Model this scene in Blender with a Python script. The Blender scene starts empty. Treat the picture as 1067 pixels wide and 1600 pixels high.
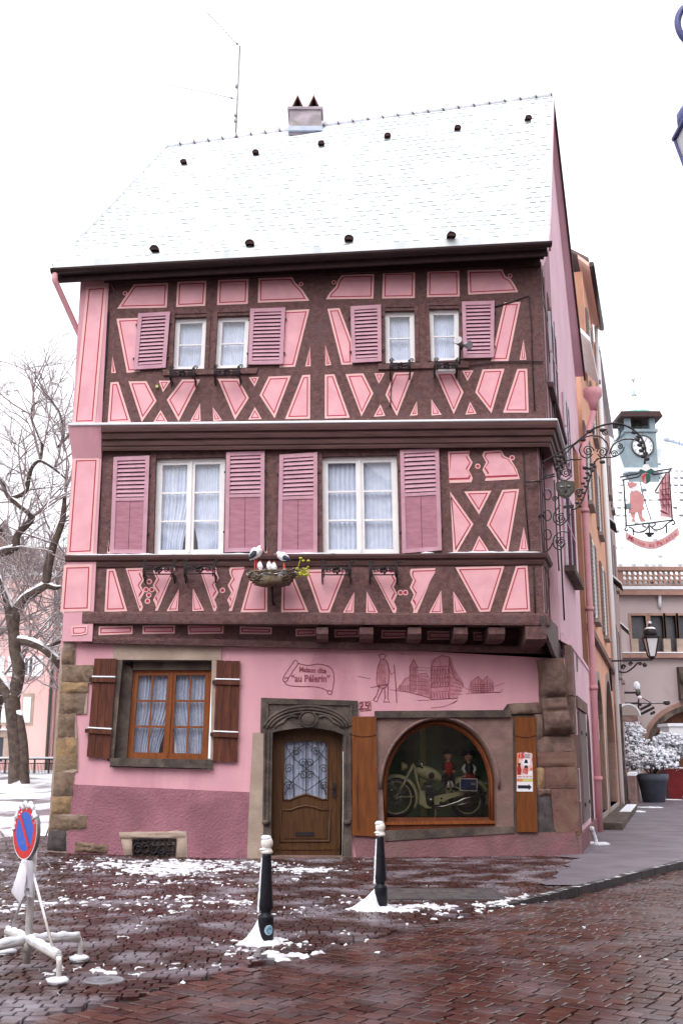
import bpy, bmesh, math, random
import numpy as np
from mathutils import Vector, Matrix
from mathutils.geometry import tessellate_polygon
from mathutils.bvhtree import BVHTree
random.seed(7)
R = math.radians
# ------------------------------------------------------------------ camera, world, sun, exposure
PITCH, FPX, CAMH = 12.86, 1680.0, 1.75
SC = bpy.context.scene
COL = SC.collection
cam = bpy.data.cameras.new('camera')
cam.sensor_width = 36.0
cam.sensor_fit = 'VERTICAL'
cam.sensor_height = 36.0
cam.lens = 36.0 * FPX / 1600.0
cam.clip_end = 2000
camo = bpy.data.objects.new('camera', cam)
COL.objects.link(camo)
camo.location = (0, 0, CAMH)
camo.rotation_euler = (R(90 + PITCH), 0, 0)
SC.camera = camo
w = bpy.data.worlds.new('World')
SC.world = w
w.use_nodes = True
wn, wl = w.node_tree.nodes, w.node_tree.links
bgn = wn['Background']
sky = wn.new('ShaderNodeTexSky')
sky.sky_type = 'NISHITA'
sky.sun_disc = False
sky.sun_elevation = R(48)
sky.sun_rotation = R(200)
sky.dust_density = 6.0
sky.air_density = 1.0
hs = wn.new('ShaderNodeHueSaturation')
hs.inputs['Saturation'].default_value = 0.16      # overcast: cloud takes most of the blue out
wl.new(sky.outputs[0], hs.inputs['Color'])
cl = wn.new('ShaderNodeMix'); cl.data_type = 'RGBA'        # an even cloud layer over the clear-sky model
cl.inputs[0].default_value = 0.65
cl.inputs[7].default_value = (6.0, 6.0, 6.3, 1)
wl.new(hs.outputs[0], cl.inputs[6])
wl.new(cl.outputs[2], bgn.inputs['Color'])
bgn.inputs['Strength'].default_value = 0.15
sun = bpy.data.lights.new('sun', 'SUN')
sun.energy = 0.5
sun.angle = R(40)
sun.color = (1.0, 0.96, 0.93)
suno = bpy.data.objects.new('sun', sun)
COL.objects.link(suno)
suno.rotation_euler = (R(42), 0, R(-20))
suno.location = (-5, -10, 30)
SC.view_settings.view_transform = 'Standard'
SC.view_settings.look = 'None'
SC.view_settings.gamma = 1.0
SC.view_settings.exposure = 1.05
SC.view_settings.use_curve_mapping = False
SC.cycles.max_bounces = 8
SC.cycles.transparent_max_bounces = 12
SC.cycles.use_denoising = True

# ------------------------------------------------------------------ pixel <-> world
CP, SP = math.cos(R(PITCH)), math.sin(R(PITCH))
def ray(px, py):
    u = (px - 533.5) / FPX; v = (800 - py) / FPX
    return Vector((u, CP - v * SP, SP + v * CP))
def PY(px, py, Y):
    d = ray(px, py); t = Y / d.y
    return Vector((d.x * t, Y, CAMH + d.z * t))
def PG(px, py, z=0.0):
    d = ray(px, py); t = (z - CAMH) / d.z
    return Vector((d.x * t, d.y * t, z))
def zat(py, Y):
    return PY(533.5, py, Y).z
class PL:
    """vertical wall plane: point o, horizontal direction dr; s runs along it, n faces the street"""
    def __init__(s, o, dr):
        s.o = Vector((o[0], o[1], 0)); s.u = Vector((dr[0], dr[1], 0)).normalized()
        s.n = Vector((s.u.y, -s.u.x, 0))
    def sz(s, px, py):
        d = ray(px, py); c = Vector((0, 0, CAMH))
        t = (s.o - c).dot(s.n) / d.dot(s.n)
        p = c + d * t
        return ((p - s.o).dot(s.u), p.z)
    def at(s, a, z, off=0.0):
        return s.o + s.u * a + Vector((0, 0, z)) + s.n * off
    def px(s, px, py, off=0.0):
        a, z = s.sz(px, py); return s.at(a, z, off)
P2 = PL((0, 19.45), (1, 0))
P1 = PL((0, 19.60), (1, 0))
G = PL((-5.1, 19.68), (9.3, 1.0))
RD = Vector((0.269, 0.963, 0)).normalized()
def cvt(x0, y0, sc):
    return lambda pts: [(x0 + a / sc, y0 + b / sc) for a, b in pts]
Z3 = cvt(90, 400, 2.6675); Z4 = cvt(470, 380, 2.4814)
Z5 = cvt(90, 660, 2.6675); Z6 = cvt(470, 660, 2.4814)
Z7 = cvt(70, 980, 2.6675); Z8 = cvt(380, 980, 1.9054)
ZD = cvt(380, 1080, 5.928); ZW = cvt(590, 1100, 5.335)
ZM = cvt(430, 1010, 2.964); ZC = cvt(780, 1020, 5.0); ZS = cvt(950, 590, 5.926)
ZB = cvt(830, 640, 7.27); ZN = cvt(380, 840, 8.892); ZP = cvt(790, 1160, 16.0)
ZK = cvt(820, 860, 4.32); ZQ = cvt(970, 1000, 5.926); ZL = cvt(0, 1000, 4.444)

# ------------------------------------------------------------------ materials
MATS = {}
def mat(name, c1, c2=None, scale=4.0, rough=0.8, bump=0.0, bscale=30.0, metal=0.0, detail=4.0,
        snow=None, stretch=None, lo=0.35, hi=0.65, spec=0.28, rough2=None, coat=0.0, c3=None):
    m = bpy.data.materials.new(name); m.use_nodes = True
    N, L = m.node_tree.nodes, m.node_tree.links
    b = N['Principled BSDF']
    b.inputs['Roughness'].default_value = rough
    b.inputs['Metallic'].default_value = metal
    b.inputs['Specular IOR Level'].default_value = spec
    b.inputs['Coat Weight'].default_value = coat
    g = N.new('ShaderNodeNewGeometry')
    vec = g.outputs['Position']
    if stretch:
        mp = N.new('ShaderNodeMapping'); mp.inputs['Scale'].default_value = stretch
        L.new(vec, mp.inputs['Vector']); vec = mp.outputs[0]
    col = None
    def rgb(c): return (c[0], c[1], c[2], 1)
    def mix(fac, a, bb):
        mx = N.new('ShaderNodeMix'); mx.data_type = 'RGBA'
        L.new(fac, mx.inputs[0])
        for i, q in ((6, a), (7, bb)):
            if isinstance(q, tuple): mx.inputs[i].default_value = q
            else: L.new(q, mx.inputs[i])
        return mx.outputs[2]
    def noise(sc, det, dist=0.0):
        n = N.new('ShaderNodeTexNoise'); n.inputs['Scale'].default_value = sc
        n.inputs['Detail'].default_value = det; n.inputs['Distortion'].default_value = dist
        L.new(vec, n.inputs['Vector']); return n.outputs['Fac']
    def ramp(f, a, bb):
        r = N.new('ShaderNodeMapRange'); r.inputs[1].default_value = a; r.inputs[2].default_value = bb
        L.new(f, r.inputs[0]); return r.outputs[0]
    if c2 is not None:
        f = ramp(noise(scale, detail, 0.4), lo, hi)
        col = mix(f, rgb(c1), rgb(c2))
        if c3 is not None:
            f3 = ramp(noise(scale * 0.37 + 0.13, 5, 0.8), 0.52, 0.68)
            col = mix(f3, col, rgb(c3))
        if rough2 is not None:
            rr = N.new('ShaderNodeMapRange'); rr.inputs[3].default_value = rough; rr.inputs[4].default_value = rough2
            L.new(f, rr.inputs[0]); L.new(rr.outputs[0], b.inputs['Roughness'])
    bh = None
    if bump:
        bn = N.new('ShaderNodeBump'); bn.inputs['Strength'].default_value = bump; bn.inputs['Distance'].default_value = 0.02
        L.new(noise(bscale, 5), bn.inputs['Height']); L.new(bn.outputs[0], b.inputs['Normal'])
    if snow is not None:                                  # snow lying on upward faces
        sx = N.new('ShaderNodeSeparateXYZ'); L.new(g.outputs['Normal'], sx.inputs[0])
        ad = N.new('ShaderNodeMath'); ad.operation = 'ADD'
        mm = N.new('ShaderNodeMath'); mm.operation = 'MULTIPLY'; mm.inputs[1].default_value = 0.5
        L.new(noise(snow[1], 3), mm.inputs[0]); L.new(sx.outputs[2], ad.inputs[0]); L.new(mm.outputs[0], ad.inputs[1])
        f = ramp(ad.outputs[0], snow[0], snow[0] + 0.12)
        col = mix(f, col if col is not None else rgb(c1), (0.82, 0.84, 0.88, 1))
    if col is None: b.inputs['Base Color'].default_value = rgb(c1)
    else: L.new(col, b.inputs['Base Color'])
    MATS[name] = m
    return m
mat('timber', (0.165, 0.086, 0.083), (0.100, 0.051, 0.050), 11, 0.88, 1.0, 34, c3=(0.125, 0.074, 0.076))
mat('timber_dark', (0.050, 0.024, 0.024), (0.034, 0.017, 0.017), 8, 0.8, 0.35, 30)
mat('timber_cornice', (0.118, 0.058, 0.056), (0.075, 0.037, 0.036), 6, 0.7, 0.25, 30, stretch=(0.3, 1, 3))
mat('infill', (0.75, 0.405, 0.450), (0.67, 0.340, 0.390), 2.6, 0.9, 0.25, 50)
mat('infill_edge', (0.76, 0.47, 0.46), (0.71, 0.42, 0.42), 2.5, 0.9, 0.1, 60)
mat('red_line', (0.42, 0.035, 0.075), (0.34, 0.03, 0.06), 8, 0.8)
mat('plaster', (0.68, 0.365, 0.420), (0.62, 0.320, 0.380), 1.3, 0.92, 0.3, 45, c3=(0.53, 0.26, 0.315), stretch=(1.6, 1.6, 0.55))
mat('plaster_side', (0.78, 0.53, 0.60), (0.71, 0.46, 0.54), 0.8, 0.92, 0.2, 30)
mat('plaster_mauve', (0.44, 0.26, 0.31), (0.36, 0.20, 0.25), 2, 0.92, 0.4, 30)
mat('plinth', (0.355, 0.160, 0.200), (0.285, 0.122, 0.158), 2.2, 0.92, 1.0, 26, c3=(0.235, 0.105, 0.13))
mat('stone_brown', (0.195, 0.122, 0.100), (0.110, 0.070, 0.060), 5, 0.9, 0.9, 14, c3=(0.22, 0.155, 0.125))
mat('stone_quoin', (0.24, 0.165, 0.115), (0.125, 0.086, 0.064), 8, 0.9, 1.0, 15, c3=(0.20, 0.15, 0.12))
mat('plinth_worn', (0.26, 0.125, 0.140), (0.19, 0.092, 0.102), 2.5, 0.92, 0.8, 24, c3=(0.17, 0.105, 0.10))
mat('stone_ochre', (0.33, 0.215, 0.115), (0.19, 0.125, 0.075), 7, 0.9, 1.0, 16, c3=(0.26, 0.19, 0.13))
mat('stone_grey', (0.105, 0.080, 0.070), (0.055, 0.043, 0.039), 4, 0.9, 0.8, 18, c3=(0.15, 0.115, 0.095))
mat('stone_red', (0.180, 0.092, 0.076), (0.115, 0.060, 0.052), 4, 0.9, 0.5, 22, c3=(0.19, 0.12, 0.09))
mat('stone_pink', (0.25, 0.155, 0.14), (0.16, 0.10, 0.09), 3.5, 0.9, 0.5, 22, c3=(0.16, 0.105, 0.09))
mat('stone_buff', (0.42, 0.325, 0.27), (0.33, 0.25, 0.205), 3, 0.9, 0.4, 24)
mat('stone_dark', (0.055, 0.046, 0.050), (0.10, 0.085, 0.085), 5, 0.85, 0.6, 16)
mat('shutter_mauve', (0.52, 0.295, 0.365), (0.45, 0.245, 0.310), 4, 0.7, 0.1, 30)
mat('shutter_panel', (0.41, 0.190, 0.250), (0.33, 0.145, 0.195), 5, 0.75, 0.1, 30, stretch=(1, 1, 4))
mat('white_paint', (0.80, 0.78, 0.79), (0.74, 0.72, 0.74), 5, 0.45)
mat('wood_window', (0.25, 0.075, 0.020), (0.17, 0.048, 0.014), 6, 0.5, 0.08, 40, stretch=(4, 4, 0.6))
mat('wood_shutter', (0.110, 0.030, 0.016), (0.055, 0.017, 0.011), 7, 0.6, 0.25, 30, stretch=(5, 5, 0.5), c3=(0.15, 0.046, 0.022))
mat('wood_orange', (0.185, 0.058, 0.014), (0.125, 0.037, 0.010), 5, 0.55, 0.1, 30, stretch=(5, 5, 0.5))
mat('wood_door', (0.095, 0.042, 0.016), (0.055, 0.024, 0.010), 6, 0.45, 0.12, 40, stretch=(6, 6, 0.5))
mat('wood_showcase', (0.15, 0.045, 0.020), (0.10, 0.03, 0.014), 6, 0.5, 0.1, 30)
mat('wood_grey', (0.23, 0.18, 0.175), (0.15, 0.115, 0.115), 6, 0.8, 0.2, 30, stretch=(5, 5, 0.5))
mat('iron', (0.022, 0.018, 0.022), (0.035, 0.026, 0.028), 12, 0.55, metal=0.3)
mat('iron_snow', (0.030, 0.024, 0.026), None, rough=0.6, snow=(1.05, 9))
mat('gutter', (0.040, 0.021, 0.022), (0.028, 0.016, 0.017), 3, 0.45)
mat('pipe_pink', (0.60, 0.30, 0.33), (0.54, 0.26, 0.29), 3, 0.6)
mat('snow', (0.80, 0.82, 0.87), (0.72, 0.74, 0.80), 3, 0.75, 0.35, 14)
mat('snow_slush', (0.80, 0.82, 0.87), (0.50, 0.48, 0.53), 7, 0.6, 0.5, 22, lo=0.42, hi=0.66, c3=(0.62, 0.61, 0.66))
mat('curtain', (0.70, 0.74, 0.86), (0.60, 0.64, 0.77), 6, 0.9)
mat('lace', (0.46, 0.49, 0.60), (0.34, 0.37, 0.48), 20, 0.9)
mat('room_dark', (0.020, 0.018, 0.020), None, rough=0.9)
mat('green_back', (0.24, 0.34, 0.21), (0.13, 0.20, 0.13), 2.5, 0.9)
mat('yellow_back', (0.52, 0.56, 0.24), (0.42, 0.46, 0.20), 3, 0.9)
mat('mural_ink', (0.20, 0.045, 0.075), (0.30, 0.10, 0.13), 14, 0.9)
mat('mural_wash', (0.47, 0.19, 0.235), (0.56, 0.255, 0.30), 12, 0.95)
mat('cream_enamel', (0.50, 0.46, 0.27), (0.43, 0.39, 0.22), 5, 0.35)
mat('rubber', (0.015, 0.015, 0.015), None, rough=0.7)
mat('chrome', (0.62, 0.62, 0.60), None, rough=0.22, metal=1.0)
mat('engine_metal', (0.12, 0.12, 0.11), (0.06, 0.06, 0.055), 20, 0.45, metal=0.6)
mat('leather', (0.022, 0.018, 0.016), None, rough=0.5)
mat('cloth_red', (0.35, 0.03, 0.02), (0.28, 0.022, 0.016), 10, 0.9)
mat('cloth_black', (0.018, 0.015, 0.018), None, rough=0.9)
mat('cloth_white', (0.62, 0.60, 0.60), None, rough=0.9)
mat('skin', (0.52, 0.28, 0.20), None, rough=0.6)
mat('hair', (0.05, 0.025, 0.014), None, rough=0.7)
mat('navy', (0.020, 0.024, 0.07), None, rough=0.5)
mat('ink_black', (0.012, 0.014, 0.03), None, rough=0.6)
mat('paper', (0.78, 0.76, 0.82), (0.68, 0.66, 0.75), 6, 0.8)
mat('poster_red', (0.42, 0.05, 0.05), (0.55, 0.20, 0.16), 16, 0.5)
mat('poster_pink', (0.70, 0.38, 0.40), (0.72, 0.60, 0.60), 18, 0.5)
mat('poster_orange', (0.60, 0.20, 0.08), None, rough=0.5)
mat('poster_yellow', (0.55, 0.48, 0.15), None, rough=0.5)
mat('poster_white', (0.74, 0.73, 0.78), None, rough=0.5)
mat('bollard_black', (0.008, 0.008, 0.013), (0.014, 0.014, 0.02), 14, 0.45, spec=0.2)
mat('cap_white', (0.74, 0.66, 0.60), (0.82, 0.79, 0.76), 30, 0.6)
mat('sticker_blue', (0.26, 0.52, 0.70), None, rough=0.4)
mat('sign_red', (0.60, 0.030, 0.030), (0.66, 0.10, 0.09), 22, 0.4, lo=0.55, hi=0.8)
mat('sign_blue', (0.035, 0.12, 0.55), (0.10, 0.20, 0.60), 18, 0.4, lo=0.55, hi=0.8)
mat('steel_white', (0.62, 0.59, 0.58), (0.5, 0.46, 0.44), 8, 0.5, snow=(0.75, 5))
mat('steel_grey', (0.30, 0.29, 0.31), (0.22, 0.21, 0.22), 9, 0.45, metal=0.6)
mat('cover_grey', (0.25, 0.24, 0.27), (0.17, 0.16, 0.18), 9, 0.4)
mat('asphalt', (0.185, 0.160, 0.190), (0.135, 0.115, 0.140), 1.3, 0.34, 0.35, 70, rough2=0.55)
mat('kerb_stone', (0.060, 0.048, 0.052), (0.030, 0.025, 0.028), 6, 0.55, 0.4, 25, snow=(1.24, 5))
mat('ground_base', (0.045, 0.028, 0.028), (0.03, 0.02, 0.02), 8, 0.6, 0.4, 40)
mat('square_snowy', (0.78, 0.79, 0.84), (0.20, 0.17, 0.19), 0.8, 0.7, 0.5, 10, stretch=(0.9, 0.55, 1), lo=0.50, hi=0.62)
mat('bark', (0.045, 0.032, 0.028), (0.095, 0.070, 0.056), 5, 0.9, 0.8, 12, snow=(0.50, 1.6))
mat('twig', (0.22, 0.165, 0.165), (0.29, 0.225, 0.22), 5, 0.9, snow=(0.72, 1.5))
mat('far_pink', (0.74, 0.46, 0.43), (0.69, 0.41, 0.39), 0.4, 0.9)
mat('far_brick', (0.30, 0.165, 0.135), (0.23, 0.125, 0.105), 1.2, 0.9)
mat('far_roof', (0.15, 0.105, 0.10), (0.11, 0.08, 0.08), 1.5, 0.9, snow=(1.25, 1.2))
mat('far_stone', (0.34, 0.29, 0.27), (0.27, 0.225, 0.21), 0.8, 0.9)
mat('far_glass', (0.05, 0.055, 0.07), None, rough=0.15)
mat('far_white', (0.70, 0.70, 0.72), None, rough=0.7)
mat('orange_wall', (0.72, 0.39, 0.27), (0.66, 0.34, 0.23), 0.7, 0.9, 0.1, 30, c3=(0.60, 0.33, 0.24))
mat('orange_eave', (0.70, 0.42, 0.36), None, rough=0.85)
mat('grey_wall', (0.42, 0.295, 0.285), (0.36, 0.245, 0.235), 0.6, 0.9, 0.1, 30)
mat('hall_wall', (0.48, 0.395, 0.395), (0.41, 0.33, 0.335), 0.35, 0.92, 0.15, 20, c3=(0.36, 0.29, 0.295))
mat('hall_stone', (0.36, 0.215, 0.175), (0.28, 0.165, 0.135), 2, 0.9)
mat('hall_wood', (0.18, 0.065, 0.032), (0.12, 0.042, 0.022), 3, 0.6, stretch=(5, 5, 0.4))
mat('hall_glass', (0.055, 0.055, 0.065), (0.09, 0.085, 0.10), 2, 0.25)
mat('tower_blue', (0.235, 0.295, 0.33), (0.18, 0.23, 0.265), 2, 0.7)
mat('copper', (0.20, 0.52, 0.50), (0.34, 0.60, 0.58), 3, 0.6, snow=(0.55, 2))
mat('clock_white', (0.62, 0.64, 0.72), None, rough=0.5)
mat('lamp_glass', (0.70, 0.69, 0.72), (0.62, 0.61, 0.65), 3, 0.3)
mat('lamp_blue', (0.09, 0.10, 0.26), (0.11, 0.12, 0.30), 4, 0.4)
mat('pot_grey', (0.105, 0.118, 0.150), (0.08, 0.09, 0.12), 4, 0.6)
mat('pot_red', (0.17, 0.014, 0.016), (0.12, 0.010, 0.012), 4, 0.5)
mat('leaf', (0.035, 0.055, 0.035), (0.05, 0.075, 0.045), 9, 0.6, snow=(0.42, 6))
mat('leaf_snow', (0.76, 0.77, 0.82), (0.66, 0.67, 0.74), 9, 0.7)
mat('nest_twig', (0.20, 0.15, 0.10), (0.11, 0.08, 0.055), 20, 0.9, snow=(1.0, 12))
mat('beak_red', (0.52, 0.10, 0.06), None, rough=0.5)
mat('feather_dark', (0.045, 0.048, 0.07), None, rough=0.7)
mat('feather_white', (0.78, 0.77, 0.80), None, rough=0.8)
mat('yellow_green', (0.42, 0.45, 0.03), (0.60, 0.58, 0.08), 20, 0.7)
mat('sign_coat', (0.62, 0.30, 0.30), (0.56, 0.25, 0.26), 6, 0.7)
mat('sign_house', (0.66, 0.37, 0.40), None, rough=0.7)
mat('sign_banner', (0.62, 0.36, 0.37), (0.56, 0.30, 0.31), 6, 0.7)
mat('sign_letter', (0.48, 0.07, 0.09), None, rough=0.7)
mat('shield', (0.10, 0.085, 0.075), (0.055, 0.045, 0.042), 14, 0.5, metal=0.4)
mat('green_dark', (0.03, 0.10, 0.08), None, rough=0.6)
mat('chimney', (0.40, 0.34, 0.38), (0.27, 0.23, 0.26), 3, 0.9, 0.5, 20, c3=(0.20, 0.20, 0.12))
mat('tile_red', (0.15, 0.065, 0.055), (0.10, 0.05, 0.045), 8, 0.85)
mat('lead', (0.42, 0.47, 0.60), (0.36, 0.41, 0.53), 6, 0.5)

def glass_mat(name, tint, refl=1.0):
    m = bpy.data.materials.new(name); m.use_nodes = True
    N, L = m.node_tree.nodes, m.node_tree.links
    for n in list(N):
        if n.type == 'BSDF_PRINCIPLED': N.remove(n)
    out = [n for n in N if n.type == 'OUTPUT_MATERIAL'][0]
    tr = N.new('ShaderNodeBsdfTransparent'); tr.inputs[0].default_value = (*tint, 1)
    gl = N.new('ShaderNodeBsdfGlossy'); gl.inputs['Roughness'].default_value = 0.02
    fr = N.new('ShaderNodeFresnel'); fr.inputs[0].default_value = 1.5
    ad = N.new('ShaderNodeMath'); ad.operation = 'MULTIPLY'; ad.inputs[1].default_value = refl
    L.new(fr.outputs[0], ad.inputs[0])
    mx = N.new('ShaderNodeMixShader')
    L.new(ad.outputs[0], mx.inputs[0]); L.new(tr.outputs[0], mx.inputs[1]); L.new(gl.outputs[0], mx.inputs[2])
    L.new(mx.outputs[0], out.inputs[0])
    MATS[name] = m
glass_mat('glass', (0.93, 0.95, 0.97), 1.6)
glass_mat('glass_dim', (0.88, 0.92, 0.88), 1.0)

def attr_mat(name, cols, rough=(0.25, 0.55), slush=0.0, bump=0.3):
    """paving: colour per stone from the attribute rnd, wet sheen, thin slush in noise patches"""
    m = bpy.data.materials.new(name); m.use_nodes = True
    N, L = m.node_tree.nodes, m.node_tree.links
    b = N['Principled BSDF']; b.inputs['Specular IOR Level'].default_value = 0.4
    at = N.new('ShaderNodeAttribute'); at.attribute_name = 'rnd'
    cr = N.new('ShaderNodeValToRGB')
    el = cr.color_ramp.elements
    while len(el) < len(cols): el.new(0.5)
    for i, c in enumerate(cols):
        el[i].position = i / (len(cols) - 1); el[i].color = (*c, 1)
    L.new(at.outputs['Fac'], cr.inputs[0])
    g = N.new('ShaderNodeNewGeometry')
    def noise(sc, det):
        n = N.new('ShaderNodeTexNoise'); n.inputs['Scale'].default_value = sc; n.inputs['Detail'].default_value = det
        L.new(g.outputs['Position'], n.inputs['Vector']); return n.outputs['Fac']
    def rng(f, a, bb, c=0.0, d=1.0):
        r = N.new('ShaderNodeMapRange')
        for i, q in enumerate((a, bb, c, d)): r.inputs[i + 1].default_value = q
        L.new(f, r.inputs[0]); return r.outputs[0]
    big = noise(0.8, 4)
    dk = N.new('ShaderNodeMix'); dk.data_type = 'RGBA'; dk.blend_type = 'MULTIPLY'
    L.new(rng(noise(60, 3), 0.3, 0.8), dk.inputs[0]); L.new(cr.outputs[0], dk.inputs[6]); dk.inputs[7].default_value = (0.55, 0.5, 0.5, 1)
    sl = N.new('ShaderNodeMix'); sl.data_type = 'RGBA'
    sm = N.new('ShaderNodeMath'); sm.operation = 'MULTIPLY'
    L.new(rng(noise(1.6, 6), 0.47, 0.70), sm.inputs[0]); sm.inputs[1].default_value = slush
    L.new(sm.outputs[0], sl.inputs[0]); L.new(dk.outputs[2], sl.inputs[6]); sl.inputs[7].default_value = (0.42, 0.39, 0.46, 1)
    L.new(sl.outputs[2], b.inputs['Base Color'])
    L.new(rng(big, 0.35, 0.65, *rough), b.inputs['Roughness'])
    bn = N.new('ShaderNodeBump'); bn.inputs['Strength'].default_value = bump; bn.inputs['Distance'].default_value = 0.01
    L.new(noise(55, 4), bn.inputs['Height']); L.new(bn.outputs[0], b.inputs['Normal'])
    MATS[name] = m
attr_mat('setts_small', [(0.030, 0.010, 0.009), (0.068, 0.021, 0.017), (0.045, 0.020, 0.019), (0.082, 0.030, 0.024)], (0.2, 0.5), 0.55, 0.15)
attr_mat('setts_road', [(0.040, 0.012, 0.009), (0.088, 0.024, 0.016), (0.058, 0.022, 0.018), (0.112, 0.038, 0.025), (0.050, 0.027, 0.026)], (0.15, 0.40), 0.18, 0.15)

def roof_mat(name, base_dark, prob):
    """snow over plain tiles: the lower lip of some tiles shows through (UV in metres)"""
    m = bpy.data.materials.new(name); m.use_nodes = True
    N, L = m.node_tree.nodes, m.node_tree.links
    b = N['Principled BSDF']; b.inputs['Roughness'].default_value = 0.75
    uv = N.new('ShaderNodeUVMap'); uv.uv_map = 'UVMap'
    sx = N.new('ShaderNodeSeparateXYZ'); L.new(uv.outputs[0], sx.inputs[0])
    def M(op, a, bq=None):
        n = N.new('ShaderNodeMath'); n.operation = op
        for i, q in enumerate((a, bq)):
            if q is None: continue
            if isinstance(q, (int, float)): n.inputs[i].default_value = q
            else: L.new(q, n.inputs[i])
        return n.outputs[0]
    rv = M('DIVIDE', sx.outputs[1], 0.29)
    row = M('FLOOR', rv); fv = M('FRACT', rv)
    off = M('MULTIPLY', M('MODULO', row, 2.0), 0.5)
    ru = M('ADD', M('DIVIDE', sx.outputs[0], 0.19), off)
    cu = M('FLOOR', ru); fu = M('FRACT', ru)
    du = M('ABSOLUTE', M('SUBTRACT', fu, 0.5))
    lip = M('ADD', M('MULTIPLY', M('MULTIPLY', du, du), 0.6), 0.14)      # rounded tile end
    inl = M('MULTIPLY', M('LESS_THAN', M('ABSOLUTE', M('SUBTRACT', fv, lip)), 0.14), M('LESS_THAN', du, 0.34))
    cb = N.new('ShaderNodeCombineXYZ'); L.new(cu, cb.inputs[0]); L.new(row, cb.inputs[1])
    wnz = N.new('ShaderNodeTexWhiteNoise'); L.new(cb.outputs[0], wnz.inputs['Vector'])
    nz = N.new('ShaderNodeTexNoise'); nz.inputs['Scale'].default_value = 0.55; nz.inputs['Detail'].default_value = 4
    L.new(uv.outputs[0], nz.inputs['Vector'])
    th = M('ADD', M('MULTIPLY', wnz.outputs['Value'], 0.5), M('MULTIPLY', nz.outputs['Fac'], 1.25))
    show = N.new('ShaderNodeMapRange'); show.inputs[1].default_value = prob; show.inputs[2].default_value = prob + 0.35
    L.new(th, show.inputs[0])
    f = M('MULTIPLY', inl, show.outputs[0])
    mx = N.new('ShaderNodeMix'); mx.data_type = 'RGBA'; L.new(f, mx.inputs[0])
    sv = N.new('ShaderNodeTexNoise'); sv.inputs['Scale'].default_value = 1.7; sv.inputs['Detail'].default_value = 6; L.new(uv.outputs[0], sv.inputs['Vector'])
    sr = N.new('ShaderNodeMapRange'); sr.inputs[1].default_value = 0.40; sr.inputs[2].default_value = 0.66; L.new(sv.outputs['Fac'], sr.inputs[0])
    sm = N.new('ShaderNodeMix'); sm.data_type = 'RGBA'; L.new(sr.outputs[0], sm.inputs[0]); sm.inputs[6].default_value = (0.78, 0.81, 0.84, 1); sm.inputs[7].default_value = (0.56, 0.61, 0.63, 1)
    L.new(sm.outputs[2], mx.inputs[6]); mx.inputs[7].default_value = (*base_dark, 1)
    L.new(mx.outputs[2], b.inputs['Base Color'])
    bn = N.new('ShaderNodeBump'); bn.inputs['Strength'].default_value = 0.5; bn.inputs['Distance'].default_value = 0.03
    L.new(fv, bn.inputs['Height']); L.new(bn.outputs[0], b.inputs['Normal'])
    MATS[name] = m
roof_mat('roof_snow', (0.17, 0.205, 0.215), 0.58)
roof_mat('roof_snow_far', (0.12, 0.10, 0.12), 0.80)

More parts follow.
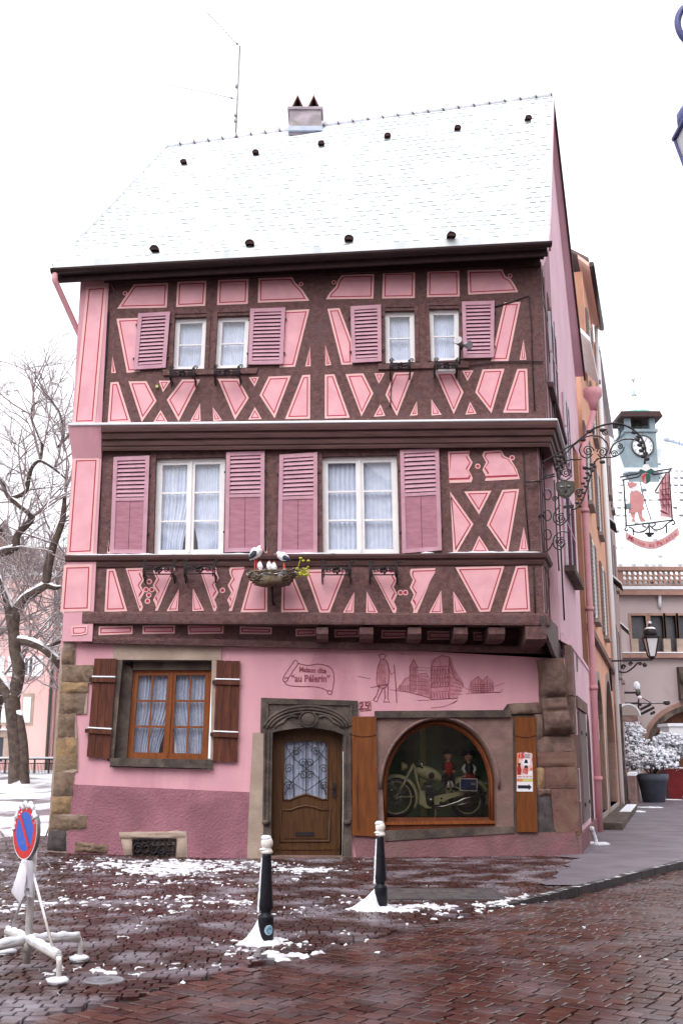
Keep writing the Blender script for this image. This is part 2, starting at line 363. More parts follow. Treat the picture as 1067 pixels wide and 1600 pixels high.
# ------------------------------------------------------------------ mesh builder
WT = {}
class MB:
    def __init__(s): s.v = []; s.f = []; s.m = []; s.mats = []; s.uv = {}; s.sm = set()
    def mi(s, name):
        if name not in s.mats: s.mats.append(name)
        return s.mats.index(name)
    def add(s, verts, faces, m, smooth=False):
        b = len(s.v); s.v += [Vector(p) for p in verts]; k = s.mi(m)
        for f in faces:
            if smooth: s.sm.add(len(s.f))
            s.f.append([b + i for i in f]); s.m.append(k)
        return b
    def hexa(s, a, b, m):
        """a, b: two matching loops of points"""
        n = len(a); s.add(list(a) + list(b), [list(range(n))[::-1], list(range(n, 2 * n))] + [[i, (i + 1) % n, n + (i + 1) % n, n + i] for i in range(n)], m)
    def box(s, c, d, m, rz=0.0, rot=None):
        mt = rot if rot is not None else Matrix.Rotation(rz, 3, 'Z')
        P = []
        for z in (-1, 1):
            for x, y in ((-1, -1), (1, -1), (1, 1), (-1, 1)):
                P.append(Vector(c) + mt @ Vector((x * d[0] / 2, y * d[1] / 2, z * d[2] / 2)))
        s.hexa(P[:4], P[4:], m)
    def bar(s, a, b, w, h, m, up=(0, 0, 1)):
        a, b = Vector(a), Vector(b); d = (b - a).normalized(); sd = d.cross(Vector(up))
        if sd.length < 1e-4: sd = d.cross(Vector((1, 0, 0)))
        sd.normalize(); u = sd.cross(d)
        q = [sd * (i * w / 2) + u * (j * h / 2) for i, j in ((-1, -1), (1, -1), (1, 1), (-1, 1))]
        s.hexa([a + k for k in q], [b + k for k in q], m)
    def tube(s, pts, r, m, n=6, cap=True, closed=False):
        pts = [Vector(p) for p in pts]
        k = len(pts); rs = r if isinstance(r, (list, tuple)) else [r] * k
        vs = []; up = None
        for i, p in enumerate(pts):
            if closed: d = pts[(i + 1) % k] - pts[i - 1]
            else: d = pts[min(i + 1, k - 1)] - pts[max(i - 1, 0)]
            if d.length < 1e-9: d = Vector((0, 0, 1))
            d.normalize()
            if up is None:
                up = d.orthogonal().normalized()
            else:
                up = up - d * up.dot(d)
                up = up.normalized() if up.length > 1e-6 else d.orthogonal().normalized()
            sd = d.cross(up)
            vs += [p + (up * math.cos(2 * math.pi * j / n) + sd * math.sin(2 * math.pi * j / n)) * rs[i] for j in range(n)]
        fs = []
        for i in range(k if closed else k - 1):
            a, b = i * n, ((i + 1) % k) * n
            fs += [[a + j, a + (j + 1) % n, b + (j + 1) % n, b + j] for j in range(n)]
        b0 = s.add(vs, fs, m, True)
        if cap and not closed:
            s.f.append([b0 + j for j in range(n)][::-1]); s.m.append(s.mi(m))
            s.f.append([b0 + (k - 1) * n + j for j in range(n)]); s.m.append(s.mi(m))
    def lathe(s, o, prof, m, n=16, axis=(0, 0, 1), smooth=True):
        """prof: (radius, height) pairs"""
        ax = Vector(axis).normalized(); e = ax.orthogonal().normalized(); g = ax.cross(e); o = Vector(o)
        vs = []
        for r, h in prof:
            vs += [o + ax * h + (e * math.cos(2 * math.pi * j / n) + g * math.sin(2 * math.pi * j / n)) * max(r, 1e-4) for j in range(n)]
        fs = []
        for i in range(len(prof) - 1):
            fs += [[i * n + j, i * n + (j + 1) % n, (i + 1) * n + (j + 1) % n, (i + 1) * n + j] for j in range(n)]
        b = s.add(vs, fs, m, smooth)
        k = s.mi(m)
        s.f.append([b + j for j in range(n)][::-1]); s.m.append(k)
        s.f.append([b + (len(prof) - 1) * n + j for j in range(n)]); s.m.append(k)
    def ball(s, c, r, m, n=10, k=7, jit=0.0):
        c = Vector(c); rr = r if isinstance(r, (tuple, list)) else (r, r, r)
        vs = [c + Vector((0, 0, -rr[2]))]
        for i in range(1, k):
            t = -math.pi / 2 + math.pi * i / k
            for j in range(n):
                a = 2 * math.pi * j / n; q = 1 + random.uniform(-jit, jit)
                vs.append(c + Vector((rr[0] * math.cos(t) * math.cos(a) * q, rr[1] * math.cos(t) * math.sin(a) * q, rr[2] * math.sin(t) * q)))
        vs.append(c + Vector((0, 0, rr[2])))
        fs = [[0, 1 + (j + 1) % n, 1 + j] for j in range(n)]
        for i in range(k - 2):
            a = 1 + i * n; b = a + n
            fs += [[a + j, a + (j + 1) % n, b + (j + 1) % n, b + j] for j in range(n)]
        a = 1 + (k - 2) * n; t = len(vs) - 1
        fs += [[a + j, a + (j + 1) % n, t] for j in range(n)]
        s.add(vs, fs, m, True)
    def poly(s, pl, loops, off, th, m, side=None, back=False):
        """flat slab on wall plane pl; loops of (s, z): outer then holes; front at off, th deep"""
        pts2 = [[Vector((a, z, 0)) for a, z in lp] for lp in loops]
        tri = tessellate_polygon(pts2)
        flat = [q for lp in loops for q in lp]
        s.add([pl.at(a, z, off) for a, z in flat], [list(t) for t in tri], m)
        if back: s.add([pl.at(a, z, off - th) for a, z in flat], [list(t)[::-1] for t in tri], m)
        if th:
            for lp in loops:
                n = len(lp)
                s.add([pl.at(a, z, off) for a, z in lp] + [pl.at(a, z, off - th) for a, z in lp],
                      [[i, (i + 1) % n, n + (i + 1) % n, n + i] for i in range(n)], side or m)
    def ppoly(s, pl, loops, off, th, m, side=None, back=False):
        s.poly(pl, [[pl.sz(*p) for p in lp] for lp in loops], off, th, m, side, back)
    def qbox(s, pl, q, a0, a1, b0, b1, off, th, m):
        """box on the bilinear quad q = (tl, tr, br, bl) of (s, z)"""
        c = [qp(q, a, b) for a, b in ((a0, b0), (a1, b0), (a1, b1), (a0, b1))]
        s.hexa([pl.at(x, z, off) for x, z in c], [pl.at(x, z, off - th) for x, z in c], m)
    def build(s, name, parent=None, origin=None, kind=None):
        me = bpy.data.meshes.new(name)
        o0 = Vector(origin) if origin is not None else Vector((0, 0, 0))
        me.from_pydata([tuple(p - o0) for p in s.v], [], s.f)
        for k in s.mats: me.materials.append(MATS[k])
        me.polygons.foreach_set('material_index', s.m)
        me.polygons.foreach_set('use_smooth', [i in s.sm for i in range(len(s.f))])
        bm = bmesh.new(); bm.from_mesh(me)
        bmesh.ops.recalc_face_normals(bm, faces=bm.faces)
        bm.to_mesh(me); bm.free()
        o = bpy.data.objects.new(name, me); COL.objects.link(o)
        if parent is not None:
            o.parent = parent; o.location = o0 - WT[parent.name]
        else: o.location = o0
        WT[o.name] = o0
        if kind: o['kind'] = kind
        return o
def qp(q, a, b):
    t = (q[0][0] + (q[1][0] - q[0][0]) * a, q[0][1] + (q[1][1] - q[0][1]) * a)
    u = (q[3][0] + (q[2][0] - q[3][0]) * a, q[3][1] + (q[2][1] - q[3][1]) * a)
    return (t[0] + (u[0] - t[0]) * b, t[1] + (u[1] - t[1]) * b)
def tag(o, label, cat, group=None):
    o['label'] = label; o['category'] = cat
    if group: o['group'] = group
    return o
def thing(name, label, cat, loc=(0, 0, 0), group=None):
    o = bpy.data.objects.new(name, None); COL.objects.link(o)
    o.location = loc; WT[o.name] = Vector(loc); o.empty_display_size = 0.2
    return tag(o, label, cat, group)
def copy_tree(o, parent=None):
    c = o.copy(); COL.objects.link(c); c.parent = parent
    for ch in list(o.children): copy_tree(ch, c)
    return c
def inset(lp, d):
    n = len(lp); ar = sum(lp[i][0] * lp[(i + 1) % n][1] - lp[(i + 1) % n][0] * lp[i][1] for i in range(n))
    sg = 1 if ar > 0 else -1; out = []
    for i in range(n):
        p0, p1, p2 = lp[i - 1], lp[i], lp[(i + 1) % n]
        def nr(a, b):
            x, y = b[0] - a[0], b[1] - a[1]; l = math.hypot(x, y) or 1e-6
            return (-y / l * sg, x / l * sg)
        n1, n2 = nr(p0, p1), nr(p1, p2)
        mx, my = n1[0] + n2[0], n1[1] + n2[1]; k = mx * mx + my * my
        sc = min(2.0 / max(k, 1e-6), 2.6) if k > 1e-6 else 0
        out.append((p1[0] + mx * d * sc, p1[1] + my * d * sc))
    return out
def infill(pl, pts, parent, d1=0.042, d2=0.064, name='infill_panel'):
    lp = [pl.sz(*p) for p in pts]
    n = len(lp); b = MB()
    i1, i2 = inset(lp, d1), inset(lp, d2)
    off = 0.006
    b.poly(pl, [lp], 0.002, 0.001, 'infill_edge')
    b.v = []; b.f = []; b.m = []
    def ring(a, c, m):
        b.add([pl.at(*q, off) for q in a] + [pl.at(*q, off) for q in c], [[i, (i + 1) % n, n + (i + 1) % n, n + i] for i in range(n)], m)
    ring(lp, i1, 'infill_edge'); ring(i1, i2, 'red_line')
    b.add([pl.at(*q, off) for q in i2], [list(t) for t in tessellate_polygon([[Vector((x, z, 0)) for x, z in i2]])], 'infill')
    b.add([pl.at(*q, off) for q in lp] + [pl.at(*q, -0.002) for q in lp], [[i, (i + 1) % n, n + (i + 1) % n, n + i] for i in range(n)], 'infill_edge')
    return b.build(name, parent)
def sweep(b, path, prof, m, zf=None, smooth=False, caps=True):
    """profile (outward offset, z) swept along plan path, mitred; outward = right of travel turned to the street"""
    path = [Vector((p[0], p[1], 0)) for p in path]; k = len(path); vs = []
    for i in range(k):
        def nr(a, c): d = (c - a).normalized(); return Vector((d.y, -d.x, 0))
        if i == 0: mv = nr(path[0], path[1])
        elif i == k - 1: mv = nr(path[-2], path[-1])
        else:
            n1, n2 = nr(path[i - 1], path[i]), nr(path[i], path[i + 1]); mv = (n1 + n2); mv = mv * (2 / mv.dot(mv))
        for o, z in prof:
            p = path[i] + mv * o; vs.append(Vector((p.x, p.y, z + (zf(p) if zf else 0))))
    n = len(prof); fs = []
    for i in range(k - 1):
        fs += [[i * n + j, i * n + (j + 1) % n, (i + 1) * n + (j + 1) % n, (i + 1) * n + j] for j in range(n)]
    if caps: fs += [list(range(n)), [(k - 1) * n + j for j in range(n)]]
    b.add(vs, fs, m, smooth)
def spiral(pl, cx, cz, r0, r1, a0, turns, n=22, off=0.0):
    out = []
    for i in range(n + 1):
        t = i / n; r = r0 + (r1 - r0) * t; a = a0 + turns * 2 * math.pi * t
        out.append(pl.at(cx + r * math.cos(a), cz + r * math.sin(a), off))
    return out
def text(b, pl, s, cs, cz, size, m, off=0.012, th=0.004, rot=0.0, wscale=1.0, bold=0.0, align='CENTER', local=None):
    cu = bpy.data.curves.new('t', 'FONT'); cu.body = s; cu.size = size; cu.align_x = align; cu.align_y = 'CENTER'
    cu.offset = bold; cu.resolution_u = 3
    ob = bpy.data.objects.new('t', cu); COL.objects.link(ob)
    dg = bpy.context.evaluated_depsgraph_get()
    me = bpy.data.meshes.new_from_object(ob.evaluated_get(dg))
    c, sn = math.cos(rot), math.sin(rot)
    vs = []
    for v in me.vertices:
        x, y = v.co.x * wscale, v.co.y
        x, y = x * c - y * sn, x * sn + y * c
        vs.append(pl.at(cs + x, cz + y, off))
    b.add(vs, [list(p.vertices) for p in me.polygons], m)
    bpy.data.objects.remove(ob); bpy.data.curves.remove(cu); bpy.data.meshes.remove(me)
def ss(x): x = min(1, max(0, x)); return x * x * (3 - 2 * x)
# ================================================================== the half-timbered house
HO = Vector((-0.4, 20.0, 0))
H = thing('half_timbered_house', 'pink and brown half-timbered corner house with snowy roof and a shop window at street level', 'house', HO)
XL = -5.07
C2 = P2.px(846, 500); C1 = P1.px(847, 900); GC = G.px(905, 1335)
S2 = PL((C2.x, C2.y), RD); S1 = PL((C1.x, C1.y), RD); S0 = PL((GC.x, GC.y), RD)
def rect(x0, y0, x1, y1): return [(x0, y0), (x1, y0), (x1, y1), (x0, y1)]
# ---- window and shutter corner lists (photo pixels): tl, tr, br, bl
W2 = [Z3([(490, 256), (622, 252), (612, 470), (480, 472)]), Z3([(668, 250), (801, 246), (789, 465), (656, 468)]),
      Z4([(326, 262), (440, 260), (443, 460), (328, 465)]), Z4([(496, 254), (613, 252), (614, 452), (504, 457)])]
W1 = [Z5([(412, 150), (700, 143), (692, 549), (400, 552)]), Z6([(82, 132), (372, 126), (382, 509), (86, 512)])]
SH2 = [Z3([(340, 245), (472, 237), (453, 470), (320, 478)]), Z3([(805, 225), (950, 220), (940, 455), (795, 457)]),
       Z4([(192, 250), (310, 243), (312, 462), (198, 468)]), Z4([(622, 232), (748, 228), (745, 447), (628, 450)])]
SH1 = [Z5([(238, 148), (387, 142), (372, 550), (222, 548)]), Z5([(705, 128), (864, 122), (862, 540), (698, 543)]),
       [(437, 712), (496, 708), (496, 866), (434, 866)], Z6([(383, 110), (533, 103), (545, 498), (392, 510)])]
# ---- upper walls: timber-coloured face with window holes
b = MB()
topL, topR = P2.sz(150, 404)[1] + 0.15, P2.sz(846, 390)[1] + 0.15
o2 = [(-4.55, topL), (C2.x, topR), (C2.x, zat(668, 19.45)), (-4.55, zat(672, 19.45))]
b.poly(P2, [o2] + [[P2.sz(*p) for p in q] for q in W2], 0, 0.20, 'timber')
b.build('upper_timber_wall', H)
b = MB()
o1 = [(-4.62, zat(690, 19.6)), (C1.x, zat(690, 19.6)), (C1.x, zat(972, 19.6)), (-4.62, zat(972, 19.6))]
b.poly(P1, [o1] + [[P1.sz(*p) for p in q] for q in W1], 0, 0.20, 'timber')
b.build('middle_timber_wall', H)
# ---- raised timbers: posts, rails and braces standing a little proud of the face
b = MB()
def beam(pl, quad, off=0.012, m='timber'):
    b.ppoly(pl, [quad], off, off + 0.02, m)
beam(P2, Z3([(440, 476), (835, 470), (830, 492), (442, 500)]), 0.05)
b.build('sill_beam', H); b = MB()
beam(P2, Z4([(300, 470), (650, 462), (650, 484), (300, 492)]), 0.05)
b.build('sill_beam', H)
for q in W2:                                          # window surrounds
    b = MB()
    for a0, a1, b0, b1 in ((-0.13, 0, -0.06, 1.0), (1, 1.13, -0.06, 1.0), (-0.13, 1.13, -0.13, -0.06)):
        b.qbox(P2, [P2.sz(*p) for p in q], a0, a1, b0, b1, 0.02, 0.03, 'timber')
    b.build('window_surround', H)
for q in W1:
    b = MB()
    for a0, a1, b0, b1 in ((-0.08, 0, -0.05, 1.0), (1, 1.08, -0.05, 1.0), (-0.08, 1.08, -0.09, -0.05)):
        b.qbox(P1, [P1.sz(*p) for p in q], a0, a1, b0, b1, 0.025, 0.04, 'timber')
    b.build('window_surround', H)
# ---- painted infill panels with their red lines
PN2 = [Z3([(250, 220), (278, 178), (320, 118), (462, 112), (456, 215)]), Z3([(495, 213), (500, 108), (622, 103), (616, 208)]),
       Z3([(665, 205), (670, 100), (797, 95), (793, 200)]), Z3([(835, 195), (838, 92), (978, 88), (992, 112), (1020, 140), (1050, 187)]),
       Z3([(247, 262), (345, 258), (345, 482), (290, 487)]), Z3([(230, 420), (245, 488), (225, 488)]),
       Z3([(940, 228), (1050, 222), (990, 462), (925, 465)]), Z3([(1052, 380), (1055, 460), (1032, 460)]),
       Z3([(222, 527), (255, 525), (307, 692), (210, 697)]), Z3([(297, 523), (372, 522), (414, 604), (352, 692)]),
       Z3([(423, 520), (472, 520), (440, 568)]), Z3([(430, 642), (460, 692), (400, 694)]),
       Z3([(520, 515), (595, 515), (505, 690), (456, 600)]), Z3([(595, 615), (597, 688), (553, 690)]),
       Z3([(648, 630), (686, 685), (650, 688)]), Z3([(668, 512), (755, 512), (798, 592), (740, 683)]),
       Z3([(797, 506), (840, 504), (822, 545)]), Z3([(823, 630), (851, 680), (795, 682)]),
       Z3([(880, 503), (973, 499), (905, 677), (842, 580)]), Z3([(1020, 497), (1053, 495), (1052, 678), (948, 680)]),
       Z4([(97, 218), (112, 192), (135, 168), (142, 145), (160, 122), (284, 120), (281, 215)]), Z4([(315, 215), (318, 112), (443, 110), (441, 213)]),
       Z4([(488, 210), (490, 107), (613, 105), (615, 207)]), Z4([(648, 200), (645, 105), (780, 102), (792, 128), (812, 138), (830, 165), (842, 190)]),
       Z4([(103, 255), (150, 252), (200, 385), (202, 470), (158, 472)]), Z4([(95, 395), (118, 472), (95, 475)]),
       Z4([(787, 230), (850, 228), (803, 457), (735, 458)]), Z4([(862, 375), (873, 452), (847, 453)]),
       Z4([(93, 510), (130, 508), (190, 677), (93, 680)]), Z4([(173, 508), (242, 505), (281, 582), (235, 672)]),
       Z4([(285, 505), (325, 503), (302, 545)]), Z4([(308, 625), (327, 670), (282, 673)]),
       Z4([(362, 502), (438, 500), (372, 670), (327, 588)]), Z4([(449, 613), (452, 667), (422, 669)]),
       Z4([(505, 605), (545, 665), (506, 668)]), Z4([(520, 502), (588, 499), (630, 578), (592, 663)]),
       Z4([(625, 495), (668, 493), (645, 535)]), Z4([(655, 615), (680, 661), (637, 665)]),
       Z4([(703, 490), (788, 487), (738, 660), (675, 578)]), Z4([(838, 488), (876, 487), (882, 657), (783, 657)])]
def small(pts):
    xs = [p[0] for p in pts]; ys = [p[1] for p in pts]
    return (max(xs) - min(xs)) * (max(ys) - min(ys)) < 1100
for q in PN2: infill(P2, q, H, *((0.026, 0.042) if small(q) else (0.04, 0.062)))
def wavy(p, q, k, amp, ph=0.0):
    """scalloped edge from p to q"""
    out = []
    dx, dy = q[0] - p[0], q[1] - p[1]; l = math.hypot(dx, dy); nx, ny = -dy / l, dx / l
    for i in range(k * 4 + 1):
        t = i / (k * 4); s = amp * math.sin(ph + t * k * 2 * math.pi) * min(1, 6 * t, 6 * (1 - t))
        out.append((p[0] + dx * t + nx * s, p[1] + dy * t + ny * s))
    return out
PN1 = [Z5([(207, 612), (240, 610), (292, 787), (197, 790)]),
       Z5([(285, 608)] + wavy((358, 605), (352, 785), 3, 8) + [(343, 787)]),
       Z5(wavy((408, 785), (404, 605), 3, 8) + [(492, 605), (418, 785)]),
       Z5([(507, 695), (502, 785), (455, 787)]), Z5([(565, 692), (612, 785), (563, 787)]),
       Z5([(590, 605)] + wavy((668, 603), (660, 785), 3, 8) + [(652, 787)]),
       Z5(wavy((714, 787), (720, 603), 3, 8) + [(780, 600), (728, 785)]),
       Z5([(800, 660), (875, 660), (875, 790), (763, 792)]), Z5([(935, 645), (985, 645), (1045, 790), (932, 792)]),
       Z6([(15, 572), (178, 568), (112, 737), (73, 738)]), Z6([(207, 658), (205, 738), (162, 740)]), Z6([(255, 655), (300, 740), (253, 740)]),
       Z6([(272, 570)] + wavy((365, 567), (368, 738), 3, 7) + [(358, 740)]),
       Z6(wavy((434, 740), (425, 568), 3, 7) + [(522, 565), (450, 740)]),
       Z6([(543, 652), (548, 740), (495, 742)]), Z6([(590, 655), (642, 737), (593, 740)]),
       Z6([(598, 562), (788, 557), (732, 733), (692, 735)]), Z6([(833, 557), (877, 555), (888, 733), (777, 735)]),
       Z6([(570, 113)] + wavy((655, 110), (660, 232), 2, 8) + [(575, 235)]),
       Z6(wavy((712, 227), (708, 112), 2, 8) + [(775, 107), (788, 130), (812, 142), (835, 180), (848, 220)]),
       Z6([(578, 268), (590, 285), (668, 395), (605, 503), (590, 503)]), Z6([(632, 268), (738, 265), (690, 357)]),
       Z6([(780, 262), (845, 258), (803, 500), (790, 500), (720, 398)]), Z6([(690, 440), (730, 503), (660, 505)]),
       Z6([(863, 405), (880, 497), (845, 498)]), Z5([(868, 435), (874, 545), (862, 545)]), Z5([(214, 490), (222, 546), (208, 546)])]
def infill_wavy(pl, pts, parent):
    lp = [pl.sz(*p) for p in pts]; xs_ = [p[0] for p in lp]; zs_ = [p[1] for p in lp]; z0, z1 = min(zs_), max(zs_); bb = MB()
    def shrink(d):
        out = []
        for i, (x, z) in enumerate(lp):
            zz = z0 + d * 1.6 + (z - z0) / (z1 - z0) * (z1 - z0 - d * 2.6); row = [q for q in seg_at(lp, z)]
            c = (min(row) + max(row)) / 2; wd = max(row) - min(row); out.append((c + (x - c) * max(.12, 1 - 2 * d / max(wd, .01)), zz))
        return out
    def seg_at(lp, z):
        r = []
        for i in range(len(lp)):
            a, c = lp[i], lp[(i + 1) % len(lp)]
            if (a[1] - z) * (c[1] - z) <= 0: r.append(a[0] if abs(a[1] - c[1]) < 1e-6 else a[0] + (c[0] - a[0]) * (z - a[1]) / (c[1] - a[1]))
        return r or [lp[0][0]]
    bb.poly(pl, [lp], .004, .006, 'infill_edge'); bb.poly(pl, [shrink(.036)], .007, 0, 'red_line'); bb.poly(pl, [shrink(.058)], .010, 0, 'infill'); bb.build('infill_panel', parent)
for q in PN1:
    if len(q) > 9: infill_wavy(P1, q, H)
    else: infill(P1, q, H, *((0.026, 0.042) if small(q) else (0.038, 0.06)))
# painted rings between the panels
def ringp(pl, p, r):
    b = MB()
    a, z = pl.sz(*p)
    lo = [(a + r * math.cos(t * math.pi / 7), z + r * math.sin(t * math.pi / 7)) for t in range(14)]
    li = [(a + r * 0.62 * math.cos(t * math.pi / 7), z + r * 0.62 * math.sin(t * math.pi / 7)) for t in range(14)]
    b.poly(pl, [lo, li], 0.005, 0.003, 'infill_edge'); b.poly(pl, [li], 0.004, 0.0, 'red_line'); b.build('painted_ring', H)
for p in Z5([(383, 664), (370, 697), (394, 697), (381, 720), (688, 700), (376, 745)]) + Z6([(386, 660), (405, 660), (685, 170), (818, 137)]): ringp(P1, p, 0.052)
for p in Z3([(283, 156), (1015, 117)]) + Z4([(128, 152), (810, 126)]): ringp(P2, p, 0.045)

# ---- pink plaster strip at the left end (fire wall), running down to the stone
b = MB()
SL = PL((XL, 19.5), (1, 0))
for y0, y1, Y in ((406, 664, 19.40), (716, 1002, 19.55)):
    z0, z1 = zat(y0, Y) + (0.1 if y0 < 500 else 0), zat(y1, Y)
    b.box(((XL - 4.52) / 2, Y + 0.2, (z0 + z1) / 2), (-4.52 - XL, 0.4, z0 - z1), 'plaster')
za_, zb_ = zat(664, 19.34), zat(716, 19.5)
b.hexa([(XL - .06, 19.30, za_), (-4.50, 19.30, za_), (-4.50, 19.9, za_), (XL - .06, 19.9, za_)], [(XL, 19.545, zb_), (-4.52, 19.545, zb_), (-4.52, 19.9, zb_), (XL, 19.9, zb_)], 'plaster')
b.hexa([(XL, 19.85, 0.0), (XL, 31.5, 0.0), (XL, 31.5, 11.0), (XL, 19.85, 11.0)], [(XL + 0.3, 19.85, 0.0), (XL + 0.3, 31.5, 0.0), (XL + 0.3, 31.5, 11.0), (XL + 0.3, 19.85, 11.0)], 'plaster')
b.build('end_wall', H)
EP2 = PL((0, 19.395), (1, 0)); EP1 = PL((0, 19.545), (1, 0))
def frame_line(pl, q, name='painted_border'):
    lp = [pl.sz(*p) for p in q]; bb = MB()
    i1, i2 = inset(lp, 0.05), inset(lp, 0.072)
    bb.poly(pl, [lp, i1], 0.003, 0.0, 'infill_edge'); bb.poly(pl, [i1, i2], 0.003, 0.0, 'red_line'); bb.poly(pl, [i2], 0.002, 0.0, 'infill')
    bb.build(name, H)
frame_line(EP2, Z3([(122, 128), (207, 123), (158, 699), (65, 702)]))
frame_line(EP1, Z5([(68, 148), (176, 145), (150, 549), (38, 553)]))
frame_line(EP1, Z5([(28, 594), (146, 591), (138, 787), (13, 790)]))
# ---- cornices, sills and beams swept round the street corner
tilt = lambda p: (p.x + 0.6) * 0.010
SC2 = S2.at(3.0, 0); S1e = S1.at(3.0, 0)
b = MB()
zt, zb = zat(661, 19.27), zat(702, 19.5)
hh = zt - zb
pr = [(0, zb), (0.035, zb), (0.05, zb + hh * .10), (0.05, zb + hh * .16), (0.075, zb + hh * .20), (0.09, zb + hh * .34), (0.075, zb + hh * .36), (0.075, zb + hh * .42),
      (0.125, zb + hh * .46), (0.15, zb + hh * .62), (0.135, zb + hh * .65), (0.135, zb + hh * .70), (0.185, zb + hh * .74), (0.205, zb + hh * .90), (0.21, zt), (-0.05, zt + .02)]
pa = [(-4.50, 19.5), (C2.x + 0.015, 19.5), (S2.at(2.6, 0).x, S2.at(2.6, 0).y)]
sweep(b, pa, pr, 'timber_cornice', tilt)
co = b.build('cornice', H)
b = MB()
sweep(b, [(-5.1, 19.5), (C2.x + .015, 19.5), (S2.at(2.6, 0).x, S2.at(2.6, 0).y)], [(-0.04, zt + 0.021), (0.215, zt + 0.004), (0.222, zt + .03), (0.20, zt + .055), (-0.04, zt + 0.075)], 'snow', tilt, True)
b.build('snow_ridge', co)
b = MB()
zt, zb = zat(866, 19.5), zat(884, 19.58)
pr = [(-0.02, zb), (0.03, zb), (0.05, zb + .06), (0.05, zb + .09), (0.10, zb + .12), (0.12, zb + .17), (0.12, zt), (-0.02, zt)]
t1 = lambda p: (p.x + 0.6) * 0.006
sweep(b, [(-5.08, 19.6), (C1.x, 19.6), (S1.at(1.0, 0).x, S1.at(1.0, 0).y)], pr, 'timber_cornice', t1)
co = b.build('sill_cornice', H)
b = MB()
for x0, x1 in ((-5.06, -3.0), (-2.75, -1.55), (-1.25, -0.1), (1.45, 1.75), (1.95, 3.72)):
    n = int((x1 - x0) / 0.12) + 2; vs = []; fs = []
    for i in range(n):
        x = x0 + (x1 - x0) * i / (n - 1); e = math.sin(math.pi * min(1, max(0, i / (n - 1)))) ** 0.3 * random.uniform(0.6, 1.1)
        z = zt + (x + .6) * .006
        vs += [(x, 19.475, z + .002), (x, 19.47, z + .028 * e), (x, 19.53, z + .045 * e), (x, 19.60, z + .05 * e)]
        if i: fs += [[(i - 1) * 4 + j, (i - 1) * 4 + j + 1, i * 4 + j + 1, i * 4 + j] for j in range(3)]
    b.add(vs, fs, 'snow', True)
b.build('snow_ridge', co)
b = MB()
zt, zb = zat(957, 19.55), zat(975.5, 19.55)
sweep(b, [(-4.72, 19.6), (C1.x + .01, 19.6), (S1.at(1.3, 0).x, S1.at(1.3, 0).y)], [(-0.3, zb), (0.06, zb), (0.07, zb + .04), (0.07, zt - .04), (0.055, zt), (-0.3, zt)], 'timber', lambda p: (p.x + .6) * -0.004)
b.build('jetty_beam', H)
# ---- lower frieze with its painted panels, joist ends and the recessed plate below
b = MB()
FZ = PL((-4.7, 19.585), (9.0, 1.12))
zt, zb = zat(974, 19.55), zat(1002, 19.7)
b.poly(FZ, [[(0, zt), (8.6, zt), (8.6, zb - 0.12), (0, zb)]], 0, 0.2, 'timber')
b.build('frieze_board', H)
b = MB()
zz = zat(1003, 19.62)
sweep(b, [(-4.72, 19.64), (3.75, 20.54), (S0.at(0.5, 0).x - .3, 20.9)], [(-.05, zz - .02), (.07, zz - .02), (.09, zz + .05), (.09, zz + .1), (-.05, zz + .1)], 'timber', lambda p: -0.03 * max(0, p.x - 0.2))
b.build('wall_plate', H)
for q in (Z5([(173, 850), (315, 847), (313, 882), (172, 887)]), Z5([(355, 847), (491, 845), (489, 880), (355, 882)]), Z5([(543, 845), (693, 843), (692, 880), (545, 883)]), Z5([(760, 850), (893, 855), (893, 883), (760, 882)]),
          Z6([(-20, 800), (58, 800), (58, 828), (-20, 830)]), Z6([(130, 803), (226, 803), (226, 832), (130, 834)]), Z6([(312, 805), (414, 806), (414, 836), (312, 838)]), Z6([(490, 808), (592, 810), (592, 842), (490, 844)]), Z6([(668, 812), (724, 814), (724, 846), (668, 846)])):
    infill(FZ, q, H, 0.03, 0.05)
for x0, x1 in ((60, 106), (228, 281), (415, 466), (592, 646), (726, 790)):
    b = MB()
    a = P1.sz(*Z6([(x0, 800)])[0])[0]; c = P1.sz(*Z6([(x1, 800)])[0])[0]
    zt, zb = zat(980, 19.6), zat(997, 19.6)
    P = lambda x: [(x, 19.60, zt), (x, 19.60, zt - .12), (x, 19.68, zb - .01), (x, 19.86, zb - .04), (x, 20.6, zb - .04), (x, 20.6, zt)]
    b.hexa(P(a), P(c), 'timber'); b.build('joist_end', H)
b = MB()
a = P1.sz(*Z6([(868, 800)])[0])[0]; c = C1.x + .02
zt = zat(975, 19.6)
P = lambda x: [(x, 19.56, zt), (x, 19.56, zt - .28), (x, 19.75, zt - .36), (x, 20.5, zt - .40), (x, 20.5, zt)]
b.hexa(P(a), P(c), 'timber'); b.build('corner_post_foot', H)
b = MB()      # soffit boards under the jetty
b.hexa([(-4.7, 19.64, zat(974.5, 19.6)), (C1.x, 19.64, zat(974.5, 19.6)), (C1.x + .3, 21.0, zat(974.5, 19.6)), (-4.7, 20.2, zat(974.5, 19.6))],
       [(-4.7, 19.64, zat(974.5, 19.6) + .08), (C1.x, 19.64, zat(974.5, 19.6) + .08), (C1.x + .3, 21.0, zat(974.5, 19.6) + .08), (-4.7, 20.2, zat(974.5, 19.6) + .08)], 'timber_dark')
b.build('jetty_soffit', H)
b = MB()
frame_q = Z5([(58, 849), (127, 846), (124, 880), (100, 887), (60, 888)])
infill(PL((0, 19.543), (1, 0)), frame_q, H, 0.028, 0.045)

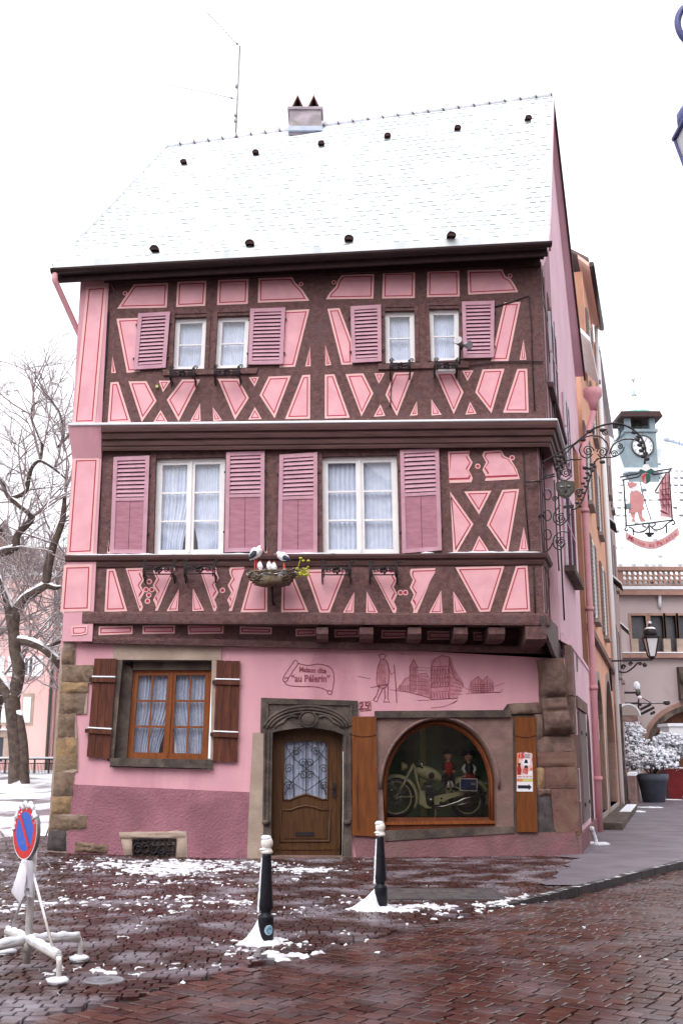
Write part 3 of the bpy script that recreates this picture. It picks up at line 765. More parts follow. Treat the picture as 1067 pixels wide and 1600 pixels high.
# ---- windows
def window(pl, q, rows, sash2, depth=0.10, frame='white_paint', bar=0.045, cur='curtain', style=0):
    """quad window: outer frame and sashes, panes as one sheet, curtain behind"""
    q = [pl.sz(*p) for p in q]; wd = abs(q[1][0] - q[0][0]); ht = abs(q[0][1] - q[3][1])
    fx, fy = bar / wd, bar / ht; B = MB(); d = -depth
    B.qbox(pl, q, 0, fx, 0, 1, d, .07, frame); B.qbox(pl, q, 1 - fx, 1, 0, 1, d, .07, frame)
    B.qbox(pl, q, fx, 1 - fx, 0, fy, d, .07, frame); B.qbox(pl, q, fx, 1 - fx, 1 - fy, 1, d, .07, frame)
    cols = [(fx, 0.5 - fx * .35), (0.5 + fx * .35, 1 - fx)] if sash2 else [(fx, 1 - fx)]
    if sash2: B.qbox(pl, q, .5 - fx * .35, .5 + fx * .35, fy, 1 - fy, d + .012, .07, frame)
    for a0, a1 in cols:
        s = fx * 1.0; t = fy * 1.0
        B.qbox(pl, q, a0, a0 + s, fy, 1 - fy, d - .012, .05, frame); B.qbox(pl, q, a1 - s, a1, fy, 1 - fy, d - .012, .05, frame)
        B.qbox(pl, q, a0 + s, a1 - s, fy, fy + t, d - .012, .05, frame); B.qbox(pl, q, a0 + s, a1 - s, 1 - fy - t, 1 - fy, d - .012, .05, frame)
        ys = [fy + t + (1 - 2 * fy - 2 * t) * k / rows for k in range(1, rows)]
        for y in ys: B.qbox(pl, q, a0 + s, a1 - s, y - fy * .32, y + fy * .32, d - .018, .03, frame)
        if frame == 'wood_window':
            am = (a0 + a1) / 2; B.qbox(pl, q, am - fx * .28, am + fx * .28, fy + t, 1 - fy - t, d - .0215, .03, frame)
    wf = B.build('window', H)
    p = MB(); c4 = [qp(q, a, y) for a, y in ((fx, fy), (1 - fx, fy), (1 - fx, 1 - fy), (fx, 1 - fy))]
    p.add([pl.at(*c, d - .035) for c in c4], [[0, 1, 2, 3]], 'glass'); p.build('pane', wf)
    c = MB(); n = 44
    def drape(a0, a1, shape):
        fq, ph_ = random.uniform(1.3, 2.3), random.uniform(0, 6)
        vs = []; fs = []
        for i in range(n + 1):
            for j in range(9):
                y = fy + (1 - 2 * fy) * j / 8; a = a0 + (a1 - a0) * i / n
                if shape: 
                    k = ss((j / 8 - .3) / .7) * 0.34; edge = a0 if shape == 1 else a1
                    a = edge + (a - edge) * (1 - k)
                dd = .02 * math.sin(i * fq + ph_ + .3 * math.sin(j * .7)) + .008 * math.sin(i * 4.3)
                x = qp(q, a, y); vs.append(pl.at(x[0], x[1], d - .13 + dd * (1 if j else .4)))
        for i in range(n):
            for j in range(8): fs.append([i * 9 + j, (i + 1) * 9 + j, (i + 1) * 9 + j + 1, i * 9 + j + 1])
        c.add(vs, fs, cur, True)
    if style == 0: drape(fx, 1 - fx, 0)
    elif style == 1: drape(fx, .5 + .06, 1); drape(.5 - .06, 1 - fx, 2)
    c.build('curtain', wf)
    if style == 3 or style == 1:
        pass
    return wf
for i, q in enumerate(W2): window(P2, q, 2, False, 0.09, bar=.045)
for i, q in enumerate(W1): window(P1, q, 3, True, 0.09, bar=.055, style=(1, 0)[i])
# ---- louvred shutters
def shutter(pl, q, full, off=0.07):
    q = [pl.sz(*p) for p in q]; B = MB(); wd = abs(q[1][0] - q[0][0]); ht = abs(q[0][1] - q[3][1])
    fx, fy = .075 / wd, .075 / ht; m = 'shutter_mauve'
    B.qbox(pl, q, 0, fx, 0, 1, off, .04, m); B.qbox(pl, q, 1 - fx, 1, 0, 1, off, .04, m)
    B.qbox(pl, q, fx, 1 - fx, 0, fy, off - .002, .036, m); B.qbox(pl, q, fx, 1 - fx, 1 - fy, 1, off - .002, .036, m)
    e = 1 - fy if full else .43
    if not full:
        B.qbox(pl, q, fx, 1 - fx, .43, .43 + fy * .8, off - .002, .036, m)
        B.qbox(pl, q, fx, .5, .43 + fy * .8, 1 - fy, off - .016, .015, 'shutter_panel'); B.qbox(pl, q, .5 + .012, 1 - fx, .43 + fy * .8, 1 - fy, off - .016, .015, 'shutter_panel')
        B.qbox(pl, q, .5, .512, .43 + fy * .8, 1 - fy, off - .024, .006, 'timber_dark')
    n = 13 if full else 9
    for k in range(n):
        y0 = fy + (e - fy) * k / n; y1 = y0 + (e - fy) / n * .78
        c = [qp(q, fx, y0), qp(q, 1 - fx, y0), qp(q, 1 - fx, y1), qp(q, fx, y1)]
        o = [off - .034, off - .034, off - .004, off - .004]
        B.hexa([pl.at(x, z, t) for (x, z), t in zip(c, o)], [pl.at(x, z + .008, t - .008) for (x, z), t in zip(c, o)], m)
    B.qbox(pl, q, fx, 1 - fx, fy, e, off - .042, .004, 'timber_dark')
    r = B.build('shutter', H)
    h = MB()
    for yy in (.2, .8):
        for aa in (0.0, 1.0):
            x = qp(q, aa, yy); h.box(pl.at(x[0], x[1], off - .03), (.07, .03, .03), 'iron')
    h.build('hinge', r)
for q in SH2: shutter(P2, q, True)
for q in SH1: shutter(P1, q, False)
# ---- roof (slightly twisted, as old roofs are), snow-covered
EL, ER = PY(83, 421, 19.0), PY(858, 379, 18.75)
RL, RR = PY(262, 229, 25.4), PY(862, 149, 23.6)
BR, BL = PY(912, 590, 29.0), Vector((-5.2, 31.2, 12.0))
def roof_grid(b, c00, c10, c11, c01, m, thick, nu=24, nv=14, sag=0.05):
    vs = []
    for k in (0, 1):
        for j in range(nv + 1):
            for i in range(nu + 1):
                u, v = i / nu, j / nv
                p = (c00 * (1 - u) + c10 * u) * (1 - v) + (c01 * (1 - u) + c11 * u) * v
                p = p + Vector((0, 0, -sag * math.sin(math.pi * u) * math.sin(math.pi * v) * 1.2 + 0.012 * math.sin(u * 19) * math.sin(v * 11) + (0.18 * (1 - v) ** 8)))
                if k: p = p - Vector((0, 0, thick))
                vs.append(p)
    N = (nu + 1) * (nv + 1); fs = []
    for j in range(nv):
        for i in range(nu):
            a = j * (nu + 1) + i; f = [a, a + 1, a + nu + 2, a + nu + 1]
            fs.append(f); fs.append([N + x for x in f][::-1])
    for i in range(nu):
        fs.append([i, i + 1, N + i + 1, N + i]); a = nv * (nu + 1) + i; fs.append([a, a + 1, N + a + 1, N + a])
    for j in range(nv):
        a = j * (nu + 1); fs.append([a, a + nu + 1, N + a + nu + 1, N + a]); a += nu; fs.append([a, a + nu + 1, N + a + nu + 1, N + a])
    b.add(vs, fs, m)
    return nu, nv
def roof_obj(name, parent, c, m, thick=.14, trim='timber_dark', scale=None):
    b = MB(); nu, nv = roof_grid(b, *c, m, thick)
    o = b.build(name, parent); me = o.data
    wu = (c[1] - c[0]).length; hv = (c[3] - c[0]).length
    uvl = me.uv_layers.new(name='UVMap')
    n0 = (nu + 1) * (nv + 1)
    for lp in me.loops:
        k = lp.vertex_index % n0; uvl.data[lp.index].uv = ((k % (nu + 1)) / nu * wu, (k // (nu + 1)) / nv * hv)
    me.materials.append(MATS[trim])
    for p in me.polygons:
        if all(v >= n0 for v in p.vertices): p.material_index = len(me.materials) - 1
    return o
FR = roof_obj('roof', H, (EL, ER, RR, RL), 'roof_snow')
roof_obj('rear_roof', H, (BL, BR, RR + Vector((0, .02, 0)), RL + Vector((0, .02, 0))), 'roof_snow', trim='plaster_side')
vl = [tuple(v.co) for v in FR.data.vertices]; pf = [list(p.vertices) for p in FR.data.polygons]
BV = BVHTree.FromPolygons(vl, pf)
def hit(px, py, bv=None):
    l, n, i, d = (bv or BV).ray_cast(Vector((0, 0, CAMH)), ray(px, py).normalized())
    return l, n
b = MB()          # ridge tiles under snow
for i in range(26):
    p = RL.lerp(RR, i / 26); q = RL.lerp(RR, (i + .93) / 26); u = Vector((0, 0, .02))
    b.tube([p + u, q + u + Vector((0, 0, .015))], [.085, .10], 'snow', 8)
    b.tube([q + u + Vector((0, 0, -.03)), q + u + (q - p) * .05 + Vector((0, 0, -.02))], .092, 'tile_red', 8)
b.build('ridge_tile', FR)
for p in ((288, 258), (400, 243), (502, 229), (605, 217), (714, 205), (824, 190), (243, 395), (391, 386), (545, 379), (704, 374)):
    l, n = hit(*p)
    if l is None: continue
    b = MB(); r = .072 if p[1] < 300 else .080; vs = []; d = Vector((0, -1, -.25)).normalized(); k = 9
    for j, (sc, e) in enumerate(((1.0, .16), (1.0, .10), (.75, -.10), (.2, -.28))):
        for i in range(k):
            t = math.pi * i / (k - 1)
            vs.append(l + d * e + Vector((r * sc * math.cos(t) * 1.15, 0, r * sc * math.sin(t) * 1.1 - .01)) + Vector((0, 0, .05 if j < 2 else .02)))
    fs = [[j * k + i, j * k + i + 1, (j + 1) * k + i + 1, (j + 1) * k + i] for j in range(3) for i in range(k - 1)]
    b.add(vs, fs, 'tile_red', True); b.add([v + Vector((0, .02, 0)) for v in vs[:k]], [list(range(k))], 'timber_dark')
    b.build('roof_vent', FR)
# soffit, fascia, gutter
b = MB()
zs = .02
WA, WB = Vector((-5.0, 19.5, EL.z + .12)), Vector((C2.x + .1, 19.5, ER.z + .02))
e0, e1 = EL + Vector((.05, .1, -.02)), ER + Vector((-.05, .1, -.04))
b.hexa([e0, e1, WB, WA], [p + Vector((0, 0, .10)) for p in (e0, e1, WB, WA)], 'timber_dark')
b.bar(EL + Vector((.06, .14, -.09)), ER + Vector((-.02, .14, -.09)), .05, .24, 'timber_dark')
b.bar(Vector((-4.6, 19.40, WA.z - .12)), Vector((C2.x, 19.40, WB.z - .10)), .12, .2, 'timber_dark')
b.build('eaves_soffit', H)
b = MB()
g0, g1 = EL + Vector((-.02, -.03, -.02)), ER + Vector((.03, -.03, -.02))
vs = []; K = 9
for i in range(31):
    c = g0.lerp(g1, i / 30)
    for j in range(K):
        t = math.pi + math.pi * j / (K - 1); vs.append(c + Vector((0, math.cos(t) * .085, math.sin(t) * .085)))
    for j in range(K):
        t = 2 * math.pi - math.pi * j / (K - 1); vs.append(c + Vector((0, math.cos(t) * .078, math.sin(t) * .078 + .002)))
n = 2 * K; fs = [[i * n + j, i * n + (j + 1) % n, (i + 1) * n + (j + 1) % n, (i + 1) * n + j] for i in range(30) for j in range(n)]
fs += [list(range(n)), [30 * n + j for j in range(n)]]
b.add(vs, fs, 'gutter')
for i in range(1, 11):
    c = g0.lerp(g1, i / 11); b.tube([c + Vector((0, math.cos(t) * .09, math.sin(t) * .09)) for t in [math.pi + math.pi * j / 6 for j in range(7)]], .007, 'gutter', 4)
b.build('gutter', H)
b = MB()
d0 = g0 + Vector((.08, 0, -.08)); b.tube([d0, d0 + Vector((.0, 0, -.14)), d0 + Vector((.03, .02, -.2)), PY(128, 525, 19.45) + Vector((-.05, .3, 0)), PY(130, 545, 19.45) + Vector((-.08, .35, -.3))], .055, 'pipe_pink', 10)
b.build('downpipe', H)
# chimney on the ridge
cz = RL.lerp(RR, .36)
cc = Vector((PY(478, 190, cz.y + .1).x, cz.y + .1, 0)); zb, zt = cz.z - .4, PY(478, 172, cc.y).z - .30
b = MB()
b.box((cc.x, cc.y, (zb + zt) / 2), (.80, .95, zt - zb), 'chimney'); b.box((cc.x, cc.y, zt + .03), (.90, 1.04, .07), 'chimney')
ch = b.build('chimney', FR)
b = MB()
lo = hit(478, 215)[0] or cz
b.box((cc.x, cc.y - .06, PY(478, 203, cc.y - .5).z + .02), (.86, .99, .12), 'lead'); b.build('flashing', ch)
for dx in (-.20, .21):
    b = MB(); z = zt + .07; hh2 = .40
    for sgn in (-1, 1):
        b.hexa([(cc.x + dx + sgn * .17, cc.y - .42, z), (cc.x + dx, cc.y - .42, z + hh2), (cc.x + dx, cc.y - .42, z + hh2 - .06), (cc.x + dx + sgn * .13, cc.y - .42, z)],
               [(cc.x + dx + sgn * .17, cc.y + .42, z), (cc.x + dx, cc.y + .42, z + hh2), (cc.x + dx, cc.y + .42, z + hh2 - .06), (cc.x + dx + sgn * .13, cc.y + .42, z)], 'tile_red')
    b.add([(cc.x + dx - .13, cc.y - .2, z), (cc.x + dx + .13, cc.y - .2, z), (cc.x + dx, cc.y - .2, z + hh2 - .06)], [[0, 1, 2]], 'room_dark')
    b.build('chimney_cap', ch)
# ---- side (street) wall with gable
SW = PL((C2.x - .02, C2.y), (S0.at(9.05, 0).x - C2.x, S0.at(9.05, 0).y - C2.y))
b = MB()
ty = lambda y: (y - C2.y) / RD.y
zlow = 3.95
pk = ty(23.75)
gpoly = [(1.25, zlow), (7.2, zlow), (7.2, 9.6), (ty(29.1), 9.9), (ty(29.1), BR.z - .05), (pk, RR.z - .25), (0.02, ER.z + .02), (0.02, zat(661, 19.4)), (1.25, zat(661, 19.4))]
b.poly(SW, [gpoly], -0.01, .25, 'plaster_side')
b.poly(S0, [[(0.3, -.1), (6.9, -.1), (6.9, zlow + .02), (0.3, zlow + .02)]], 0, .3, 'plaster_side')
b.hexa([SW.at(1.25, zlow - .02, 0), SW.at(7.0, zlow - .02, 0), S0.at(6.9, zlow - .1, .02), S0.at(.3, zlow - .1, .02)], [SW.at(1.25, zlow + .15, 0), SW.at(7.0, zlow + .15, 0), S0.at(6.9, zlow - .06, .02), S0.at(.3, zlow - .06, .02)], 'plaster_side')
b.build('side_wall', H)
# half-timbered return next to the corner
b = MB()
z0, z1 = zat(661, 19.4), ER.z - .1
b.poly(S2, [[(0, z0), (3.2, z0), (3.2, z1 + 2.0), (1.2, z1 + .5), (0, z1)]], .012, .02, 'plaster_mauve')
for t in (0.05, 0.75, 1.5, 2.3, 3.1): b.poly(S2, [[(t - .05, z0), (t + .08, z0), (t + .08, z1 + .1), (t - .05, z1)]], .03, .03, 'timber_cornice')
for a0, a1 in ((.2, 1.4), (1.6, 2.9)): b.poly(S2, [[(a0, z1), (a0 + .15, z1), (a1 + .1, z0 + 1.6), (a1 - .05, z0 + 1.6)]], .034, .03, 'timber_cornice')
for zz in (z0 + .95, z0 + 2.6): b.poly(S2, [[(0.1, zz), (3.15, zz), (3.15, zz + .14), (0.1, zz + .14)]], .026, .02, 'timber_cornice')
b.build('side_timber_frame', H)
b = MB()
z0, z1 = zat(981, 19.6), zat(690, 19.6)
b.poly(S1, [[(0, z0), (1.45, z0 - .2), (1.45, z1), (0, z1)]], .012, .35, 'plaster_mauve')
for t in (0.0, .45, .95, 1.40): b.poly(S1, [[(t, z0), (t + .12, z0), (t + .12, z1), (t, z1)]], .03, .03, 'timber_cornice')
b.poly(S1, [[(0.1, z0 + .1), (.25, z0 + .1), (1.4, z0 + 1.2), (1.25, z0 + 1.2)]], .034, .03, 'timber_cornice')
eb = S0.px(901, 1042); PLB = PL((C1.x + .01, C1.y), (eb.x - C1.x, eb.y - C1.y))
b.ppoly(PLB, [[(847, 962), (866, 975), (884, 1000), (901, 1026), (901, 1050), (884, 1044), (866, 1026), (852, 990)]], .02, .07, 'wood_grey')
b.build('side_timber_frame', H)
def side_window(pl, t0, t1, z0, z1, sill=True):
    B = MB()
    B.poly(pl, [[(t0, z0), (t1, z0), (t1, z1), (t0, z1)]], .03, .05, 'shutter_mauve')
    tm = (t0 + t1) / 2
    for a0, a1 in ((t0 + .07, tm - .05), (tm + .05, t1 - .07)):
        n = 26
        for k in range(n):
            za = z0 + .08 + (z1 - z0 - .16) * k / n; hk = (z1 - z0 - .16) / n
            B.hexa([pl.at(a0, za, .07), pl.at(a1, za, .07), pl.at(a1, za + hk * .8, .035), pl.at(a0, za + hk * .8, .035)], [pl.at(a0, za - .01, .06), pl.at(a1, za - .01, .06), pl.at(a1, za + hk * .8 - .01, .025), pl.at(a0, za + hk * .8 - .01, .025)], 'shutter_panel')
    for a in (t0, tm - .03, t1 - .06): B.poly(pl, [[(a, z0), (a + .06, z0), (a + .06, z1), (a, z1)]], .075, .05, 'clock_white')
    B.poly(pl, [[(t0, (z0 + z1) / 2), (t1, (z0 + z1) / 2), (t1, (z0 + z1) / 2 + .06), (t0, (z0 + z1) / 2 + .06)]], .074, .05, 'shutter_mauve')
    wv = B.build('side_window', H)
    if sill:
        B = MB(); B.poly(pl, [[(t0 - .1, z0 - .14), (t1 + .1, z0 - .14), (t1 + .1, z0 - .02), (t0 - .1, z0 - .02)]], .20, .2, 'stone_grey'); B.build('sill', wv)
side_window(SW, 1.3, 2.7, zat(560, 19.5) - .35, zat(470, 19.5) + .3, False)
side_window(SW, 4.4, 5.6, 8.3, 10.0, False)
side_window(SW, 3.0, 5.6, 5.7, 7.6)
b = MB(); b.poly(S2, [[(.6, zat(590, 19.5)), (4.5, zat(590, 19.5) - .1), (4.5, zat(590, 19.5)), (.6, zat(590, 19.5) + .1)]], .12, .1, 'timber_cornice'); b.build('side_beam', H)
b = MB()        # verge boards of the gable
for p, q in ((RR, BR),): b.bar(p + Vector((.02, 0, -.12)), q + Vector((.02, 0, -.06)), .05, .13, 'timber_dark')
b.build('verge_board', H)
b = MB()
b.bar(EL + Vector((-.01, .05, .10)), RL + Vector((-.01, 0, .02)), .04, .07, 'far_white'); b.build('verge_board', H)
b = MB()
b.bar(ER + Vector((0.02, .1, -.05)), RR + Vector((0.02, -.05, -.08)), .04, .16, 'plaster_side'); b.build('verge_board', H)
# ---- side downpipe with hopper
b = MB()
hp = PY(925, 615, 29.0); wp = PY(903, 650, 28.6)
b.lathe(hp + Vector((0, 0, -.5)), [(.10, 0), (.13, .22), (.26, .42), (.27, .62), (.25, .63)], 'pipe_pink', 14)
b.tube([hp + Vector((0, 0, -.45)), hp + Vector((-.05, 0, -.75)), S0.at(7.2, 9.7, .12), S0.at(7.1, 9.2, .10), S0.at(6.8, 4.0, .10), S0.at(6.4, 0.0, .09)], .085, 'pipe_pink', 10)
for z, t_ in ((8, 7.03), (5.4, 6.89), (3.4, 6.74), (1.2, 6.52)): b.lathe(S0.at(t_, z, .10), [(.11, 0), (.115, .05), (.11, .1)], 'pipe_pink', 10)
b.build('downpipe', H)
b = MB()
b.tube([S2.at(1.5, zat(600, 20), .06), S2.at(1.5, zat(905, 20), .06), S2.at(1.52, zat(960, 20), .06)], .016, 'iron', 6); b.build('side_conduit', H)
# ---- ceiling/core so that windows look into dark rooms
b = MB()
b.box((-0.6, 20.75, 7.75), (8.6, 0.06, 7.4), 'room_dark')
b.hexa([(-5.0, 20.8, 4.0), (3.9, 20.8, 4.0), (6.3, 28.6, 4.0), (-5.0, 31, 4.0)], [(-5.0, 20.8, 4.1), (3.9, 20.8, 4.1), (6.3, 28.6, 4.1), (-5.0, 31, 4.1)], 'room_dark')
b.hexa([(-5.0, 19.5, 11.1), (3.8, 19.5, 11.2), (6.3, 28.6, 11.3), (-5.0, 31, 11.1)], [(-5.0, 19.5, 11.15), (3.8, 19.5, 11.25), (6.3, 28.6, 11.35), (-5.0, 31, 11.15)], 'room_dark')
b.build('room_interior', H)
# ================================================================== ground floor
GW = Z7([(323, 137), (697, 137), (690, 588), (277, 578)])                      # window opening
DO = ZD([(205, 360), (300, 215), (440, 150), (600, 130), (760, 152), (880, 215), (965, 330), (985, 420), (930, 1545), (235, 1545)])
def arch(cx, ysp, rx, ry, x0, x1, yb, n=22, scale=ZW):
    p = [(x0, yb)]
    for i in range(n + 1):
        t = math.pi - math.pi * i / n; p.append((cx + rx * math.cos(t), ysp - ry * math.sin(t)))
    return scale(p + [(x1, yb)])
WO = arch(512, 700, 474, 572, 55, 990, 1062)
WI = arch(512, 700, 428, 520, 86, 942, 950)
b = MB()
outer = [(96, 1000), (300, 1000), (560, 1012), (890, 1030), (905, 1339), (640, 1346), (390, 1352), (78, 1336)]
b.poly(G, [[G.sz(*p) for p in outer], inset([G.sz(*p) for p in GW], -.02), inset([G.sz(*p) for p in DO], -.01), inset([G.sz(*p) for p in WO], -.04)], 0, .34, 'plaster')
b.build('ground_floor_wall', H)
b = MB()
b.ppoly(G, [Z7([(118, 655), (480, 671), (857, 688), (850, 990), (90, 950), (86, 850), (180, 838), (172, 786), (106, 782)])], .022, .02, 'plinth')
b.build('plinth', H)
b = MB()
b.ppoly(G, [Z8([(325, 622), (420, 628), (420, 640), (700, 618), (800, 612), (985, 608), (1003, 700), (640, 705), (340, 700)])], .05, .05, 'plinth_worn')
b.build('plinth', H)
# quoins of rough stone at the left corner
def rock(b, pl, q, off, th, m, nx=7, ny=5, amp=.03, rnd=.03):
    """block of rough-dressed stone on quad q (photo pixels)"""
    q = [pl.sz(*p) for p in q]; ph = random.uniform(0, 50); vs = []
    for j in range(ny + 1):
        for i in range(nx + 1):
            u, v = i / nx, j / ny; x, z = qp(q, u, v)
            e = min(u, 1 - u, v, 1 - v); k = min(1, e * 5)
            d = off + amp * k * (random.uniform(-.6, 1.0)) - rnd * (1 - k)
            x += random.uniform(-.012, .012) * (1 if 0 < i < nx else .6); z += random.uniform(-.012, .012)
            vs.append(pl.at(x, z, d))
    fs = [[j * (nx + 1) + i, j * (nx + 1) + i + 1, (j + 1) * (nx + 1) + i + 1, (j + 1) * (nx + 1) + i] for j in range(ny) for i in range(nx)]
    b.add(vs, fs, m, True)
    rim = [i for i in range(nx + 1)] + [j * (nx + 1) + nx for j in range(1, ny + 1)] + [ny * (nx + 1) + i for i in range(nx - 1, -1, -1)] + [j * (nx + 1) for j in range(ny - 1, 0, -1)]
    n = len(rim)
    b.add([vs[i] for i in rim] + [vs[i] - pl.n * th for i in rim], [[i, (i + 1) % n, n + (i + 1) % n, n + i] for i in range(n)], m)
Q7 = [([(78, 40), (128, 42), (126, 90), (76, 90)], 'stone_buff'), ([(75, 92), (128, 94), (127, 158), (73, 156)], 'stone_quoin'), ([(75, 159), (205, 160), (205, 228), (72, 230)], 'stone_quoin'), ([(70, 232), (183, 230), (181, 274), (66, 275)], 'stone_ochre'),
      ([(65, 277), (176, 275), (164, 360), (60, 360)], 'stone_quoin'), ([(60, 363), (128, 363), (126, 458), (55, 458)], 'stone_quoin'), ([(52, 461), (137, 461), (138, 590), (44, 600)], 'stone_ochre'),
      ([(42, 603), (124, 603), (118, 703), (36, 704)], 'stone_quoin'), ([(35, 707), (116, 706), (106, 778), (28, 780)], 'stone_ochre'), ([(26, 782), (178, 784), (175, 840), (20, 845)], 'stone_quoin'), ([(18, 847), (92, 845), (90, 935), (12, 930)], 'stone_dark'),
      ([(130, 895), (262, 905), (262, 940), (128, 935)], 'stone_quoin')]
b = MB(); b.ppoly(G, [Z7([(72, 88), (130, 90), (128, 158), (207, 160), (207, 231), (184, 233), (177, 361), (131, 363), (139, 460), (139, 600), (125, 604), (118, 704), (108, 780), (180, 783), (178, 843), (94, 847), (92, 940), (10, 935)])], .026, .1, 'stone_buff'); b.build('corner_mortar', H)
for q, m in Q7:
    b = MB(); rock(b, G, Z7(q), .062, .3, m); b.build('corner_stone', H)
b = MB()          # cellar vent with its stones
b.ppoly(G, [Z7([(312, 855), (592, 849), (596, 964), (336, 960)])], .03, .03, 'stone_buff')
rock(b, G, Z7([(310, 853), (590, 848), (588, 880), (318, 884)]), .06, .1, 'stone_buff'); rock(b, G, Z7([(318, 884), (370, 882), (370, 962), (338, 958)]), .055, .1, 'stone_buff', 3, 3); rock(b, G, Z7([(545, 880), (594, 878), (596, 966), (542, 966)]), .055, .1, 'stone_buff', 3, 3)
vs_ = b.build('vent_surround', H)
b = MB()
q = [G.sz(*p) for p in Z7([(368, 884), (548, 882), (541, 962), (370, 960)])]
b.qbox(G, q, 0, 1, 0, 1, .03, .02, 'room_dark')
for k in range(9): b.qbox(G, q, k / 8 - .015, k / 8 + .015, 0, 1, .06, .02, 'iron')
for k in range(4): b.qbox(G, q, 0, 1, k / 3 - .03, k / 3 + .03, .065, .02, 'iron')
for k in range(5): b.tube(spiral(G, *qp(q, .12 + .19 * k, .5), .10, .03, k, 1.4, off=.07), .012, 'iron', 5)
b.build('vent_grille', vs_)
# ---- ground-floor window
b = MB()
b.ppoly(G, [Z7([(287, 66), (735, 78), (737, 138), (287, 136)])], .03, .03, 'stone_buff')
for lp in ([(315, 132), (366, 170), (339, 550), (268, 582)], [(366, 134), (700, 134), (700, 176), (366, 176)], [(339, 545), (700, 553), (700, 592), (337, 586)]): b.ppoly(G, [Z7(lp)], -.15, .12, 'stone_grey')
b.ppoly(G, [Z7([(697, 137), (722, 139), (706, 590), (690, 588)])], .025, .03, 'stone_buff')
b.ppoly(G, [Z7([(300, 134), (325, 136), (288, 560), (262, 556)])], .028, .03, 'stone_grey')
q = Z7([(275, 546), (698, 552), (697, 589), (277, 578)])
b.ppoly(G, [q], .12, .40, 'stone_grey')
# deep reveals in dark stone
gq = [G.sz(*p) for p in GW]
for a, c in ((gq[0], gq[1]), (gq[3], gq[0]), (gq[1], gq[2])):
    b.hexa([G.at(*a, -.002), G.at(*c, -.002), G.at(*c, -.42), G.at(*a, -.42)], [G.at(a[0] + .02, a[1] - .02, -.002), G.at(c[0] + .02, c[1] - .02, -.002), G.at(c[0] + .02, c[1] - .02, -.42), G.at(a[0] + .02, a[1] - .02, -.42)], 'stone_grey')
b.build('window_surround', H)
window(G, Z7([(362, 172), (697, 168), (680, 556), (335, 548)]), 3, True, .20, 'wood_window', .058, 'lace', 1)
def plank_shutter(q, m, bars, n=3, off=.075):
    q = [G.sz(*p) for p in q]; B = MB()
    for k in range(n): B.qbox(G, q, k / n + .006, (k + 1) / n - .006, 0, 1, off + random.uniform(-.003, .003), .035, m)
    for y in bars: B.qbox(G, q, -.04, 1.02, y - .022, y + .022, off + .035, .04, m)
    r = B.build('shutter', H)
    if m == 'wood_shutter':
        B = MB()
        for y in bars:
            c = [qp(q, a, y - .028) for a in (-.03, 1.0)]; B.hexa([G.at(c[0][0], c[0][1], off), G.at(c[1][0], c[1][1], off), G.at(c[1][0], c[1][1], off + .036), G.at(c[0][0], c[0][1], off + .036)], [G.at(x[0], x[1] + .022, o) for x, o in ((c[0], off), (c[1], off), (c[1], off + .03), (c[0], off + .03))], 'snow')
        B.build('snow_ridge', r)
    B = MB()
    for y in bars: c = qp(q, 1.03 if q[0][0] < -3.5 else -.06, y); B.box(G.at(c[0], c[1], off), (.07, .05, .07), 'iron')
    B.build('hinge', r)
plank_shutter(Z7([(210, 132), (303, 132), (273, 548), (177, 540)]), 'wood_shutter', (.22, .74))
plank_shutter(Z7([(717, 140), (815, 142), (803, 563), (700, 558)]), 'wood_shutter', (.22, .74))
plank_shutter(Z8([(321, 267), (394, 266), (399, 622), (323, 618)]), 'wood_orange', (), 1, .10)
plank_shutter(Z8([(803, 268), (865, 267), (871, 609), (810, 609)]), 'wood_orange', (), 1, .10)
b = MB()
a = G.px(*Z8([(337, 435)])[0], .115); c = G.px(*Z8([(338, 600)])[0], .115); b.bar(a, c, .02, .015, 'wood_shutter'); b.build('shutter_bar', H)
for x0, x1, y in ((321, 394, 320), (803, 865, 322)):
    b = MB(); pts = [G.px(*Z8([(x0 + (x1 - x0) * i / 8, y + 6 * math.sin(math.pi * i / 8))])[0], .104) for i in range(9)]; b.tube(pts, .008, 'wood_shutter', 4); b.build('shutter_trim', H)
# ---- door: stone frame
b = MB()
b.ppoly(G, [ZD([(90, 385), (205, 380), (200, 1560), (35, 1560), (62, 900)])], .05, .1, 'stone_buff')
b.ppoly(G, [ZD([(165, 62), (1055, 90), (1060, 235), (1010, 240), (1000, 420), (1000, 1560), (925, 1560), (925, 405), (840, 370), (700, 345), (600, 338), (480, 345), (350, 365), (272, 382), (258, 1200), (262, 1560), (180, 1560), (200, 380), (160, 380)])], .07, .34, 'stone_grey')
for lp in ([(215, 100), (1005, 118), (1003, 135), (215, 118)], [(215, 100), (232, 100), (225, 345), (208, 345)], [(985, 118), (1003, 118), (1000, 395), (982, 395)], [(190, 380), (206, 380), (194, 1190), (178, 1190)], [(228, 380), (242, 380), (228, 1190), (214, 1190)], [(975, 420), (990, 420), (995, 1190), (980, 1190)], [(935, 420), (948, 420), (940, 1190), (926, 1190)]):
    b.ppoly(G, [ZD(lp)], .10, .03, 'stone_grey')
for rx, ry, t in ((405, 232, .022), (375, 205, .018), (345, 175, .014)):
    pts = [G.px(*ZD([(592 + rx * math.cos(u) , 372 - ry * math.sin(u))])[0], .085) for u in [math.pi * (.06 + .88 * i / 24) for i in range(25)]]
    b.tube(pts, t + .008, 'stone_grey', 6)
for cx_, s_ in ((210, 1), (955, -1)): b.lathe(G.px(*ZD([(cx_, 1215)])[0], .09), [(.055, -.03), (.075, 0), (.06, .05)], 'stone_grey', 10)
c = G.px(*ZD([(600, 262)])[0], .07)
b.ball(c, (.145, .05, .135), 'stone_grey', 16, 9)
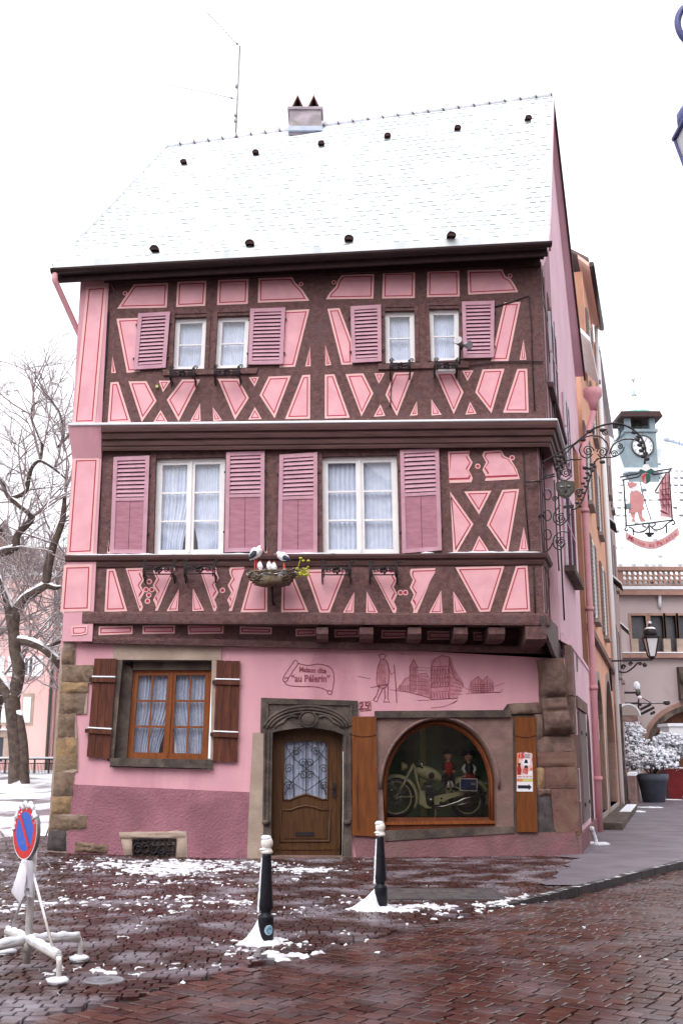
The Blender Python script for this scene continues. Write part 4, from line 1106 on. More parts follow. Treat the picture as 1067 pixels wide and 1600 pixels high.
b.tube([c + Vector((math.cos(t) * .155, -.035, math.sin(t) * .14)) for t in [2 * math.pi * i / 20 for i in range(20)]], .015, 'stone_grey', 5, closed=True)
for sx in (-1, 1):
    b.tube([G.px(*ZD([(600 + sx * x, y)])[0], .075) for x, y in ((95, 240), (150, 225), (200, 250), (230, 285), (280, 310), (310, 345))], [.03, .035, .03, .035, .025, .015], 'stone_grey', 6)
b.tube([G.px(*ZD([(x, y)])[0], .08) for x, y in ((520, 190), (560, 165), (640, 165), (690, 190))], .022, 'stone_grey', 6)
b.ppoly(G, [ZD([(225, 1525), (935, 1530), (945, 1560), (225, 1560)])], .10, .45, 'stone_pink')
b.build('door_surround', H)
# door leaf
D_ = -.20
b = MB()
leaf = ZD([(262, 340), (450, 315), (600, 308), (760, 318), (930, 360), (905, 1532), (262, 1532)])
glz = ZD([(385, 480), (480, 462), (590, 455), (700, 462), (786, 482), (784, 1000), (740, 1002), (690, 980), (590, 948), (500, 975), (440, 1005), (384, 1005)])
b.ppoly(G, [leaf, glz], D_, .07, 'wood_door')
def molding(lp, w, off, m='wood_door'):
    pts = [G.px(*p, off) for p in ZD(lp)]; b.tube(pts, w, m, 6, closed=True)
molding([(380, 475), (480, 456), (590, 449), (700, 456), (792, 477), (790, 1008), (740, 1008), (690, 988), (590, 958), (500, 985), (440, 1012), (378, 1012)], .018, D_ + .005)
pan = [(358, 1105), (450, 1103), (510, 1080), (590, 1064), (670, 1080), (730, 1103), (812, 1103), (806, 1398), (350, 1400)]
molding(pan, .02, D_ + .005)
b.ppoly(G, [ZD([(385, 1130), (460, 1128), (520, 1105), (590, 1092), (665, 1105), (725, 1128), (788, 1128), (782, 1370), (378, 1372)])], D_ + .015, .02, 'wood_door')
b.ppoly(G, [ZD([(262, 1450), (905, 1450), (905, 1475), (262, 1475)])], D_ + .02, .02, 'wood_door')
b.ppoly(G, [ZD([(845, 400), (878, 405), (868, 1532), (835, 1532)])], D_ + .012, .02, 'wood_door'); b.ppoly(G, [ZD([(285, 400), (312, 400), (310, 1532), (282, 1532)])], D_ + .012, .02, 'wood_door')
dr = b.build('door', H)
b = MB(); b.add([G.px(*p, D_ - .03) for p in glz], [list(range(len(glz)))], 'glass'); b.build('pane', dr)
b = MB(); n = 50; vs = []; fs = []
for i in range(n + 1):
    for j in range(4):
        x = 375 + 420 * i / n; y = 440 + 580 * j / 3
        vs.append(G.px(*ZD([(x, y)])[0], D_ - .08 + .016 * math.sin(i * 1.25) + .008 * math.sin(i * 3.1)))
fs = [[i * 4 + j, (i + 1) * 4 + j, (i + 1) * 4 + j + 1, i * 4 + j + 1] for i in range(n) for j in range(3)]
b.add(vs, fs, 'lace', True); b.build('curtain', dr)
b = MB()
def sp(x, y, r, a, t): b.tube(spiral(G, *G.sz(*ZD([(x, y)])[0]), r, .015, a, t, 18, D_ + .002), .008, 'iron', 5)
for x, y, s in ((560, 665, 1), (625, 665, -1), (560, 780, -1), (625, 780, 1), (430, 720, 1), (755, 720, -1), (430, 880, -1), (755, 880, 1), (500, 560, 1), (680, 560, -1)): sp(x, y, .085, 0 if s > 0 else math.pi, 1.6 * s)
for lp in ([(400, 500), (470, 620), (590, 720), (700, 800), (780, 960)], [(780, 500), (710, 620), (590, 720), (470, 820), (390, 960)], [(480, 470), (470, 700), (475, 990)], [(705, 470), (712, 700), (708, 985)], [(590, 460), (588, 950)], [(390, 800), (480, 860), (590, 930), (690, 860), (780, 800)], [(390, 640), (470, 560), (590, 480), (710, 560), (785, 640)]):
    b.tube([G.px(*p, D_ + .002) for p in ZD(lp)], .008, 'iron', 5)
b.build('door_grille', dr)
b = MB(); b.ppoly(G, [ZD([(490, 1310), (666, 1310), (664, 1348), (488, 1348)])], D_ + .03, .02, 'iron'); b.build('letter_slot', dr)
b = MB()
b.ppoly(G, [ZD([(838, 850), (872, 850), (870, 990), (836, 990)])], D_ + .03, .02, 'iron'); b.tube([G.px(*p, D_ + o) for p, o in zip(ZD([(852, 905), (852, 905), (810, 908)]), (.03, .08, .085))], .012, 'iron', 6); b.build('handle', dr)
b = MB()
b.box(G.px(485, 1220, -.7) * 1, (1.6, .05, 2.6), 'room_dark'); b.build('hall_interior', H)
# ---- shop window: stone frame, wood frame, glass, dark showcase
b = MB()
so = Z8([(394, 252), (790, 250), (800, 266), (803, 600), (800, 612), (420, 632), (398, 622), (394, 264)])
b.ppoly(G, [so, WO], .03, .34, 'stone_pink')
b.ppoly(G, [Z8([(390, 250), (792, 247), (793, 268), (391, 270)])], .10, .1, 'stone_grey')
b.ppoly(G, [Z8([(418, 606), (800, 592), (805, 612), (420, 636)])], .07, .1, 'stone_grey')
pts = [G.px(*p, .045) for p in arch(512, 700, 492, 590, 35, 1005, 1000)[1:-1]]; b.tube(pts, .03, 'stone_pink', 6)
b.build('shop_window_surround', H)
b = MB()
b.poly(G, [inset([G.sz(*p) for p in WO], -.05), [G.sz(*p) for p in WI]], -.14, .10, 'wood_showcase')
pts = [G.px(*p, -.12) for p in arch(512, 700, 450, 545, 70, 965, 985)]; b.tube(pts, .022, 'wood_window', 6)
pts = [G.px(*p, -.125) for p in arch(512, 700, 434, 527, 82, 946, 955)]; b.tube(pts, .014, 'wood_showcase', 6)
b.ppoly(G, [ZW([(60, 985), (988, 975), (990, 1000), (60, 1012)])], -.10, .05, 'wood_window')
sw = b.build('shop_window', H)
b = MB(); b.add([G.px(*p, -.19) for p in WI], [list(range(len(WI)))], 'glass_dim'); b.build('pane', sw)
b = MB()
s0, s1 = G.sz(*ZW([(30, 700)])[0])[0], G.sz(*ZW([(1010, 700)])[0])[0]
zf, zc = G.sz(*ZW([(512, 975)])[0])[1], G.sz(*ZW([(512, 100)])[0])[1]
SF = zf
b.hexa([G.at(s0, zf - .1, -.25), G.at(s1, zf - .1, -.25), G.at(s1, zf - .1, -1.5), G.at(s0, zf - .1, -1.5)], [G.at(s0, zf, -.25), G.at(s1, zf, -.25), G.at(s1, zf, -1.5), G.at(s0, zf, -1.5)], 'wood_showcase')
b.poly(G, [[(s0, zf), (s1, zf), (s1, zc), (s0, zc)]], -1.45, .05, 'green_back')
sa, sb = G.sz(*ZW([(445, 500)])[0])[0] + .05, G.sz(*ZW([(500, 500)])[0])[0] + .05
b.poly(G, [[(sa, zf), (sb, zf), (sb, zc), (sa, zc)]], -1.44, .0, 'yellow_back')
for s in (s0, s1): b.hexa([G.at(s, zf, -.26), G.at(s, zf, -1.5), G.at(s, zc, -1.5), G.at(s, zc, -.26)], [G.at(s + .02, zf, -.26), G.at(s + .02, zf, -1.5), G.at(s + .02, zc, -1.5), G.at(s + .02, zc, -.26)], 'green_back')
b.hexa([G.at(s0, zc, -.25), G.at(s1, zc, -.25), G.at(s1, zc, -1.5), G.at(s0, zc, -1.5)], [G.at(s0, zc + .05, -.25), G.at(s1, zc + .05, -.25), G.at(s1, zc + .05, -1.5), G.at(s0, zc + .05, -1.5)], 'room_dark')
b.build('display_case', sw)
# ---- corner pier in squared stones, and the stepped corbel above it
ST = [([(70, 400), (335, 385), (335, 470), (70, 478)], 'stone_brown', .05), ([(-10, 500), (60, 490), (100, 640), (95, 1420), (0, 1420)], 'stone_pink', .0), ([(270, 480), (335, 475), (340, 650), (275, 690)], 'stone_brown', .03),
      ([(275, 690), (345, 655), (585, 660), (585, 768), (280, 775)], 'stone_brown', .035), ([(285, 778), (585, 770), (590, 890), (290, 895)], 'stone_red', .03), ([(280, 898), (345, 898), (350, 1055), (285, 1058)], 'stone_ochre', .025), ([(348, 896), (600, 890), (605, 1060), (352, 1062)], 'stone_red', .03),
      ([(285, 1060), (390, 1062), (395, 1110), (290, 1120)], 'stone_brown', .03), ([(288, 1122), (392, 1112), (425, 1420), (290, 1420)], 'stone_dark', .02), ([(394, 1064), (608, 1062), (612, 1395), (440, 1410), (420, 1380)], 'stone_red', .04)]
b = MB(); b.ppoly(G, [ZC([(60, 400), (335, 385), (335, 460), (590, 640), (612, 1400), (280, 1425), (0, 1420), (-10, 500)])], .018, .1, 'stone_grey'); b.build('pier_mortar', H)
for q, m, off in ST:
    b = MB(); (rock(b, G, ZC(q), off + .045, .12, m, 6, 5, .018, .03) if len(q) == 4 else b.ppoly(G, [ZC(q)], off + .01, .1, m)); b.build('pier_stone', H)
b = MB(); q = [G.sz(*p) for p in ZC([(285, 60), (472, 48), (550, 645), (340, 652)])]; NU, NV = 12, 40; vs = []
prof = [(0, .36), (.18, .36), (.42, .33), (.485, .27), (.50, .20), (.515, .26), (.62, .27), (.655, .25), (.67, .19), (.685, .25), (.80, .27), (.90, .22), (.96, .12), (1.0, .0)]
def pv(v):
    for (a, x), (c, y) in zip(prof[:-1], prof[1:]):
        if v <= c: return x + (y - x) * (v - a) / (c - a)
    return 0
for jv in range(NV + 1):
    for iu in range(NU + 1):
        u, v = iu / NU, jv / NV; e = min(u, 1 - u); o = pv(v) * (1 - (1 - min(1, e * 6)) ** 2 * .45) + random.uniform(-.008, .008)
        x, z = qp(q, u + .03 * math.sin(v * 9), v); vs.append(G.at(x, z, o))
b.add(vs, [[jv * (NU + 1) + iu, jv * (NU + 1) + iu + 1, (jv + 1) * (NU + 1) + iu + 1, (jv + 1) * (NU + 1) + iu] for jv in range(NV) for iu in range(NU)], 'stone_brown', True)
for iu in (0, NU): b.add([vs[jv * (NU + 1) + iu] for jv in range(NV + 1)] + [vs[jv * (NU + 1) + iu] - G.n * .5 for jv in range(NV + 1)], [[jv, jv + 1, NV + 2 + jv, NV + 1 + jv] for jv in range(NV)], 'stone_brown')
b.build('corbel', H)
b = MB()      # street-side flank of the corner stones
for t0, t1, z0, z1, m in ((0, .75, 2.9, 3.85, 'stone_pink'), (0, .55, 2.2, 2.88, 'stone_brown'), (0, .85, 1.55, 2.18, 'stone_red'), (0, .55, .95, 1.53, 'stone_brown'), (0, .7, .35, .93, 'stone_red')):
    b.poly(S0, [[(t0 - .05, z0), (t1, z0), (t1, z1), (t0 - .05, z1)]], .02 + .01 * random.random(), .12, m)
b.poly(S0, [[(-.04, -.1), (8.9, -.1), (6.9, .33), (-.04, .35)]], .05, .1, 'plinth_worn')
b.build('pier_flank', H)
b = MB()      # side door: grey boards with iron hinges
b.poly(S0, [[(1.2, .45), (4.0, .45), (4.0, 2.75), (1.2, 2.75)]], -.0, .05, 'room_dark')
for k in range(6): b.poly(S0, [[(1.3 + .35 * k, .5), (1.63 + .35 * k, .5), (1.63 + .35 * k, 2.65), (1.3 + .35 * k, 2.65)]], .05, .05, 'wood_grey')
sd = b.build('side_shutter', H)
b = MB()
for zz in (.8, 2.2):
    for t in (1.45, 3.1): b.poly(S0, [[(t, zz), (t + .3, zz), (t + .3, zz + .07), (t, zz + .07)]], .07, .03, 'iron')
b.build('hinge', sd)
b = MB(); b.poly(S0, [[(1.0, 2.72), (4.6, 2.72), (4.6, 2.95), (1.0, 2.95)]], .04, .05, 'stone_pink'); b.poly(S0, [[(4.5, .3), (5.4, .3), (5.4, 2.3), (5.25, 2.6), (4.95, 2.75), (4.65, 2.6), (4.5, 2.3)]], .02, .05, 'stone_grey'); b.poly(S0, [[(4.65, .4), (5.25, .4), (5.25, 2.2), (5.1, 2.5), (4.95, 2.58), (4.8, 2.5), (4.65, 2.2)]], .03, .03, 'room_dark'); b.build('side_lintel', H)
# ---- painted writing: scroll, house number, drawing of the town
def strip(b, pl, pts, w, m, off):
    P = [pl.sz(*p) for p in pts]; n = len(P)
    if n < 2: return
    L_, R_ = [], []
    for i in range(n):
        a = P[max(i - 1, 0)]; c = P[min(i + 1, n - 1)]; dx, dz = c[0] - a[0], c[1] - a[1]; l = math.hypot(dx, dz) or 1e-6
        L_.append(pl.at(P[i][0] - dz / l * w, P[i][1] + dx / l * w, off)); R_.append(pl.at(P[i][0] + dz / l * w, P[i][1] - dx / l * w, off))
    b.add(L_ + R_, [[i, i + 1, n + i + 1, n + i] for i in range(n - 1)], m)
b = MB()
def crv(pts, k=6):
    out = []; n = len(pts)
    for i in range(n - 1):
        p0, p1, p2, p3 = pts[max(i - 1, 0)], pts[i], pts[i + 1], pts[min(i + 2, n - 1)]
        for j in range(k):
            t = j / k
            out.append(tuple(.5 * (2 * p1[d] + (p2[d] - p0[d]) * t + (2 * p0[d] - 5 * p1[d] + 4 * p2[d] - p3[d]) * t * t + (3 * p1[d] - p0[d] - 3 * p2[d] + p3[d]) * t ** 3) for d in (0, 1)))
    return out + [pts[-1]]
for lp in ([(103, 72), (95, 64), (85, 72), (62, 105), (40, 140), (38, 160), (50, 163), (60, 150), (52, 143), (44, 150)], [(103, 72), (105, 82), (85, 110), (58, 152)], [(103, 78), (150, 88), (200, 82), (245, 92), (265, 112), (272, 150), (262, 215), (255, 222), (243, 218), (243, 207), (254, 204), (258, 212)], [(42, 164), (60, 180), (120, 186), (170, 186), (215, 193), (243, 208)]):
    strip(b, G, ZM(crv(lp)), .008, 'mural_ink', .006)
for s, x, y, sz_, r in (('Maison dite', 174, 111, .128, -.05), ('\u201cau P\u00e9lerin\u201d', 164, 150, .175, .0)):
    a, z = G.sz(*ZM([(x, y)])[0]); text(b, G, s, a, z, sz_, 'mural_ink', .006, rot=r, wscale=.85, bold=.005)
b.build('painted_scroll', H)
b = MB()
a, z = G.sz(571, 1103.5); text(b, G, '25', a - .025, z, .20, 'mural_ink', .006, bold=.006); text(b, G, 'd', a + .075, z + .035, .11, 'mural_ink', .006, bold=.003)
strip(b, G, ZM([(428, 291), (440, 291)]), .008, 'mural_ink', .006)
strip(b, G, ZM([(396, 258), (441, 256), (444, 297), (394, 299), (396, 258)]), .008, 'mural_ink', .006)
b.build('house_number', H)
b = MB()
def ln(lp, w=.007, m='mural_ink', smooth=False): strip(b, G, ZM(crv(lp, 4) if smooth else lp), w * .72, m, .006)
def fill(lp, m='mural_wash'): b.ppoly(G, [ZM(lp)], .003, 0, m)
fill([(718, 62), (770, 42), (815, 52), (828, 100), (870, 168), (868, 185), (845, 238), (718, 245)])
fill([(625, 85), (640, 62), (655, 85), (655, 130), (700, 128), (716, 180), (716, 238), (622, 212), (570, 200), (600, 150), (625, 140)])
fill([(900, 160), (938, 138), (965, 160), (975, 142), (1000, 165), (1015, 200), (960, 214), (890, 214)])
fill([(486, 60), (510, 50), (522, 90), (520, 180), (478, 185), (472, 110)])
ln([(478, 40), (498, 34), (512, 42), (502, 62), (488, 58), (478, 40)], .012); ln([(488, 62), (472, 110), (474, 185), (520, 182), (524, 95), (510, 62)], .012, smooth=True)
ln([(480, 188), (470, 225), (452, 250), (470, 256), (478, 235), (500, 190)], .012); ln([(505, 188), (508, 240), (500, 256), (528, 258), (520, 240), (522, 185)], .012)
ln([(522, 90), (535, 130), (552, 118)], .01); ln([(550, 85), (558, 180), (562, 262)], .012); ln([(440, 190), (480, 185)], .008); ln([(476, 182), (520, 178)], .022)
for k in range(4): ln([(480 + 8 * k, 75 + 4 * k), (478 + 10 * k, 175)], .005)
ln([(718, 245), (720, 95), (740, 58), (768, 42), (805, 48), (812, 95), (828, 145), (870, 175), (868, 190)], .01); ln([(805, 50), (806, 240)], .01)
for y in (95, 112, 130, 150, 170, 190, 212): ln([(719, y), (806, y - 4)], .009 if y in (95, 150, 190) else .006)
for k in range(7):
    x = 724 + 12.5 * k; ln([(x, 96), (x, 188)], .008); ln([(x + 1, 100 + 9 * (k % 2)), (x + 10, 146)], .006); ln([(x + 10, 152), (x, 186)], .006)
    ln([(720 + 13 * k, 215), (724 + 13 * k, 240)], .012)
for k in range(9): ln([(806, 60 + 20 * k), (826 + min(40, 8 * k), 110 + 14 * k)], .006)
ln([(718, 247), (806, 242), (845, 240)], .008)
ln([(622, 212), (622, 90), (632, 84), (633, 72), (640, 58), (648, 72), (650, 84), (658, 92), (658, 128), (700, 124), (715, 160)], .009)
for k in range(6): ln([(626 + 5 * k, 95), (626 + 5 * k, 210)], .005)
for y in (95, 108, 135, 160, 178, 196): ln([(622, y), (714, y + 6)], .005)
for k in range(9): ln([(662 + 6 * k, 140 + 2 * k), (662 + 6 * k, 225)], .006)
ln([(565, 200), (600, 150), (622, 140)], .008); ln([(570, 205), (620, 212), (718, 240)], .008)
for k in range(6): ln([(575 + 8 * k, 180), (577 + 8 * k, 205)], .007)
for x, s in ((938, 0), (980, 0)):
    ln([(x - 32, 170), (x, 138), (x + 28, 168), (x + 26, 212), (x - 30, 214), (x - 32, 170)], .009); ln([(x, 138), (x, 212)], .005)
    for k in range(4): ln([(x - 26, 176 + 10 * k), (x + 24, 174 + 10 * k)], .006)
    for k in range(5): ln([(x - 26 + 12 * k, 172), (x - 20 + 12 * k, 212)], .007)
for lp in ([(380, 138), (440, 150)], [(870, 185), (900, 200), (1030, 214), (1050, 195)], [(880, 220), (960, 216), (1040, 210)], [(720, 285), (790, 275), (840, 250)], [(530, 200), (570, 205)], [(660, 250), (715, 248)], [(1000, 190), (1060, 170)], [(820, 265), (845, 250)]): ln(lp, .005, smooth=True)
ln([(580, 35), (588, 38), (592, 34)], .006)
b.build('wall_drawing', H)
# ---- iron flower-box holders
def holder(pl, x0, x1, y, hgt, style):
    s0, zt = pl.sz(x0, y); s1, _ = pl.sz(x1, y); zb = zt - hgt; o = .30; B = MB(); r = .013
    B.tube([pl.at(s0, zb, 0), pl.at(s0, zb, o), pl.at(s1, zb, o), pl.at(s1, zb, 0)], r, 'iron', 5)
    B.tube([pl.at(s0, zt, 0), pl.at(s0, zt, o), pl.at(s1, zt, o), pl.at(s1, zt, 0)], r, 'iron', 5)
    for s in (s0, s1, s0 + .03, s1 - .03): B.tube([pl.at(s, zb - .05, o), pl.at(s, zt + .06, o)], r, 'iron', 5)
    zm = (zt + zb) / 2; k = (s1 - s0) / 6
    for q in range(3):
        cxx = s0 + k * (1 + 2 * q)
        B.tube(spiral(pl, cxx - k * .35, zm, hgt * .30, .02, 0, 1.5, 14, o), .010, 'iron', 5); B.tube(spiral(pl, cxx + k * .35, zm, hgt * .30, .02, math.pi, -1.5, 14, o), .010, 'iron', 5)
    B.tube([pl.at(s0, zm, o), pl.at(s1, zm, o)], .009, 'iron', 5)
    cc_ = (s0 + s1) / 2
    for t in range(5): B.ball(pl.at(cc_ + .05 * math.cos(t * 1.26), zm + .05 * math.sin(t * 1.26), o + .01), .028, 'iron', 6, 4)
    for s in (s0, s1): B.tube([pl.at(s, zb, .02), pl.at(s, zb - .13, .06), pl.at(s, zb - .02, o)], r, 'iron', 5); B.tube(spiral(pl, s + .02, zt + .05, .05, .015, 0, 1.3, 10, o), .01, 'iron', 4)
    return B.build('planter_bracket', H)
for a, y, c in ((372, 606, 494), (540, 604, 664)): holder(P1, Z5([(a, y)])[0][0], Z5([(c, y)])[0][0], Z5([(a, y)])[0][1], .17, 0)
for a, y, c in ((84, 566, 192), (266, 566, 370)): holder(P1, Z6([(a, y)])[0][0], Z6([(c, y)])[0][0], Z6([(a, y)])[0][1], .17, 0)
for a, y, c in ((480, 500, 580), (662, 495, 765)): holder(P2, Z3([(a, y)])[0][0], Z3([(c, y)])[0][0], Z3([(a, y)])[0][1], .11, 0)
for a, y, c in ((345, 487, 420), (515, 484, 600)): holder(P2, Z4([(a, y)])[0][0], Z4([(c, y)])[0][0], Z4([(a, y)])[0][1], .11, 0)
b = MB(); q = [P2.sz(*p) for p in Z4([(520, 492), (595, 490), (595, 512), (520, 514)])]; b.qbox(P2, q, 0, 1, 0, 1, .28, .2, 'feather_white'); b.build('flower_trough', H)
# ---- cables and small fittings on the front
b = MB(); b.tube([P2.px(*p, .02) for p in Z4([(745, 250), (820, 228), (882, 205), (892, 300), (895, 450), (905, 650)])], .012, 'iron', 5); b.build('facade_cable', H)
b = MB(); b.tube([P2.px(*p, .03) for p in Z4([(300, 490), (380, 487), (620, 482), (760, 462), (935, 462)])], .012, 'iron', 5); b.build('facade_cable', H)
b = MB(); b.tube([P2.px(*p, .03) for p in Z4([(352, 520), (346, 630)])], .01, 'iron', 5); b.ball(P2.px(*Z4([(346, 632)])[0], .03), .025, 'iron', 6, 4); b.build('facade_cable', H)
b = MB(); b.tube([P1.px(*p, .02) for p in Z5([(185, 140), (180, 300), (165, 545), (150, 600), (150, 780)])], .014, 'iron', 5); b.build('facade_cable', H)
b = MB(); b.tube([P2.px(*p, .02) for p in Z3([(215, 235), (205, 430), (190, 600), (178, 700)])], .014, 'iron', 5); b.build('facade_cable', H)
b = MB(); b.tube([P2.px(*p, .03) for p in Z3([(218, 92), (228, 125), (240, 152)])], .01, 'steel_grey', 5); b.build('facade_cable', H)
b = MB(); b.tube([P1.px(*p, .02) for p in Z6([(862, 120), (868, 300), (885, 495)])], .012, 'iron', 5); b.tube([P1.px(*p, .02) for p in Z6([(900, 560), (908, 760)])], .012, 'iron', 5); b.build('facade_cable', H)
b = MB(); b.tube([G.px(*p, .02) for p in ZD([(925, 560), (925, 1000), (915, 1540)])], .010, 'steel_white', 5); b.build('facade_cable', H)
b = MB()
l = P2.px(*Z4([(612, 470)])[0], .15); m_ = P2.px(*Z4([(612, 430)])[0], .20)
b.tube([l - Vector((0, -.15, 0)), l, m_, m_ + Vector((.05, -.05, .12))], .016, 'iron', 6)
for p, d in ((Z4([(604, 408)])[0], Vector((-.3, -.8, .25))), (Z4([(636, 420)])[0], Vector((.6, -.7, -.2)))):
    c = P2.px(*p, .32); b.lathe(c - d.normalized() * .08, [(.03, 0), (.05, .05), (.085, .13), (.085, .15)], 'steel_grey', 12, d); b.tube([c - d.normalized() * .08, m_], .012, 'iron', 5)
b.build('spotlight', H)
b = MB()
c = P2.px(*Z3([(417, 547)])[0], .04); b.box(c, (.045, .05, .05), 'yellow_back'); b.build('wall_fitting', H)
# ================================================================== things fixed to or standing in the house
V = Vector
# ---- aerial on the ridge
ab = PY(368, 216, 25.0); at_ = PY(375, 72, 25.0)
A = thing('tv_aerial', 'thin grey television aerial mast rising from the snowy roof ridge beside the chimney', 'aerial', ab + V((0, 0, -.35)))
b = MB(); b.tube([ab + V((0, 0, -.35)), at_], .022, 'steel_grey', 6)
for y in (135, 180, 189): b.ball(PY(372 - (y - 72) * .03, y, 25.0), (.05, .05, .07), 'steel_grey', 6, 4)
b.build('mast', A)
for p, q, n in ((PY(371, 155, 25.0), PY(268, 133, 23.2), 15), (PY(375, 73, 25.0), PY(322, 18, 23.4), 12)):
    b = MB(); b.tube([p, q], .007, 'steel_grey', 4); d = (q - p).normalized(); sdv = d.cross(V((0, 0, 1))).normalized()
    for i in range(n):
        c = p.lerp(q, (i + 1) / n); b.tube([c - sdv * .16, c + sdv * .16], .004, 'steel_grey', 3)
    b.ball(p.lerp(q, .09), .035, 'steel_grey', 6, 4); b.build('antenna_boom', A)

# ---- stork nest with carved storks
NY = 19.16
nc = PY(425.5, 903, NY)
b = MB(); rx, ry = .45, .30
for i in range(150):
    t0 = random.uniform(0, 2 * math.pi); ln_ = random.uniform(.5, 1.6); lv = random.random(); k = .62 + .38 * lv ** .6
    z0 = -.13 + .22 * lv; pts = []
    for j in range(6):
        t = t0 + ln_ * j / 5; e = k * random.uniform(.95, 1.05)
        rise = .06 * max(0, math.cos(t)) * lv
        pts.append(nc + V((rx * e * math.cos(t), ry * e * math.sin(t), z0 + rise + random.uniform(-.02, .02))))
    b.tube(pts, random.uniform(.006, .013), 'nest_twig', 4)
b.lathe(nc + V((0, 0, -.14)), [(.10, -.02), (.26, 0), (.30, .12), (.22, .15), (.01, .15)], 'nest_twig', 14)
for k, (dx, dy, r) in enumerate(((-.12, -.20, .11), (.25, -.12, .15), (-.36, -.05, .10), (.38, .02, .08), (.05, .1, .16), (-.2, .12, .13))):
    b.ball(nc + V((dx, dy, .055 + .04 * (dx > .2))), (r, r * .7, .045), 'snow', 9, 5, .15)
nst = tag(b.build('stork_nest', origin=nc + V((0, 0, -.16))), 'woven twig nest with snow fixed below the brown sill between the large windows', 'nest')
b = MB(); b.tube([nc + V((0, .0, -.16)), nc + V((0, .15, -.36)), V((nc.x, 19.58, nc.z - .42))], .025, 'iron', 6); b.tube([nc + V((0, .3, -.05)), V((nc.x, 19.6, nc.z - .05))], .025, 'iron', 6); b.build('nest_bracket', nst)
b = MB()
for i in range(46):
    p = nc + V((random.uniform(.36, .66), random.uniform(-.12, .12), random.uniform(.0, .14) + .02)); q = p + V((random.uniform(-.06, .08), random.uniform(-.05, .05), random.uniform(-.02, .06)))
    b.tube([p, q], .005, 'yellow_green', 3); b.ball(q, (.022, .02, .016), 'yellow_green', 5, 4)
for px_, py_ in ((470, 872), (474, 876), (482, 876)): b.ball(PY(px_, py_, NY), (.035, .03, .02), 'yellow_green', 6, 4)
b.tube([nc + V((.42, 0, .05)), PY(470, 872, NY)], .006, 'yellow_green', 3)
b.build('green_sprig', nst)
def stork(label, pts, rad, beak, wing, legs, group):
    base = PY(*pts[0], NY) if not legs else PY(legs[0][0], legs[0][1] + 3, NY); base.z = nc.z + .02
    P = [PY(x, y, NY) for x, y in pts]
    bb = MB(); bb.tube(crv3(P, 5), crv1(rad, 5), 'feather_white', 10)
    o = tag(bb.build('stork_figurine', origin=base), label, 'stork', group)
    if beak:
        bb = MB(); q = [PY(x, y, NY - .01) for x, y in beak]; bb.tube(q, [.018, .012, .003][:len(q)], 'beak_red', 6); bb.build('beak', o)
    if wing:
        for yy in (-1, 1):
            bb = MB(); q = [PY(x, y, NY) + V((0, yy * max(rad) * .78, 0)) for x, y in wing[0]]; bb.tube(crv3(q, 4), crv1(wing[1], 4), 'feather_dark', 8)
            bb.build('wing', o)
    for k, (x, y) in enumerate(legs):
        bb = MB(); t = PY(x, y - 5, NY) + V((0, .03 * (k * 2 - 1), 0)); bb.tube([t, V((t.x, t.y, nc.z + .0))], .010, 'beak_red', 5); bb.build('leg', o)
    return o
def crv1(r, k):
    out = []
    for i in range(len(r) - 1):
        for j in range(k): t = ss(j / k); out.append(r[i] * (1 - t) + r[i + 1] * t)
    return out + [r[-1]]
def crv3(P, k):
    out = []; n = len(P)
    for i in range(n - 1):
        p0, p1, p2, p3 = P[max(i - 1, 0)], P[i], P[i + 1], P[min(i + 2, n - 1)]
        for j in range(k):
            t = j / k; out.append(.5 * (2 * p1 + (p2 - p0) * t + (2 * p0 - 5 * p1 + 4 * p2 - p3) * t * t + (3 * p1 - p0 - 3 * p2 + p3) * t ** 3))
    return out + [P[-1]]
stork('tall white stork figurine standing at the left rim of the nest, red beak bent down', ZN([(95, 315), (135, 260), (175, 210), (215, 175), (228, 140), (250, 132)]), [.01, .075, .105, .085, .042, .030], ZN([(250, 140), (268, 165), (285, 200)]), (ZN([(95, 312), (130, 262), (170, 225), (195, 220)]), [.008, .05, .055, .02]), ZN([(165, 330), (190, 330)]), 'carved storks on the nest')
stork('stork figurine at the right of the nest turning its head down to the chicks', ZN([(650, 305), (605, 285), (560, 265), (515, 240), (490, 220), (472, 228)]), [.01, .055, .085, .070, .038, .026], ZN([(470, 232), (478, 255), (490, 278)]), (ZN([(660, 310), (610, 300), (570, 285), (550, 280)]), [.008, .04, .045, .02]), ZN([(565, 400), (580, 400)]), 'carved storks on the nest')
for x, y, lab in ((232, 385, 'small stork chick figurine nearest the tall stork, beak up'), (360, 385, 'small stork chick figurine in the middle of the nest with open beak'), (428, 395, 'small stork chick figurine beside the bent-over stork')):
    stork(lab, ZN([(x + 8, y + 60), (x + 4, y + 20), (x, y - 10), (x + 2, y - 38), (x + 3, y - 52)]), [.03, .052, .045, .030, .016], ZN([(x + 4, y - 50), (x + 4, y - 62), (x + 5, y - 72)]), None, [], 'stork chicks in the nest')

